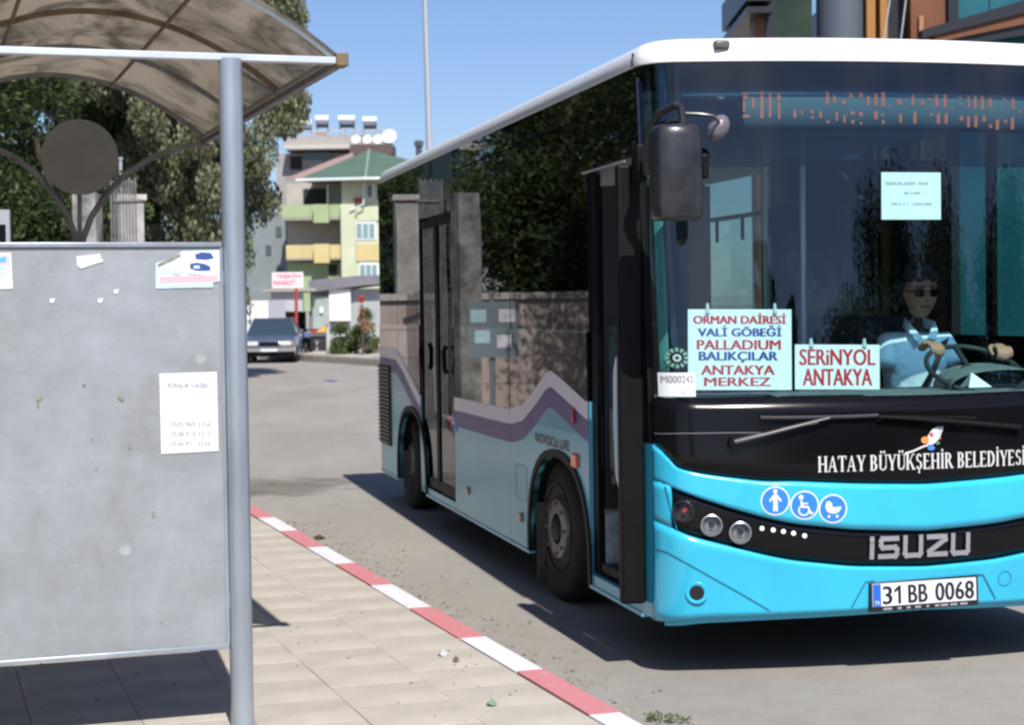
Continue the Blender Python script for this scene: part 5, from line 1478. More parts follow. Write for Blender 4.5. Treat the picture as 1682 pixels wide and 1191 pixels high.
def roof_mat():
    m = bpy.data.materials.new('dirty_leaf_shaded_sheet'); m.use_nodes = True
    t = m.node_tree; t.nodes.clear(); out = t.nodes.new('ShaderNodeOutputMaterial')
    c = t.nodes.new('ShaderNodeTexCoord'); mpn = t.nodes.new('ShaderNodeMapping'); mpn.inputs['Scale'].default_value = (1.0, 0.55, 1.0); mpn.inputs['Rotation'].default_value = (0, 0, R(25))
    n = t.nodes.new('ShaderNodeTexNoise'); n.inputs['Scale'].default_value = 3.2; n.inputs['Detail'].default_value = 6; n.inputs['Roughness'].default_value = 0.6; n.inputs['Distortion'].default_value = 1.2
    t.links.new(c.outputs['Object'], mpn.inputs['Vector']); t.links.new(mpn.outputs['Vector'], n.inputs['Vector'])
    r = t.nodes.new('ShaderNodeValToRGB'); r.color_ramp.elements[0].position = 0.38; r.color_ramp.elements[1].position = 0.60
    r.color_ramp.elements[0].color = (0.085, 0.075, 0.055, 1); r.color_ramp.elements[1].color = (0.32, 0.265, 0.205, 1)  # dirt, with leaf shadows and reflections painted in as darker blotches
    t.links.new(n.outputs['Fac'], r.inputs['Fac'])
    df = t.nodes.new('ShaderNodeBsdfDiffuse'); tl = t.nodes.new('ShaderNodeBsdfTranslucent'); tr_ = t.nodes.new('ShaderNodeBsdfTransparent'); tr_.inputs['Color'].default_value = (0.30, 0.27, 0.22, 1)
    t.links.new(r.outputs['Color'], df.inputs['Color']); t.links.new(r.outputs['Color'], tl.inputs['Color'])
    a = t.nodes.new('ShaderNodeMixShader'); a.inputs['Fac'].default_value = 0.62
    b_ = t.nodes.new('ShaderNodeMixShader'); b_.inputs['Fac'].default_value = 0.16
    t.links.new(df.outputs['BSDF'], a.inputs[1]); t.links.new(tl.outputs['BSDF'], a.inputs[2]); t.links.new(a.outputs['Shader'], b_.inputs[1]); t.links.new(tr_.outputs['BSDF'], b_.inputs[2])
    gl = t.nodes.new('ShaderNodeBsdfGlossy'); gl.inputs['Roughness'].default_value = 0.18; e = t.nodes.new('ShaderNodeMixShader'); e.inputs['Fac'].default_value = 0.06
    t.links.new(b_.outputs['Shader'], e.inputs[1]); t.links.new(gl.outputs['BSDF'], e.inputs[2]); t.links.new(e.outputs['Shader'], out.inputs['Surface'])
    return m
rmt = roof_mat()
for k in range(3):
    y0, y1 = BAYS[k] + (0.0 if k else -0.03), BAYS[k + 1] - 0.004 + (0.06 if k == 2 else 0)
    MB().grid(lambda a, b_: Vector((XL + (XR - XL) * a, y0 + (y1 - y0) * b_, az(XL + (XR - XL) * a) + 0.016)), 28, 4).build('roof_sheet', rmt, sh_, smooth=True)
for x in (XC - 0.33, XC + 0.30):
    MB().tube([(x, -0.02, az(x) - 0.005), (x, 3.16, az(x) - 0.005)], 0.009, 8).build('purlin', M['arch_brown'], sh_, smooth=True)
# diagonal brace from the eave to the post head
MB().tube([(XR - 0.02, 1.05, ZE - 0.01), (XR - 0.25, 1.05, ZE + 0.13)], 0.009, 6).build('brace', M['arch_grey'], sh_)
# rear support: a column that forks into two bent arms, with a round plate between them
def rp(px, py, y=3.14): x, z = shel(px, py, y); return Vector((x, y, z))
cxx = rp(131, 398).x
MB().tube([(cxx, 3.14, 0), (cxx, 3.14, rp(131, 398).z)], 0.045, 20).build('rear_column', M['arch_grey'], sh_, smooth=True)
MB().tube([rp(134, 402), rp(138, 388), rp(150, 356), rp(172, 322), rp(205, 287), rp(250, 258), rp(300, 241), rp(350, 234), (XR - 0.03, 3.14, ZE - 0.015)], 0.017, 10).build('bent_arm', M['arch_grey'], sh_, smooth=True)
MB().tube([rp(128, 402), rp(124, 388), rp(112, 356), rp(90, 322), rp(60, 285), rp(20, 255), rp(-30, 236), rp(-80, 228), (XL + 0.03, 3.14, ZE - 0.02)], 0.017, 10).build('bent_arm', M['arch_grey'], sh_, smooth=True)
dc = rp(131, 258, 3.10); ra = (rp(194, 258, 3.10) - dc).length
MB().disc(dc, (0, -1, 0), ra, 0.02, 48).build('round_plate', M['disc_grey'], sh_)
MB().tube([(dc.x, 3.13, dc.z - ra * 0.2), (cxx, 3.14, rp(131, 398).z)], 0.012, 8).build('plate_stem', M['arch_grey'], sh_)
# end board
px0, pz0 = shel(0, 1097, -0.02); x1_, z1_ = shel(366, 400, -0.02); xb, zb_ = shel(376, 1064, -0.02)
bx1 = -0.052
MB().box((-1.252, -0.010, zb_ + 0.012), (bx1 - 0.004, 0.012, z1_ - 0.012)).build('board_sheet', M['galv'], sh_)
MB().box((-1.255, -0.020, z1_ - 0.012), (bx1 + 0.006, 0.022, z1_ + 0.006)).build('board_frame', M['galv_pipe'], sh_, bevel=0.003)
MB().box((-1.255, -0.020, zb_ - 0.006), (bx1 + 0.006, 0.022, zb_ + 0.012)).build('board_frame', M['galv_pipe'], sh_, bevel=0.003)
MB().box((bx1 - 0.004, -0.016, zb_ + 0.012), (bx1 + 0.008, 0.018, z1_ - 0.012)).build('board_frame', M['galv_pipe'], sh_)
for z in (zb_ + 0.15, z1_ - 0.15):
    MB().box((bx1 + 0.006, -0.012, z), (-0.035, 0.012, z + 0.05)).build('bracket', M['galv_pipe'], sh_)
for x in (-1.1, -0.8, -0.5, -0.2):
    MB().disc((x, -0.020, z1_ - 0.003), (0, -1, 0), 0.005, 0.003, 10).build('rivet', M['ink'], sh_)
def bp(px, py, y=-0.013): x, z = shel(px, py, y); return Vector((x, y, z))
for k, (px, py, w, h, r_) in enumerate(((65, 655, 9, 5, .3), (198, 655, 11, 4, -.7), (213, 735, 4, 4, 0), (138, 633, 5, 3, .3), (158, 770, 3, 3, 0), (62, 665, 4, 8, 0), (252, 845, 5, 9, .2), (265, 1022, 3, 3, 0), (152, 722, 3, 3, 0))):
    c = bp(px, py); mb = MB(); n = 9; s = 1 / 700
    mb.poly([c + Vector((math.cos(r_) * w * s * math.cos(2*math.pi*j/n) * random.uniform(.7, 1.2) - math.sin(r_) * h * s * math.sin(2*math.pi*j/n), 0, math.sin(r_) * w * s * math.cos(2*math.pi*j/n) + h * s * math.sin(2*math.pi*j/n) * random.uniform(.7, 1.2))) for j in range(n)])
    mb.build('rust_mark', M['rust'], sh_)
for k in range(26):
    xa, ya = random.uniform(5, 350), random.uniform(430, 1040); ln_ = random.uniform(12, 60); an = random.choice((0, 0, 90, 20, -15, 75)) + random.uniform(-8, 8)
    if 250 < xa < 370 and 600 < ya < 760: continue
    dx, dy = ln_ * math.cos(R(an)), ln_ * math.sin(R(an)); w = random.uniform(0.4, 1.0)
    px_, py_ = -math.sin(R(an)) * w, math.cos(R(an)) * w
    MB().poly([bp(xa, ya, -0.0106), bp(xa + dx * .5 + px_, ya + dy * .5 + py_, -0.0106), bp(xa + dx, ya + dy, -0.0106), bp(xa + dx * .5 - px_, ya + dy * .5 - py_, -0.0106)]).build('scratch', M['scratch'], sh_)
for (xa, ya, w, h) in ((300, 540, 22, 40), (262, 450, 26, 60), (118, 800, 20, 34), (205, 905, 26, 22), (330, 590, 24, 18), (60, 560, 16, 30)):
    n = 11; MB().poly([bp(xa + w * .5 * math.cos(2*math.pi*j/n) * random.uniform(.6, 1.1), ya + h * .5 * math.sin(2*math.pi*j/n) * random.uniform(.6, 1.1), -0.0103) for j in range(n)]).build('glue_residue', M['glue'], sh_)
def sheet_on_board(name, label, cat, outline, mt, y=-0.0135, group=None):
    P_ = [bp(*p, y) for p in outline]; c = sum(P_, Vector()) / len(P_)
    root = empty(name, matrix=SM_ @ Matrix.Translation(c)); tag(root, label, cat, group)
    MB().prism([p - c for p in P_], (0, 0.0022, 0)).build('sheet', mt, root)
    return root, c
nt_, c = sheet_on_board('paper_notice', 'white printed notice sheet stuck to the shelter board beside the pole', 'notice', [(262, 614), (356, 611), (359, 741), (265, 746)], M['paper'])
def text_on(root, c, txt, xa, ya, xb_, yb, m, bold=0.01, rows=None):
    a = bp(xa, yb, -0.0145) - c; b_ = bp(xb_, yb, -0.0145) - c; t = bp(xa, ya, -0.0145) - c
    vf = fit_text(txt, (b_ - a).length, (t - a).z, bold); mid = (a + b_) / 2
    mb = MB(); add_flat(mb, vf, lambda x, z: Vector((mid.x + x, mid.y, a.z + z + (b_.z - a.z) * (x / max(1e-6, (b_ - a).length) + .5)))); mb.build('lettering', m, root)
def scrib(root, c, xa, ya, xb_, m, h, seed):
    a = bp(xa, ya, -0.0145) - c; b_ = bp(xb_, ya, -0.0145) - c; ex = b_ - a; ez = Vector((0, 0, 0.1)); mb = MB()
    scribble(mb, a, ex, ez, Vector((0, -1, 0)), 0, 1, 0, h, seed, 0.0003); mb.build('print', m, root)
text_on(nt_, c, 'KİRALIK DAİRE', 276, 627, 342, 637, M['ink'], 0.02)
scrib(nt_, c, 288, 648, 332, M['ink_faint'], 0.010, 21); scrib(nt_, c, 290, 662, 330, M['ink_faint'], 0.006, 22); scrib(nt_, c, 284, 670, 334, M['ink_faint'], 0.006, 23); scrib(nt_, c, 285, 685, 340, M['ink_faint'], 0.008, 24)
for (y, txt) in ((693, '0505 969 3356'), (709, '0538 916 3313'), (725, '0536 971 5556')):
    text_on(nt_, c, txt, 280, y, 346, y + 8, M['ink'], 0.012)
ad, c = sheet_on_board('torn_poster', 'pale blue and pink torn car poster near the top of the shelter board', 'poster', [(256, 432), (284, 424), (300, 412), (362, 410), (362, 462), (350, 464), (350, 472), (256, 474)], M['paper_blue'])
def ad_patch(pts, m, y=-0.0142, nm='printed_patch'): MB().poly([bp(*p, y) - c for p in pts]).build(nm, m, ad)
ad_patch([(296, 415), (360, 412), (361, 448), (330, 452), (262, 440), (290, 428)], M['paper'])
ad_patch([(320, 418), (330, 414), (346, 415), (352, 424), (340, 427), (322, 426)], M['ink_navy'], -0.0146)
ad_patch([(312, 433), (322, 431), (336, 433), (346, 438), (345, 445), (322, 445), (312, 441)], M['ink_navy'], -0.0146)
ad_patch([(318, 436), (328, 436), (328, 441), (318, 441)], M['paper_blue'], -0.0149)
ad_patch([(258, 434), (296, 417), (298, 421), (260, 439)], M['rust'], -0.0147)
ad_patch([(262, 454), (358, 452), (358, 462), (262, 465)], M['ink_pink'], -0.0144)
scrib(ad, c, 285, 453, 333, M['ink'], 0.010, 61); scrib(ad, c, 264, 472, 345, M['ink_faint'], 0.012, 62); scrib(ad, c, 268, 446, 306, M['ink_pink'], 0.010, 63)
a2, c2 = sheet_on_board('torn_poster', 'strip of a white and blue poster at the left end of the shelter board', 'poster', [(-60, 416), (18, 415), (21, 474), (-60, 477)], M['paper'])
c = c2
for (pts, m) in (([(-40, 420), (15, 418), (17, 436), (-40, 440)], M['ink_faint']), ([(-30, 444), (8, 436), (12, 452), (-30, 460)], M['paper_blue']), ([(-2, 424), (9, 421), (11, 430), (0, 432)], cm('poster_blue', (0.12, 0.38, 0.62)))):
    MB().poly([bp(*p, -0.0144 if m is M['ink_faint'] else -0.0147) - c for p in pts]).build('printed_patch', m, a2)
sheet_on_board('paper_scrap', 'larger torn white scrap of paper left near the top of the shelter board', 'paper scrap', [(126, 421), (164, 417), (166, 424), (171, 429), (160, 432), (133, 441), (127, 436)], M['paper'])
for (px, py, q, lb) in ((86, 494, 4.5, 'small torn paper scrap furthest from the pole on the shelter board'), (165, 494, 4.5, 'small torn paper scrap below the larger torn scrap on the board'), (191, 479, 4.5, 'small torn paper scrap highest of three small ones on the board')):
    sheet_on_board('paper_scrap', lb, 'paper scrap', [(px - q, py - 2), (px - 1, py - q + 1), (px + q, py - 4), (px + q - 2, py + 2), (px, py + 4), (px - q + 1, py + q - 2)], M['paper'], group='small torn paper scraps on the shelter board')

# ================================================================== TREES
def leaves(name, m, clumps, n, size, parent=None, droop=0.0, aspect=0.45, seed=1):
    """clumps: (x, y, z, rx, ry, rz). many leaf-sized faces spread through the clumps"""
    r = np.random.default_rng(seed)
    C_ = np.array(clumps); w = C_[:, 3] * C_[:, 4] * C_[:, 5]; w = w ** 0.75; w /= w.sum()
    idx = r.choice(len(C_), n, p=w)
    d = r.normal(size=(n, 3)); d /= np.linalg.norm(d, axis=1)[:, None]
    rad = r.random(n) ** 0.45
    c = C_[idx, :3] + d * rad[:, None] * C_[idx, 3:]
    u = r.normal(size=(n, 3)); 
    if droop: u[:, 2] = -abs(u[:, 2]) - droop * 2; u[:, :2] *= (1 - 0.4 * droop)
    u /= np.linalg.norm(u, axis=1)[:, None]
    v = np.cross(u, r.normal(size=(n, 3))); v /= np.linalg.norm(v, axis=1)[:, None]
    s = size * (0.6 + 0.8 * r.random(n))
    u *= s[:, None]; v *= (s * aspect)[:, None]
    P_ = np.empty((n, 4, 3)); P_[:, 0] = c - u * .5; P_[:, 1] = c + v * .5; P_[:, 2] = c + u * .5; P_[:, 3] = c - v * .5
    me = bpy.data.meshes.new(name); me.vertices.add(n * 4); me.vertices.foreach_set('co', P_.reshape(-1))
    me.loops.add(n * 4); me.loops.foreach_set('vertex_index', np.arange(n * 4, dtype=np.int32))
    me.polygons.add(n); me.polygons.foreach_set('loop_start', np.arange(0, n * 4, 4, dtype=np.int32))
    try: me.polygons.foreach_set('loop_total', np.full(n, 4, dtype=np.int32))
    except Exception: pass
    me.update(calc_edges=True); me.validate()
    me.materials.append(m)
    o = bpy.data.objects.new(name, me); COL.objects.link(o)
    if parent: o.parent = parent
    return o
def tree(name, label, x, y, h, crown_lo, rx, ry, m, n, size, droop=0.0, nclump=40, seed=1, group=None, cr=0.42, z0=0.0, lean=(0, 0), shape=1.0):
    r = random.Random(seed); root = empty(name, (x, y, z0)); tag(root, label, 'tree', group)
    tb = MB(); tr_ = h * 0.018 + 0.05
    fork = Vector((lean[0] * .5, lean[1] * .5, crown_lo + (h - crown_lo) * 0.15))
    tb.tube([(0, 0, 0), (lean[0] * .2 + .05, lean[1] * .2, fork.z * .5), fork], tr_, 10, rs=[tr_ * 1.3, tr_, tr_ * .8])
    tb.build('trunk', M['bark'], root, smooth=True)
    cl = []; cz = (crown_lo + h) / 2; rz = (h - crown_lo) / 2
    for k in range(nclump):
        while True:
            p = Vector((r.uniform(-1, 1), r.uniform(-1, 1), r.uniform(-1, 1)))
            if 0.25 < p.length < 1: break
        f = 1.0 if p.z < 0 else (1 - 0.35 * p.z * shape)
        q = Vector((p.x * rx * f + lean[0], p.y * ry * f + lean[1], cz + p.z * rz))
        s = r.uniform(0.7, 1.25) * cr * min(rx, ry)
        cl.append((q.x, q.y, q.z, s, s, s * (1.35 if droop else 0.8)))
        if k % 3 == 0:
            mid = (fork + q) * .5 + Vector((r.uniform(-.2, .2), r.uniform(-.2, .2), .15))
            MB().tube([fork, mid, q], 0.03, 6, rs=[tr_ * .45, tr_ * .25, tr_ * .08]).build('limb', M['bark'], root, smooth=True)
    leaves('crown', m, cl, n, size, root, droop, seed=seed)
    return root
# street trees on the pavement behind the shelter, partly seen under its roof
tree('leafy_tree', 'dense dark leafy tree standing close behind the bus shelter', -5.5, 16.0, 7.4, 2.9, 1.9, 2.0, M['leaf_dark'], 52000, 0.075, seed=3, nclump=46, z0=PAV)
tree('leafy_tree', 'dark broad tree behind the shelter at the far left edge', -8.7, 20.6, 9.0, 3.7, 2.4, 2.4, M['leaf_dark'], 50000, 0.085, seed=5, nclump=46, z0=PAV)
tree('leafy_tree', 'brighter green tree seen through the shelter beside the round plate', -8.9, 27.0, 8.0, 4.1, 2.3, 2.4, M['leaf_dark'], 40000, 0.10, seed=8, nclump=44, z0=PAV)
# large olive-grey drooping tree beyond
rt_ = tree('drooping_tree', 'tall olive-grey drooping tree rising beyond the shelter pole', -7.45, 42.0, 15.0, 1.2, 2.55, 2.8, M['leaf_olive'], 130000, 0.13, droop=0.7, nclump=190, seed=12, cr=0.19, z0=0, shape=0.0)
tree('drooping_tree', 'darker drooping tree left of the tall olive one behind the shelter', -10.9, 44.0, 12.5, 1.6, 2.6, 2.6, M['leaf_dark'], 80000, 0.13, droop=0.6, nclump=110, seed=14, cr=0.22)
# trees behind the boundary wall (seen mirrored in the side of the bus)
for k, b_ in enumerate((9, 15, 21, 28, 35, 43, 52)):
    p = kp(5.6 + (k % 2) * 0.8, b_)
    mm_ = (M['leaf_mid'], M['leaf_dark'])[k % 2]
    lb_ = ['nearest green tree behind the boundary wall, mirrored behind the bus door', 'second dark tree behind the boundary wall, mirrored in the bus windows', 'third green tree behind the boundary wall, mirrored in the bus windows', 'fourth dark tree behind the boundary wall, mirrored in the bus windows', 'fifth green tree behind the boundary wall, mirrored near the rear door', 'sixth dark tree behind the boundary wall, mirrored near the bus tail', 'farthest green tree behind the boundary wall, mirrored at the bus tail'][k]
    tree('leafy_tree', lb_, p.x, p.y, 7.8 + (k * 37 % 5) * .4, 1.6, 2.5, 2.6, mm_, 30000, 0.13, seed=20 + k, nclump=46, z0=PAV, group='trees behind the boundary wall')

# ================================================================== BOUNDARY WALL along the pavement (mirrored in the bus)
wl = empty('boundary_wall', tuple(kp(3.9, 0, PAV)), KA); tag(wl, 'mauve-grey stone boundary wall with pillars along the back of the pavement', 'wall')
M['wallstone'] = mat('mauve_wall_stone', (0.46, 0.385, 0.355), 0.85, var=0.14, scale=2.2, bump=0.2, bscale=30)
M['coping'] = mat('pale_coping', (0.52, 0.48, 0.44), 0.8, var=0.15)
M['pillar'] = mat('pale_pillar_render', (0.40, 0.385, 0.37), 0.85, var=0.22, scale=4)
MB().box((-0.10, 6, 0), (0.10, 56, 1.9)).build('wall_core', M['mortar'], wl)
blk = MB().box((-0.012, -0.495, -0.235), (0.012, 0.495, 0.235)).build('stone_panel', M['wallstone'], wl); first = True
y = 6.5
while y < 36:
    for r_ in range(4):
        o = blk if first else blk.copy()
        if not first: COL.objects.link(o)
        first = False; o.location = (0.112 + random.uniform(-.002, .002), y + (0.25 if r_ % 2 else 0), 0.24 + 0.475 * r_)
    y += 1.0
MB().box((-0.16, 6, 1.9), (0.17, 56, 2.0)).build('coping', M['coping'], wl)
for b_ in (8, 13, 18, 23.5, 29, 34, 39, 44, 49):
    q = MB().box((-0.2, b_ - 0.25, 0), (0.26, b_ + 0.25, 3.3)).build('pillar', M['pillar'], wl)
    MB().box((-0.24, b_ - 0.29, 3.3), (0.30, b_ + 0.29, 3.42)).build('pillar_cap', M['coping'], q)
    MB().box((-0.01, b_ - 2.2, 2.0), (0.02, b_ + 2.2, 2.04)).build('railing', M['trim_black'], wl)
for k, (a_, b_, hh_, lb_) in enumerate(((3.0, 17.5, 2.2, 'yellow-green shrub by the boundary wall nearest the shelter'), (3.1, 20.3, 2.3, 'yellow-green shrub in front of the boundary wall, second from the shelter'), (3.0, 23.0, 2.0, 'lowest yellow-green shrub in front of the boundary wall'))):
    p = kp(a_, b_, PAV); sb_ = empty('shrub', tuple(p)); tag(sb_, lb_, 'shrub', 'shrubs in front of the boundary wall'); q_ = random.Random(50 + k)
    leaves('foliage', leaf_mat('yellow_green_leaf', (0.03, 0.045, 0.01), (0.24, 0.27, 0.05)) if k == 0 else bpy.data.materials['yellow_green_leaf'], [(q_.uniform(-.4, .4), q_.uniform(-.9, .9), hh_ * q_.uniform(.2, .85), .42, .5, .35) for _ in range(18)], 9000, 0.09, sb_, seed=150 + k)
    for _ in range(3): MB().tube([(0, 0, 0), (q_.uniform(-.2, .2), q_.uniform(-.3, .3), hh_ * .6)], 0.03, 6).build('stem', M['bark'], sb_)
# wall across the back of the pavement, facing the camera
cwa, cwb = Vector((-4.95, 25.35, PAV)), Vector((-9.2, 24.1, PAV)); cd_ = cwb - cwa; cln = cd_.length
cw = empty('low_wall', tuple(cwa), math.atan2(cd_.y, cd_.x)); tag(cw, 'sunlit pinkish stone wall with pale pillars crossing the pavement, mirrored in the bus side', 'wall')
MB().box((0, -0.09, 0), (cln, 0.09, 1.66)).build('wall_core', M['mortar'], cw)
sp_ = None
for r_ in range(4):
    for c_i in range(8):
        x0_ = c_i * 0.54 + (0.0 if r_ % 2 else -0.27); x1_2 = min(x0_ + 0.532, cln); x0_ = max(x0_, 0)
        if x1_2 - x0_ < 0.05: continue
        MB().box((x0_, 0.091, 0.01 + r_ * 0.41), (x1_2, 0.112 + random.uniform(0, .004), 0.412 + r_ * 0.41)).build('stone_panel', M['wallstone'], cw)
MB().box((-0.05, -0.15, 1.66), (cln, 0.17, 1.76)).build('coping', M['coping'], cw)
for x in (0.42, 4.1):
    q = MB().box((x - 0.17, -0.16, 1.762), (x + 0.17, 0.16, 3.12)).build('pillar', M['pillar'], cw); MB().box((x - 0.21, -0.2, 3.12), (x + 0.21, 0.2, 3.2)).build('pillar_cap', M['coping'], q)
for k, (x, y, h, lb_) in enumerate(((-6.3, 26.4, 3.7, 'dark tall shrub behind the low wall, right of the round plate'), (-8.0, 26.0, 4.1, 'dark tall shrub behind the low wall, at the round plate'), (-9.8, 25.6, 3.9, 'dark tall shrub behind the low wall at the far left'))):
    sb_ = empty('shrub', (x, y, PAV)); tag(sb_, lb_, 'shrub'); q_ = random.Random(150 + k)
    leaves('foliage', M['leaf_dark'], [(q_.uniform(-.7, .7), q_.uniform(-.5, .5), h * q_.uniform(.1, .88), .5, .5, .5) for _ in range(26)], 14000, 0.11, sb_, seed=250 + k)
    for _ in range(3): MB().tube([(0, 0, 0), (q_.uniform(-.3, .3), q_.uniform(-.3, .3), h * .6)], 0.04, 6).build('stem', M['bark'], sb_)
# info board on a post, mirrored in the bus side
ib = empty('information_board', (-4.85, 21.3, PAV), R(12)); tag(ib, 'grey board with pale papers on a post at the kerb, mirrored in the bus', 'board')
MB().tube([(0, 0, 0), (0, 0, 1.75)], 0.035, 12).build('post', M['galv_pipe'], ib)
MB().box((-0.33, -0.065, 0.92), (0.33, -0.036, 1.62)).build('panel', mat('blue_grey_sheet', (0.22, 0.27, 0.31), 0.5), ib)
for (y0, z0, m) in ((0.12, 1.46, 'paper_blue'), (-0.34, 1.46, 'paper'), (0.05, 1.2, 'paper_blue'), (-0.3, 1.14, 'paper')):
    MB().box((y0 * 0.8, -0.068, z0 - 0.1), (y0 * 0.8 + 0.19, -0.066, z0 + 0.06)).build('paper', M[m], ib)

# ================================================================== THROUGH THE SHELTER: glass building and pale pillars
gb = empty('glass_building', tuple(at(20, 520, 56).to_tuple()[:2]) + (0,)); tag(gb, 'low building with teal glass front behind the shelter', 'building')
gx0 = at(-260, 300, 56).x - gb.location.x; gx1 = at(100, 300, 56).x - gb.location.x; gz = at(60, 235, 56).z
MB().box((gx0, 0.05, 0), (gx1, 8, gz - 0.1)).build('wall', M['trim_black'], gb)
nx = 8
for i in range(nx):
    for j in range(4):
        xa = gx0 + (gx1 - gx0) * i / nx; xb2 = gx0 + (gx1 - gx0) * (i + 1) / nx; za = gz * j / 4; zb2 = gz * (j + 1) / 4
        MB().box((xa + 0.04, 0, za + 0.04), (xb2 - 0.04, 0.03, zb2 - 0.04)).build('pane', mat('teal_pane', (0.018, 0.034, 0.034), 0.08, coat=0.3) if i + j == 0 else bpy.data.materials['teal_pane'], gb)
MB().box((gx0 - 0.2, -0.1, gz), (gx1 + 0.2, 8.2, gz + 0.25)).build('roof', M['pillar'], gb)
pb = empty('pillar_gate', tuple(at(150, 520, 23.6).to_tuple()[:2]) + (0,)); tag(pb, 'weathered pale gate pillar and railings seen below the round plate', 'gate')
def px_x(px, D, o): return at(px, 400, D).x - o.location.x
def px_z(px, py, D): return at(px, py, D).z
M['weathered'] = mat('weathered_pale_render', (0.13, 0.13, 0.125), 0.9, col2=(0.36, 0.355, 0.34), scale=3.2, detail=9, contrast=(0.4, 0.62))
for (xa, xb2, yt) in ((120, 158, 316),):
    MB().box((px_x(xa, 23.6, pb), 0, 0), (px_x(xb2, 23.6, pb), 0.4, px_z(xa, yt, 23.6))).build('pillar', M['weathered'], pb)
for i in range(9):
    x = px_x(184 + i * 5, 23.8, pb); MB().tube([(x, 0.2, 0), (x, 0.2, px_z(200, 290 + (i % 2) * 4, 23.6))], 0.014, 6).build('railing_bar', M['arch_grey'], pb)
MB().box((px_x(184, 23.6, pb), 0.17, px_z(200, 330, 23.6)), (px_x(228, 23.6, pb), 0.23, px_z(200, 326, 23.6))).build('rail', M['arch_grey'], pb)
lp_ = empty('slim_post', tuple(at(203, 520, 30).to_tuple()[:2]) + (0,)); tag(lp_, 'slim pale post behind the shelter right of the round plate', 'post')
MB().tube([(0, 0, 0), (0, 0, px_z(203, 262, 30))], 0.03, 10).build('pole', M['far_pole'], lp_)
MB().tube([(0, 0, px_z(203, 262, 30)), (0, 0, px_z(203, 258, 30))], 0.045, 10).build('cap', M['far_pole'], lp_)
sgn = empty('framed_sign', tuple(at(2, 520, 12).to_tuple()[:2]) + (0,)); tag(sgn, 'grey-framed dark sign just showing above the shelter board at far left', 'sign')
fx0 = at(-60, 350, 12).x - sgn.location.x; fx1 = at(15, 350, 12).x - sgn.location.x; fz1 = at(10, 344, 12).z; fz0 = fz1 - 0.9
MB().box((fx0, 0, fz0), (fx1, 0.03, fz1)).build('frame', M['far_pole'], sgn)
MB().box((fx0 + 0.03, -0.01, fz0 + 0.03), (fx1 - 0.025, -0.001, fz1 - 0.10)).build('panel', M['trim_black'], sgn)
for x in (fx0 + 0.1, fx1 - 0.1): MB().tube([(x, 0.05, PAV), (x, 0.05, fz0 + 0.1)], 0.02, 8).build('post', M['far_pole'], sgn)

# ================================================================== FAR BACKGROUND
def mk(name, label, cat, px, D, group=None):
    o = empty(name, (at(px, 520, D).x, D, 0)); tag(o, label, cat, group); return o
def fb(root, name, x0, y0, x1, y1, D, dep, m, dy=0.0, **k):
    """box whose front face covers pixels (x0,y0)-(x1,y1) at depth D"""
    a = at(x0, (y0 + y1) / 2, D); b_ = at(x1, (y0 + y1) / 2, D); xm = (x0 + x1) / 2
    zt_, zb2 = at(xm, y0, D).z, at(xm, y1, D).z
    ox, oy = root.location.x, root.location.y
    return MB().box((a.x - ox, D - oy + dy, max(zb2, -0.0)), (b_.x - ox, D - oy + dy + dep, zt_)).build(name, m, root, **k)
F = lambda n, c, r=0.8, **k: mat(n, c, r, **k)
m_pale = F('pale_lime_render', (0.50, 0.53, 0.38), var=0.05, scale=1); m_lime = F('lime_render', (0.30, 0.38, 0.21), var=0.06, scale=1); m_yel = F('ochre_yellow_render', (0.52, 0.43, 0.21), var=0.06, scale=1)  # lime and yellow softened so the colours carry the distance haze
m_mauve = F('mauve_render', (0.40, 0.37, 0.33), var=0.08, scale=1); m_roofg = F('green_roof_sheet', (0.075, 0.125, 0.09), 0.6, var=0.1, scale=1); m_win = mat('dark_window_glass', (0.06, 0.09, 0.10), 0.1); m_wf = F('white_window_frame', (0.66, 0.70, 0.72))
m_winl = mat('pale_window_glass', (0.20, 0.30, 0.32), 0.15); m_conc = F('grey_concrete', (0.30, 0.285, 0.27), var=0.1, scale=1); m_dark = F('shadowed_opening', (0.02, 0.02, 0.02)); m_pink = F('pink_parapet', (0.36, 0.25, 0.235))
m_lil = F('lilac_grey_sheet', (0.40, 0.40, 0.45)); m_white = F('white_panel', (0.70, 0.70, 0.73)); m_red = F('faded_red_paint', (0.38, 0.05, 0.035))
D_A = 125
ab = mk('apartment_building', 'pale lime and yellow apartment building with a green hipped roof behind the bus', 'building', 560, D_A)
fb(ab, 'wall', 563, 290, 716, 560, D_A, 12, m_pale, 0.0)
fb(ab, 'wall', 466, 296, 562, 560, D_A, 9, m_mauve, 2.4)['label'] = 'recessed wall behind the balconies'
fb(ab, 'balcony_parapet', 463, 336, 561, 357, D_A, 0.25, m_lime); fb(ab, 'parapet_bay', 516, 336, 541, 366, D_A, 0.5, m_lime, -0.55)
fb(ab, 'balcony_floor', 463, 357, 562, 361, D_A, 2.35, m_conc, 0.02)
fb(ab, 'balcony_parapet', 470, 402, 562, 424, D_A, 0.25, m_yel); fb(ab, 'parapet_bay', 517, 401, 542, 432, D_A, 0.5, m_yel, -0.55)
fb(ab, 'balcony_floor', 470, 424, 562, 427, D_A, 2.35, m_conc, 0.02)
fb(ab, 'lower_wall', 470, 430, 562, 560, D_A, 0.3, m_lime, 0.9)
fb(ab, 'balcony_door', 492, 306, 534, 332, D_A, 0.1, m_dark, 2.28); fb(ab, 'balcony_post', 536, 302, 539, 334, D_A, 0.15, m_pale, 0.3)
fb(ab, 'balcony_door', 575 - 14, 304, 575, 330, D_A, 0.1, m_dark, -0.06) if False else None
fb(ab, 'laundry', 585 - 3, 325, 595, 333, D_A, 0.1, m_red, -0.12)
fb(ab, 'window', 538, 434, 552, 452, D_A, 0.1, m_dark, 0.82)
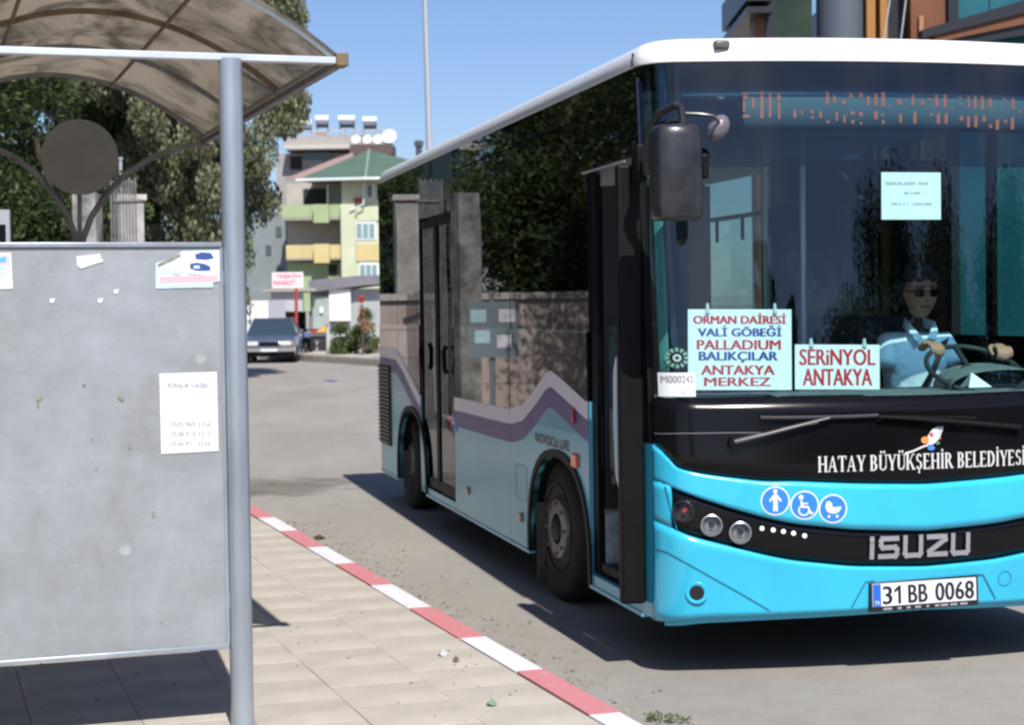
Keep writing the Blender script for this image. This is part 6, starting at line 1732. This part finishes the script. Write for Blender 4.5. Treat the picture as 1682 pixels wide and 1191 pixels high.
for (y0, y1, m) in ((338, 362, m_pale), (400, 428, m_yel)): fb(ab, 'wall_band', 586, y0, 716, y1, D_A, 0.08, m, -0.10)
fb(ab, 'corner_column', 562, 335, 585, 560, D_A, 0.5, m_pale, -0.35)
for (x0, y0, x1, y1) in ((584, 363, 618, 394), (590, 431, 622, 460), (640, 363, 674, 394), (640, 431, 674, 460)):
    w = fb(ab, 'window', x0, y0, x1, y1, D_A, 0.12, m_wf, -0.06)
    n = 3
    for k in range(n):
        xa = x0 + 2 + (x1 - x0 - 3) * k / n; fb(ab, 'pane', xa, y0 + 4, xa + (x1 - x0 - 3) / n - 2, y1 - 3, D_A, 0.04, m_winl, -0.09).parent = w
w = fb(ab, 'window', 602, 302, 614, 326, D_A, 0.12, m_wf, -0.06); fb(ab, 'pane', 604, 304, 611, 324, D_A, 0.04, m_win, -0.09).parent = w
o_ = ab.location
P0 = at(600, 293, 123.5); PL = at(486, 293, 124.5); PR = at(790, 291, 124.5); PB = Vector((P0.x, 142, P0.z)); AP = at(606, 245.5, 130)
PL.z = PR.z = P0.z + 0.02
mb = MB()
for a, b_ in ((PL, P0), (P0, PR), (PR, PB), (PB, PL)): mb.poly([a - o_, b_ - o_, AP - o_])
mb.poly([PL - o_ - Vector((0, 0, .02)), P0 - o_ - Vector((0, 0, .02)), PR - o_ - Vector((0, 0, .02)), PB - o_ - Vector((0, 0, .02))])
mb.build('roof', m_roofg, ab)
MB().tube([PL - o_, P0 - o_, PR - o_], 0.10, 6).build('gutter', m_wf, ab)
MB().tube([P0 - o_, AP - o_], 0.07, 6).build('roof_ridge', F('ridge_tile', (0.25, 0.31, 0.27)), ab)
MB().tube([at(598, 295, D_A - .5) - o_, at(597, 335, D_A - .5) - o_, at(575, 345, D_A - .5) - o_], 0.06, 6).build('drainpipe', m_wf, ab)
c = MB().tube([at(688, 262, 128) - o_, at(688, 232, 128) - o_], 0.22, 8); c.tube([at(688, 240, 128) - o_, at(688, 231, 128) - o_], 0.32, 8); c.build('chimney', F('dark_cowl', (0.07, 0.075, 0.08)), ab)

D_B = 150
rb = mk('rooftop_block', 'grey concrete block with solar water heaters and dishes behind the green roof', 'building', 540, D_B)
fb(rb, 'wall', 455, 250, 640, 560, D_B, 10, m_conc, 0.5); fb(rb, 'roof_slab', 470, 239, 578, 246, D_B, 11, F('pale_slab', (0.47, 0.44, 0.41)), -1.2)
fb(rb, 'roof_parapet', 466, 222, 640, 238, D_B, 0.4, F('dusty_parapet', (0.33, 0.305, 0.285)), 0.0); fb(rb, 'parapet_rail', 470, 213, 632, 216, D_B, 0.2, m_lil, 0.0)
for x in (482, 510, 538, 566, 594, 622): fb(rb, 'rail_post', x, 213, x + 2, 224, D_B, 0.2, m_lil)
fb(rb, 'window', 496, 249, 543, 262, D_B, 0.2, m_win, 0.3); fb(rb, 'window', 476, 256, 494, 277, D_B, 0.2, m_dark, 0.3); fb(rb, 'blind', 496, 262, 530, 280, D_B, 0.2, m_conc, 0.2)
mb = MB(); q = [at(468, 293, D_B - 3) - rb.location, at(545, 262, D_B - 3) - rb.location, at(580, 250, D_B - 3) - rb.location, at(580, 258, D_B - 3) - rb.location, at(500, 293, D_B - 3) - rb.location]
mb.prism(q, (0, 0.5, 0)).build('red_roof_edge', m_pink, rb)
for k, (x0, x1, y0) in enumerate(((480, 512, 197), (518, 540, 190), (556, 583, 190), (596, 619, 192))):
    hh_ = mk('solar_heater', ['solar heater with a wide white tank, half behind the tree', 'solar water heater second from the drooping tree on the rooftop', 'solar water heater third from the drooping tree on the rooftop', 'solar water heater nearest the satellite dishes on the rooftop'][k], 'solar heater', x0, D_B + 1, 'solar water heaters on the rooftop')
    a, b_ = at(x0, y0 + 5, D_B + 1) - hh_.location, at(x1, y0 + 5, D_B + 1) - hh_.location
    MB().tube([a, b_], 0.30, 14).build('tank', m_white, hh_, smooth=True)
    fb(hh_, 'collector', x0 + 1, y0 + 12, x1 - 1, y0 + 19, D_B + 1, 0.2, F('dusty_collector', (0.16, 0.14, 0.12), 0.4), 0.2)
    for x in (x0 + 1, x1 - 3): fb(hh_, 'leg', x, y0 + 10, x + 2, 224, D_B + 1, 0.12, m_conc, 0.3)
    if k == 1: fb(hh_, 'lower_tank', x0 + 1, 217, x1 - 4, 226, D_B + 1, 0.5, m_pink, -0.4)
for k, (x, y, r_) in enumerate(((585, 228, 7.5), (604, 228, 7.5), (621, 228, 8), (640, 223, 12))):
    sd = mk('satellite_dish', ['satellite dish at the left of the rooftop row', 'satellite dish second from the left in the rooftop row', 'small satellite dish touching the large one', 'largest white satellite dish at the end of the rooftop row'][k], 'satellite dish', x, D_B - 1, 'satellite dishes on the rooftop')
    rr = r_ * D_B / FPX; c = at(x, y, D_B - 1) - sd.location
    MB().lathe([(0.001, 0.16 * rr), (rr * 0.6, 0.10 * rr), (rr, -0.08 * rr), (rr, -0.12 * rr), (rr * 0.6, 0.05 * rr), (0.001, 0.1 * rr)], c, (0.15, 1, -0.3), 20).build('dish', m_white, sd, smooth=True)
    MB().tube([c + Vector((0, .2, 0)), Vector((c.x, .4, at(x, 243, D_B).z))], 0.06, 6).build('mast', m_conc, sd)
fb(rb, 'lower_roof_wall', 578, 240, 648, 256, D_B, 4, F('dark_brick', (0.10, 0.07, 0.065)), -2)

# block behind the tree on the left of the apartment building
lb = mk('grey_block', 'bluish grey apartment block half hidden by the drooping tree', 'building', 440, 128)
fb(lb, 'wall', 380, 352, 474, 560, 128, 8, F('blue_grey_render', (0.19, 0.22, 0.23), var=0.08, scale=1), 0.5)
for (x, y) in ((452, 372), (452, 440), (435, 402), (462, 402)): fb(lb, 'window', x, y, x + 9, y + 16, 128, 0.1, m_win, 0.42)

# shops at street level
D_S = 82
sp = mk('corner_shop', 'low corner shop with lilac sheet front and dark open shopfront', 'shop', 480, D_S)
fb(sp, 'sheet_front', 445, 478, 497, 511, D_S, 0.4, m_lil, 0); fb(sp, 'shop_wall', 441, 511, 446, 575, D_S, 5, m_conc); fb(sp, 'shop_interior', 447, 512, 505, 575, D_S, 0.2, m_dark, 2.5)
fb(sp, 'shop_wall', 503, 512, 508, 575, D_S, 5, m_conc)
for (x0, y0, x1, y1, c_) in ((455, 518, 464, 534, (0.45, 0.03, 0.03)), (466, 514, 476, 530, (0.22, 0.02, 0.02)), (476, 520, 482, 545, (0.03, 0.02, 0.02)), (492, 525, 502, 532, (0.05, 0.16, 0.14)), (497, 533, 503, 540, (0.4, 0.08, 0.05)), (450, 528, 456, 542, (0.5, 0.5, 0.5))):
    fb(sp, 'goods', x0, y0, x1, y1, D_S, 0.3, F('goods_%d' % x0, c_), 1.6)
fb(sp, 'shop_roof', 430, 474, 520, 479, D_S, 6, m_conc, -0.3)
ar = mk('grey_annex', 'long grey-roofed annex with pale sheets beside the corner shop', 'building', 560, D_S)
mb = MB(); ol = ar.location
q = [at(506, 461, D_S) - ol, at(560, 455, D_S) - ol, at(600, 452, D_S) - ol, at(660, 452, D_S) - ol, at(660, 466, D_S) - ol, at(600, 468, D_S) - ol, at(508, 480, D_S) - ol]
mb.prism(q, (0, 6, 0)).build('roof', F('slate_grey_roof', (0.17, 0.165, 0.19), var=0.15, scale=1), ar)
fb(ar, 'wall', 508, 474, 660, 580, D_S, 4, F('blue_grey_wall', (0.33, 0.35, 0.36), var=0.1, scale=1), 0.6)
fb(ar, 'white_panel', 540, 475, 575, 527, D_S, 0.2, m_white, 0.2); fb(ar, 'beam', 548, 468, 577, 474, D_S, 0.3, F('red_brown_beam', (0.20, 0.07, 0.05)), 0.1)
fb(ar, 'pale_sheet', 512, 486, 541, 540, D_S, 0.15, F('pale_green_grey', (0.30, 0.36, 0.35), var=0.1, scale=2), 0.3); fb(ar, 'white_paper', 524, 504, 530, 514, D_S, 0.05, m_white, 0.2)
# white box body parked behind the car
wb = mk('white_trailer', 'plain white box trailer parked behind the grey saloon car', 'trailer', 420, 66)
fb(wb, 'box_body', 372, 494, 441, 568, 66, 5, m_white, 0); fb(wb, 'seam', 419, 495, 420, 568, 66, 0.02, m_lil, -0.03); fb(wb, 'seam', 396, 495, 397, 568, 66, 0.02, m_lil, -0.03)
for x in (384, 428):
    c = at(x, 580, 66.6) - wb.location; MB().lathe([(0.001, -0.1), (0.33, -0.1), (0.36, 0), (0.33, 0.1), (0.001, 0.1)], (c.x, 0.6, 0.36), (1, 0, 0), 18).build('wheel', M['rubber'], wb)
# shop sign on a red post
ss = mk('shop_sign', 'white shop sign with red lettering on a red post', 'sign', 487, 62)
fb(ss, 'panel', 447, 447, 498, 473, 62, 0.12, F('sign_face', (0.80, 0.68, 0.70)), 0)
pc = ss.location
for (t, x0, x1, y0, y1) in (('TEŞKİN', 453, 493, 449, 458.5), ('MARKET', 450, 486, 461, 468.5)):
    a = at(x0, y1, 62) - pc; b_ = at(x1, y1, 62) - pc; tt = at(x0, y0, 62) - pc
    mb = MB(); add_flat(mb, fit_text(t, b_.x - a.x, tt.z - a.z, 0.012), lambda x, z: Vector(((a.x + b_.x) / 2 + x, -0.01, a.z + z))); mb.build('lettering', F('sign_red_%s' % t[:1], (0.60, 0.05, 0.12)), ss)
MB().tube([at(486.5, 473, 62) - pc, Vector((at(486.5, 560, 62).x - pc.x, 0, 0))], 0.055, 8).build('post', m_red, ss)
# street light pole
sl = empty('street_light', (at(705, 500, 46).x + 0.02, 46, 0)); tag(sl, 'tall slim grey street light pole rising behind the bus', 'street light')
top = at(696, -60, 46) - sl.location; low = at(705.5, 250, 46) - sl.location
base = low + (low - top) * (low.z / (top.z - low.z)); 
MB().tube([base, low, top], 0.08, 12, rs=[0.10, 0.082, 0.058]).build('pole', M['far_pole'], sl, smooth=True)
MB().tube([top, top + Vector((0.5, 0, 0.5)), top + Vector((1.6, -0.2, 0.7))], 0.04, 8).build('arm', M['far_pole'], sl)
MB().cbox(top + Vector((2.0, -0.25, 0.7)), (0.8, 0.3, 0.14)).build('lamp_head', M['far_pole'], sl, bevel=0.04)

# traffic island with its kerb and planting
isl = MB(); A_ = ground(484, 572, 0); B2 = ground(640, 592, 0)
A_ = Vector((at(480, 500, 70).x, 62, 0)); B2 = Vector((at(640, 500, 52).x, 51.5, 0))
isl.prism([A_, B2, B2 + Vector((14, -1, 0)), B2 + Vector((18, 34, 0)), A_ + Vector((-2, 26, 0)), A_ + Vector((-1, 6, 0))], (0, 0, 0.22))
islo = isl.build('traffic_island', F('pale_island_paving', (0.40, 0.36, 0.31), var=0.1, scale=2)); tag(islo, kind='structure')
kk = MB(); d = (B2 - A_).normalized(); nn = Vector((d.y, -d.x, 0))
for k in range(14):
    a = A_ + (B2 - A_) * (k / 14) + d * 0.02; b_ = A_ + (B2 - A_) * ((k + 1) / 14) - d * 0.02
    MB().prism([a + nn * 0.01, b_ + nn * 0.01, b_ + nn * 0.22, a + nn * 0.22], (0, 0, 0.2)).build('kerbstone', F('island_kerb', (0.36, 0.33, 0.29)) if k == 0 else bpy.data.materials['island_kerb'], islo)
bu = mk('oleander_bush', 'round green bush with small pink flowers on the traffic island', 'bush', 572, 58)
c = at(572, 552, 58) - bu.location
cls = []
r = random.Random(4)
for k in range(26):
    a = r.uniform(0, 6.28); q = r.uniform(0, 1) ** .5; z = r.uniform(0, 1)
    cls.append((c.x + math.cos(a) * q * 0.55, math.sin(a) * q * 0.55, 0.35 + z * 0.75, 0.22, 0.22, 0.2))
leaves('foliage', M['leaf_bush'], cls, 5200, 0.10, bu, seed=5)
leaves('flowers', F('pink_flower', (0.65, 0.16, 0.20)), cls, 60, 0.07, bu, seed=6, aspect=0.9)
for k in range(5): MB().tube([(c.x, 0, 0.1), (c.x + r.uniform(-.3, .3), r.uniform(-.3, .3), 0.6)], 0.02, 5).build('stem', M['bark'], bu)
for k, (px, py, rx, hh_, mt_, lb_) in enumerate(((601, 530, 0.35, 1.5, M['leaf_olive'], 'spindly dry shrub at the edge of the island beside the bus'), (555, 560, 0.3, 0.5, M['leaf_bush'], 'low green plant at the foot of the round bush'), (609, 560, 0.3, 0.6, M['leaf_mid'], 'low bright green plant beside the bus on the island'))):
    s_ = mk('shrub', lb_, 'shrub', px, 57 + k * .5); rr = random.Random(k + 30)
    leaves('foliage', mt_, [(rr.uniform(-.15, .15), rr.uniform(-.2, .2), hh_ * rr.uniform(.25, .95) + .1, rx * .6, rx * .6, rx * .6) for _ in range(9)], 900, 0.10, s_, seed=40 + k)
    MB().tube([(0, 0, 0.1), (0.02, 0, hh_ * .8)], 0.02, 5).build('stem', M['bark'], s_)
fl = mk('flower_stalk', 'tall red-topped flower stalk beside the bus on the island', 'flower', 594, 56.5)
MB().tube([(0, 0, 0.2), (0.03, 0, at(594, 500, 56.5).z)], 0.03, 6).build('stem', M['bark'], fl)
leaves('blossom', F('red_blossom', (0.55, 0.05, 0.03)), [(0.0, 0, at(594, 492, 56.5).z, 0.09, 0.09, 0.13)], 160, 0.07, fl, seed=9)
leaves('foliage', F('rusty_leaf', (0.35, 0.16, 0.06)), [(0.0, 0, at(594, 512, 56.5).z, 0.12, 0.1, 0.28), (0.1, 0, at(597, 535, 56.5).z, 0.2, 0.1, 0.25)], 260, 0.08, fl, seed=10)
bl_ = mk('bollard', 'slim pale post standing on the kerb left of the round bush', 'bollard', 538, 57.5)
MB().tube([(0, 0, 0), (0, 0, at(538, 536, 57.5).z)], 0.055, 10).build('shaft', F('pale_post', (0.5, 0.5, 0.48)), bl_); MB().tube([(0, 0, at(538, 536, 57.5).z), (0, 0, at(538, 533, 57.5).z)], 0.07, 10).build('cap', m_conc, bl_)
# little cart with an orange tarpaulin
ct = mk('hand_cart', 'small dark cart with an orange and yellow cover on the island', 'cart', 520, 62)
fb(ct, 'tray', 505, 548, 536, 552, 62, 0.8, F('cart_steel', (0.12, 0.12, 0.13)), 0); fb(ct, 'frame', 507, 552, 533, 562, 62, 0.6, F('cart_dark', (0.09, 0.10, 0.11)), 0.1)
pc = ct.location; MB().prism([at(519, 546, 62) - pc, at(535, 546, 62) - pc, at(534, 532, 62) - pc], (0, 0.7, 0)).build('cover', F('orange_cover', (0.62, 0.36, 0.08)), ct)
fb(ct, 'red_cloth', 508, 541, 518, 547, 62, 0.5, m_red, 0.1)
for x in (509, 531): MB().lathe([(0.001, -0.04), (0.2, -0.04), (0.23, 0), (0.2, 0.04), (0.001, 0.04)], (at(x, 560, 62).x - pc.x, 0.1, 0.40), (0, 1, 0), 16).build('wheel', M['rubber'], ct)
mc_ = mk('scooter', 'dark scooter parked beyond the car at the edge of the road', 'scooter', 501, 60)
MB().lathe([(0.10, -0.04), (0.25, -0.05), (0.28, 0), (0.25, 0.05), (0.10, 0.04)], (0, 0, 0.28), (1, 0.15, 0), 18).build('wheel', M['rubber'], mc_)
MB().lathe([(0.10, -0.04), (0.25, -0.05), (0.28, 0), (0.25, 0.05), (0.10, 0.04)], (0.05, 1.2, 0.28), (1, 0.15, 0), 18).build('wheel', M['rubber'], mc_)
MB().tube([(0, 0, 0.3), (0.0, 0.12, 0.75), (0.01, 0.2, 1.0)], 0.05, 8).build('fork', M['trim_black'], mc_); MB().tube([(-0.3, 0.22, 1.0), (0.3, 0.22, 1.0)], 0.02, 6).build('handlebar', M['trim_black'], mc_)
MB().box((-0.14, 0.25, 0.3), (0.14, 1.25, 0.72)).build('body', M['trim_black'], mc_, bevel=0.08)
MB().box((-0.05, -0.15, 0.72), (0.17, 0.2, 0.92)).build('front_shield', F('scooter_blue', (0.10, 0.14, 0.30)), mc_, bevel=0.04)

# ================================================================== CAR
cr_ = empty('parked_car', (at(441, 520, 56).x, 56.0, 0.0), R(3.5)); tag(cr_, 'grey-blue saloon car facing the camera beyond the shelter pole', 'car')
M['car'] = mat('grey_blue_car_paint', (0.115, 0.13, 0.19), 0.25, metal=0.35, coat=0.6)
M['carglass'] = mat('car_window', (0.03, 0.05, 0.07), 0.06)
cb_ = MB(); st = [(0.0, .30, .62, .74), (0.06, .24, .70, .80), (0.9, .22, .83, .84), (1.25, .22, .88, .85), (2.4, .22, .90, .86), (3.4, .22, .90, .86), (4.1, .26, .92, .83), (4.3, .34, .88, .76)]
sec = lambda y, zb2, zt2, w: [(-w, y, zb2), (-w - .0, y, zb2 + .18), (-w * .985, y, zt2 - .12), (-w * .90, y, zt2), (0, y, zt2 + .015), (w * .90, y, zt2), (w * .985, y, zt2 - .12), (w, y, zb2 + .18), (w, y, zb2)]
for s_ in st: cb_.v += sec(*s_)
for k in range(len(st) - 1):
    for j in range(9): a = k * 9 + j; b_ = k * 9 + (j + 1) % 9; cb_.f.append([a, b_, b_ + 9, a + 9])
cb_.f.append(list(range(9))); cb_.f.append([63 + j for j in range(9)][::-1])
cb_.build('body', M['car'], cr_, bevel=0.03)
gh = [(1.15, .80, .86), (1.85, .60, 1.37), (2.2, .60, 1.40), (3.0, .59, 1.38), (3.65, .78, .90)]
g2 = MB()
for (y, w, z) in gh: g2.v += [(-w, y, z), (w, y, z), (w * 1.0 if z < 1 else .80, y, .86), (-(w * 1.0 if z < 1 else .80), y, .86)]
for k in range(4):
    for j in range(4): a = k * 4 + j; b_ = k * 4 + (j + 1) % 4; g2.f.append([a, b_, b_ + 4, a + 4])
g2.build('windows', M['carglass'], cr_)
MB().box((-.60, 1.86, 1.375), (.60, 3.02, 1.415)).build('roof', M['car'], cr_, bevel=0.03)
for s_ in (-1, 1):
    MB().tube([(s_ * .79, 1.15, .87), (s_ * .60, 1.86, 1.39)], 0.03, 6).build('pillar', M['car'], cr_); MB().tube([(s_ * .78, 3.62, .90), (s_ * .60, 3.02, 1.39)], 0.035, 6).build('pillar', M['car'], cr_)
    MB().box((s_ * .52 - .17, -.03, .56), (s_ * .52 + .17, .02, .69)).build('headlight', mat('car_lamp', (0.62, 0.62, 0.60), 0.15), cr_, bevel=0.01)
    MB().box((s_ * .745 - .04, -.01, .56), (s_ * .745 + .04, .05, .68)).build('indicator', M['amber_lens'], cr_)
    MB().box((s_ * .93 - .07, 1.35, .90), (s_ * .93 + .07, 1.42, 1.02)).build('door_mirror', M['car'], cr_, bevel=0.02)
    for y in (.75, 3.35):
        MB().lathe([(0.001, -.02), (.18, -.02), (.27, 0), (.30, .04), (.30, .14), (.27, .18), (.001, .18)], (s_ * .84, y, .30), (-s_, 0, 0), 24).build('wheel', M['rubber'], cr_, smooth=True)
MB().box((-.30, -.035, .575), (.30, .01, .68)).build('grille', M['trim_black'], cr_)
bm_ = MB().box((-.83, -.10, .36), (.83, .04, .50)).build('bumper', F('grey_bumper', (0.30, 0.30, 0.31), 0.5), cr_, bevel=0.03)
MB().box((-.78, -.105, .465), (.78, -.095, .485)).build('bumper_trim', M['trim_black'], bm_)
MB().box((-.26, -.115, .38), (.26, -.101, .46)).build('number_plate', M['plate_white'], cr_)
MB().box((-.78, .0, .22), (.78, .3, .36)).build('front_valance', M['trim_black'], cr_)

# ================================================================== MODERN BUILDING over the bus roof
D_M = 27
mbd = mk('modern_building', 'dark steel and orange clad modern building with glass above the bus roof', 'building', 1450, D_M)
or_ = F('orange_cladding', (0.15, 0.052, 0.018), 0.5, var=0.1, scale=2); orl = F('ochre_cladding', (0.33, 0.15, 0.03), 0.5); dk = F('dark_steel', (0.015, 0.017, 0.022), 0.4); gn = mat('dark_green_glass', (0.012, 0.022, 0.012), 0.12, col2=(0.03, 0.05, 0.02), scale=1.2)
tg = mat('teal_curtain_glass', (0.02, 0.12, 0.15), 0.12, var=0.15, scale=0.8)
fb(mbd, 'eaves', 1219, -40, 1262, 8, D_M, 3, dk, -0.4); fb(mbd, 'balcony_slab', 1220, 19, 1262, 29, D_M, 3, dk, -0.5)
fb(mbd, 'ledge_filler', 1233, 8, 1262, 19, D_M, 3, dk, 0.2)
fb(mbd, 'corner_post', 1241, 29, 1257, 700, D_M, 0.5, or_, -0.1); fb(mbd, 'corner_frame', 1257.5, -60, 1275, 700, D_M, 0.6, dk, -0.05)
fb(mbd, 'window', 1275, -60, 1341, 700, D_M, 0.1, gn, 0.25)
c = at(1383, 30, D_M + 0.3) - mbd.location; rr = 41.5 * D_M / FPX
MB().tube([(c.x, .35, 0), (c.x, .35, at(1383, -80, D_M).z)], rr, 32).build('round_column', F('grey_blue_column', (0.085, 0.10, 0.13), 0.5), mbd, smooth=True)
fb(mbd, 'wall', 1424, -60, 1496, 700, D_M, 6, dk, 0.3)
fb(mbd, 'ochre_fin', 1425, -60, 1439, 700, D_M, 0.3, orl, -0.05); fb(mbd, 'ochre_fin', 1447, -60, 1459, 700, D_M, 0.3, orl, -0.05)
for (xa, ya, xb2, yb) in ((1463, -10, 1452, 62), (1489, -10, 1480, 62)):
    MB().tube([at(xa, ya, D_M - .4) - mbd.location, at(xb2, yb, D_M - .4) - mbd.location, at(xb2 - 14, yb + 130, D_M - .4) - mbd.location], 0.012, 6).build('cable', m_lil, mbd)
fb(mbd, 'clad_wall', 1495.5, -60, 1554, 700, D_M, 5, or_, -0.1); fb(mbd, 'pale_strip', 1508, 28, 1515, 700, D_M, 0.05, F('peach_strip', (0.40, 0.18, 0.09)), -0.17)
fb(mbd, 'frame', 1554.5, -60, 1571, 700, D_M, 0.6, dk, -0.2)
for k in range(6):
    fb(mbd, 'pane', 1571 + k * 58, -90, 1571 + k * 58 + 56, 700, D_M, 0.1, tg, 0.05)
def beam(x0, y0, x1, y1, h0, h1, m, dy):
    q = [at(x0, y0, D_M) - mbd.location, at(x1, y1, D_M) - mbd.location, at(x1, y1 + h1, D_M) - mbd.location, at(x0, y0 + h0, D_M) - mbd.location]
    return MB().prism([p + Vector((0, dy, 0)) for p in q], (0, 0.3, 0)).build('sloping_beam', m, mbd)
beam(1500, 58, 1930, -66, 14, 30, dk, -0.60); beam(1520, 66, 1930, -40, 12, 34, or_, -0.55); beam(1540, 74, 1930, -8, 12, 30, dk, -0.5)

# ================================================================== BEHIND THE CAMERA (mirrored in the windscreen)
for k, (x, y, h, lb_) in enumerate(((8.0, -17, 10.0, 'tallest dark cypress mirrored in the kerb side of the windscreen'), (10.8, -19, 8.0, 'shorter dark cypress mirrored in the windscreen above the route boards'))):
    tree('cypress', lb_, x, y, h, 0.8, 0.75, 0.75, M['leaf_dark'], 9000, 0.16, seed=60 + k, nclump=44, cr=0.5)
for k, (x, y, h, rx, lb_) in enumerate(((15.0, -19, 8.2, 3.0, 'dark round tree beside the shorter cypress, mirrored in the windscreen'), (18.5, -16, 10.2, 3.2, 'tallest dark round tree mirrored in the middle of the windscreen'), (22.5, -13, 9.4, 3.2, 'dark round tree mirrored in front of the driver'),
        (26.5, -9, 9.0, 3.4, 'dark round tree mirrored in the road side of the windscreen'), (29.5, -4, 8.6, 3.4, 'outermost dark round tree mirrored in the road side of the windscreen'), (-3, -28, 7.0, 3.0, 'round tree behind the photographer on the pavement side'))):
    tree('leafy_tree', lb_, x, y, h, 1.0, rx, rx, M['leaf_dark'], 34000, 0.17, seed=70 + k, nclump=60, cr=0.42)
hb = empty('roadside_house', (22, -34, 0)); tag(hb, 'pale house with an orange tiled roof behind the photographer', 'house')
MB().box((-7, -4, 0), (7, 4, 5.0)).build('wall', m_pale, hb)
MB().prism([Vector((-7.6, -4.6, 5.0)), Vector((-7.6, 4.6, 5.0)), Vector((-7.6, 0, 7.2))], (15.2, 0, 0)).build('roof', F('orange_tile', (0.42, 0.15, 0.06)), hb)
for x in (-5, -2, 1, 4): MB().box((x, 4.0, 1.5), (x + 1.3, 4.05, 3.2)).build('window', m_win, hb)

# ================================================================== SMALL THINGS ON THE GROUND
gx = ground(1075, 1186, 0.0)
tag(leaves('grass', M['leaf_mid'], [(gx.x + i * .05, gx.y - 0.02 * i, 0.02, 0.05, 0.04, 0.02) for i in range(3)], 110, 0.03, None, seed=90, aspect=0.2), 'small tuft of grass growing at the kerb', 'grass', kind='stuff')
rr_ = random.Random(77)
def litter(name, label, px, py, w, h, m, z=0.003, seed=1):
    c = ground(px, py, z); rr = random.Random(seed); mb = MB(); n = 9
    ring = [Vector((math.cos(2*math.pi*k/n) * w * rr.uniform(.6, 1.1), math.sin(2*math.pi*k/n) * h * rr.uniform(.6, 1.1), rr.uniform(0, .012))) for k in range(n)]
    i = 0; mb.v = [tuple(p) for p in ring] + [(0, 0, 0.03)]
    for k in range(n): mb.f.append([k, (k + 1) % n, n])
    o = mb.build(name, m); o.location = c; tag(o, label, name.replace('_', ' ')); return o
litter('dead_leaf', 'dark curled dead leaf on the road beside the red kerbstone', 525, 885, 0.06, 0.07, F('dead_leaf_brown', (0.06, 0.04, 0.025)), seed=3)
litter('plastic_bag', 'small crumpled purple bag lying far down the road', 545, 626, 0.22, 0.25, F('purple_plastic', (0.12, 0.08, 0.32)), seed=4)
litter('crumpled_paper', 'small pale crumpled paper lying on the pavers near the kerb', 727, 1077, 0.025, 0.04, F('grey_paper', (0.42, 0.42, 0.44)), PAV, 5)
litter('dark_pebble', 'small dark pebble lying on the pavers near the kerb', 749, 1088, 0.018, 0.02, F('dark_pebble', (0.10, 0.08, 0.06)), PAV, 6)
litter('green_wrapper', 'tiny green wrapper on the pavement close to the kerb', 808, 1160, 0.03, 0.02, F('green_wrapper', (0.14, 0.24, 0.14)), PAV, 7)
# damp dirty patch in the road by the far end of the kerb
pt = ground(450, 800, 0.004); mb = MB(); rr = random.Random(5); n = 26
mb.poly([Vector((math.cos(2*math.pi*k/n) * 1.1 * rr.uniform(.75, 1.1), math.sin(2*math.pi*k/n) * 1.3 * rr.uniform(.75, 1.1), 0)) for k in range(n)])
pmt = mat('dirty_asphalt_patch', (0.19, 0.17, 0.145), 0.95, var=0.3, scale=2.5, detail=9); t = pmt.node_tree
tcn = t.nodes.new('ShaderNodeTexCoord'); ln = t.nodes.new('ShaderNodeVectorMath'); ln.operation = 'LENGTH'; nn_ = t.nodes.new('ShaderNodeTexNoise'); nn_.inputs['Scale'].default_value = 2.2; nn_.inputs['Detail'].default_value = 8
m1 = t.nodes.new('ShaderNodeMath'); m1.operation = 'MULTIPLY_ADD'; m1.inputs[1].default_value = 1.6; rg = t.nodes.new('ShaderNodeMapRange'); rg.inputs['From Min'].default_value = 1.75; rg.inputs['From Max'].default_value = 1.05; rg.inputs['To Max'].default_value = 0.7
mxs = t.nodes.new('ShaderNodeMixShader'); trn = t.nodes.new('ShaderNodeBsdfTransparent'); L(tcn.outputs['Object'], ln.inputs[0]) if False else None
t.links.new(tcn.outputs['Object'], ln.inputs[0]); t.links.new(tcn.outputs['Object'], nn_.inputs['Vector']); t.links.new(nn_.outputs['Fac'], m1.inputs[0]); t.links.new(ln.outputs['Value'], m1.inputs[2]); t.links.new(m1.outputs[0], rg.inputs['Value'])
t.links.new(rg.outputs['Result'], mxs.inputs['Fac']); t.links.new(trn.outputs['BSDF'], mxs.inputs[1]); t.links.new(t.nodes['Principled BSDF'].outputs['BSDF'], mxs.inputs[2]); t.links.new(mxs.outputs['Shader'], t.nodes['Material Output'].inputs['Surface'])
o = mb.build('road_patch', pmt); o.location = pt; tag(o, kind='structure')

gv = []; rr = random.Random(91); mb = MB()
for k in range(700):
    b_ = rr.uniform(6.2, 15); a_ = -abs(rr.gauss(0, 0.22)) - 0.01
    c = kp(a_, b_, 0.004); q = rr.uniform(0.003, 0.010)
    mb.box((c.x - q, c.y - q * rr.uniform(.6, 1.2), c.z - 0.003), (c.x + q, c.y + q, c.z + q * 0.6))
for k in range(260):
    c = kp(rr.uniform(0.2, 2.4), rr.uniform(6.4, 15), PAV + 0.002); q = rr.uniform(0.002, 0.006)
    mb.box((c.x - q, c.y - q, c.z - 0.003), (c.x + q, c.y + q, c.z + q * 0.5))
gr_ = mb.build('gravel', F('kerb_grit', (0.24, 0.21, 0.175), 0.95, var=0.4, scale=6)); tag(gr_, 'fine grit and dust gathered along the kerb', 'gravel', kind='stuff')
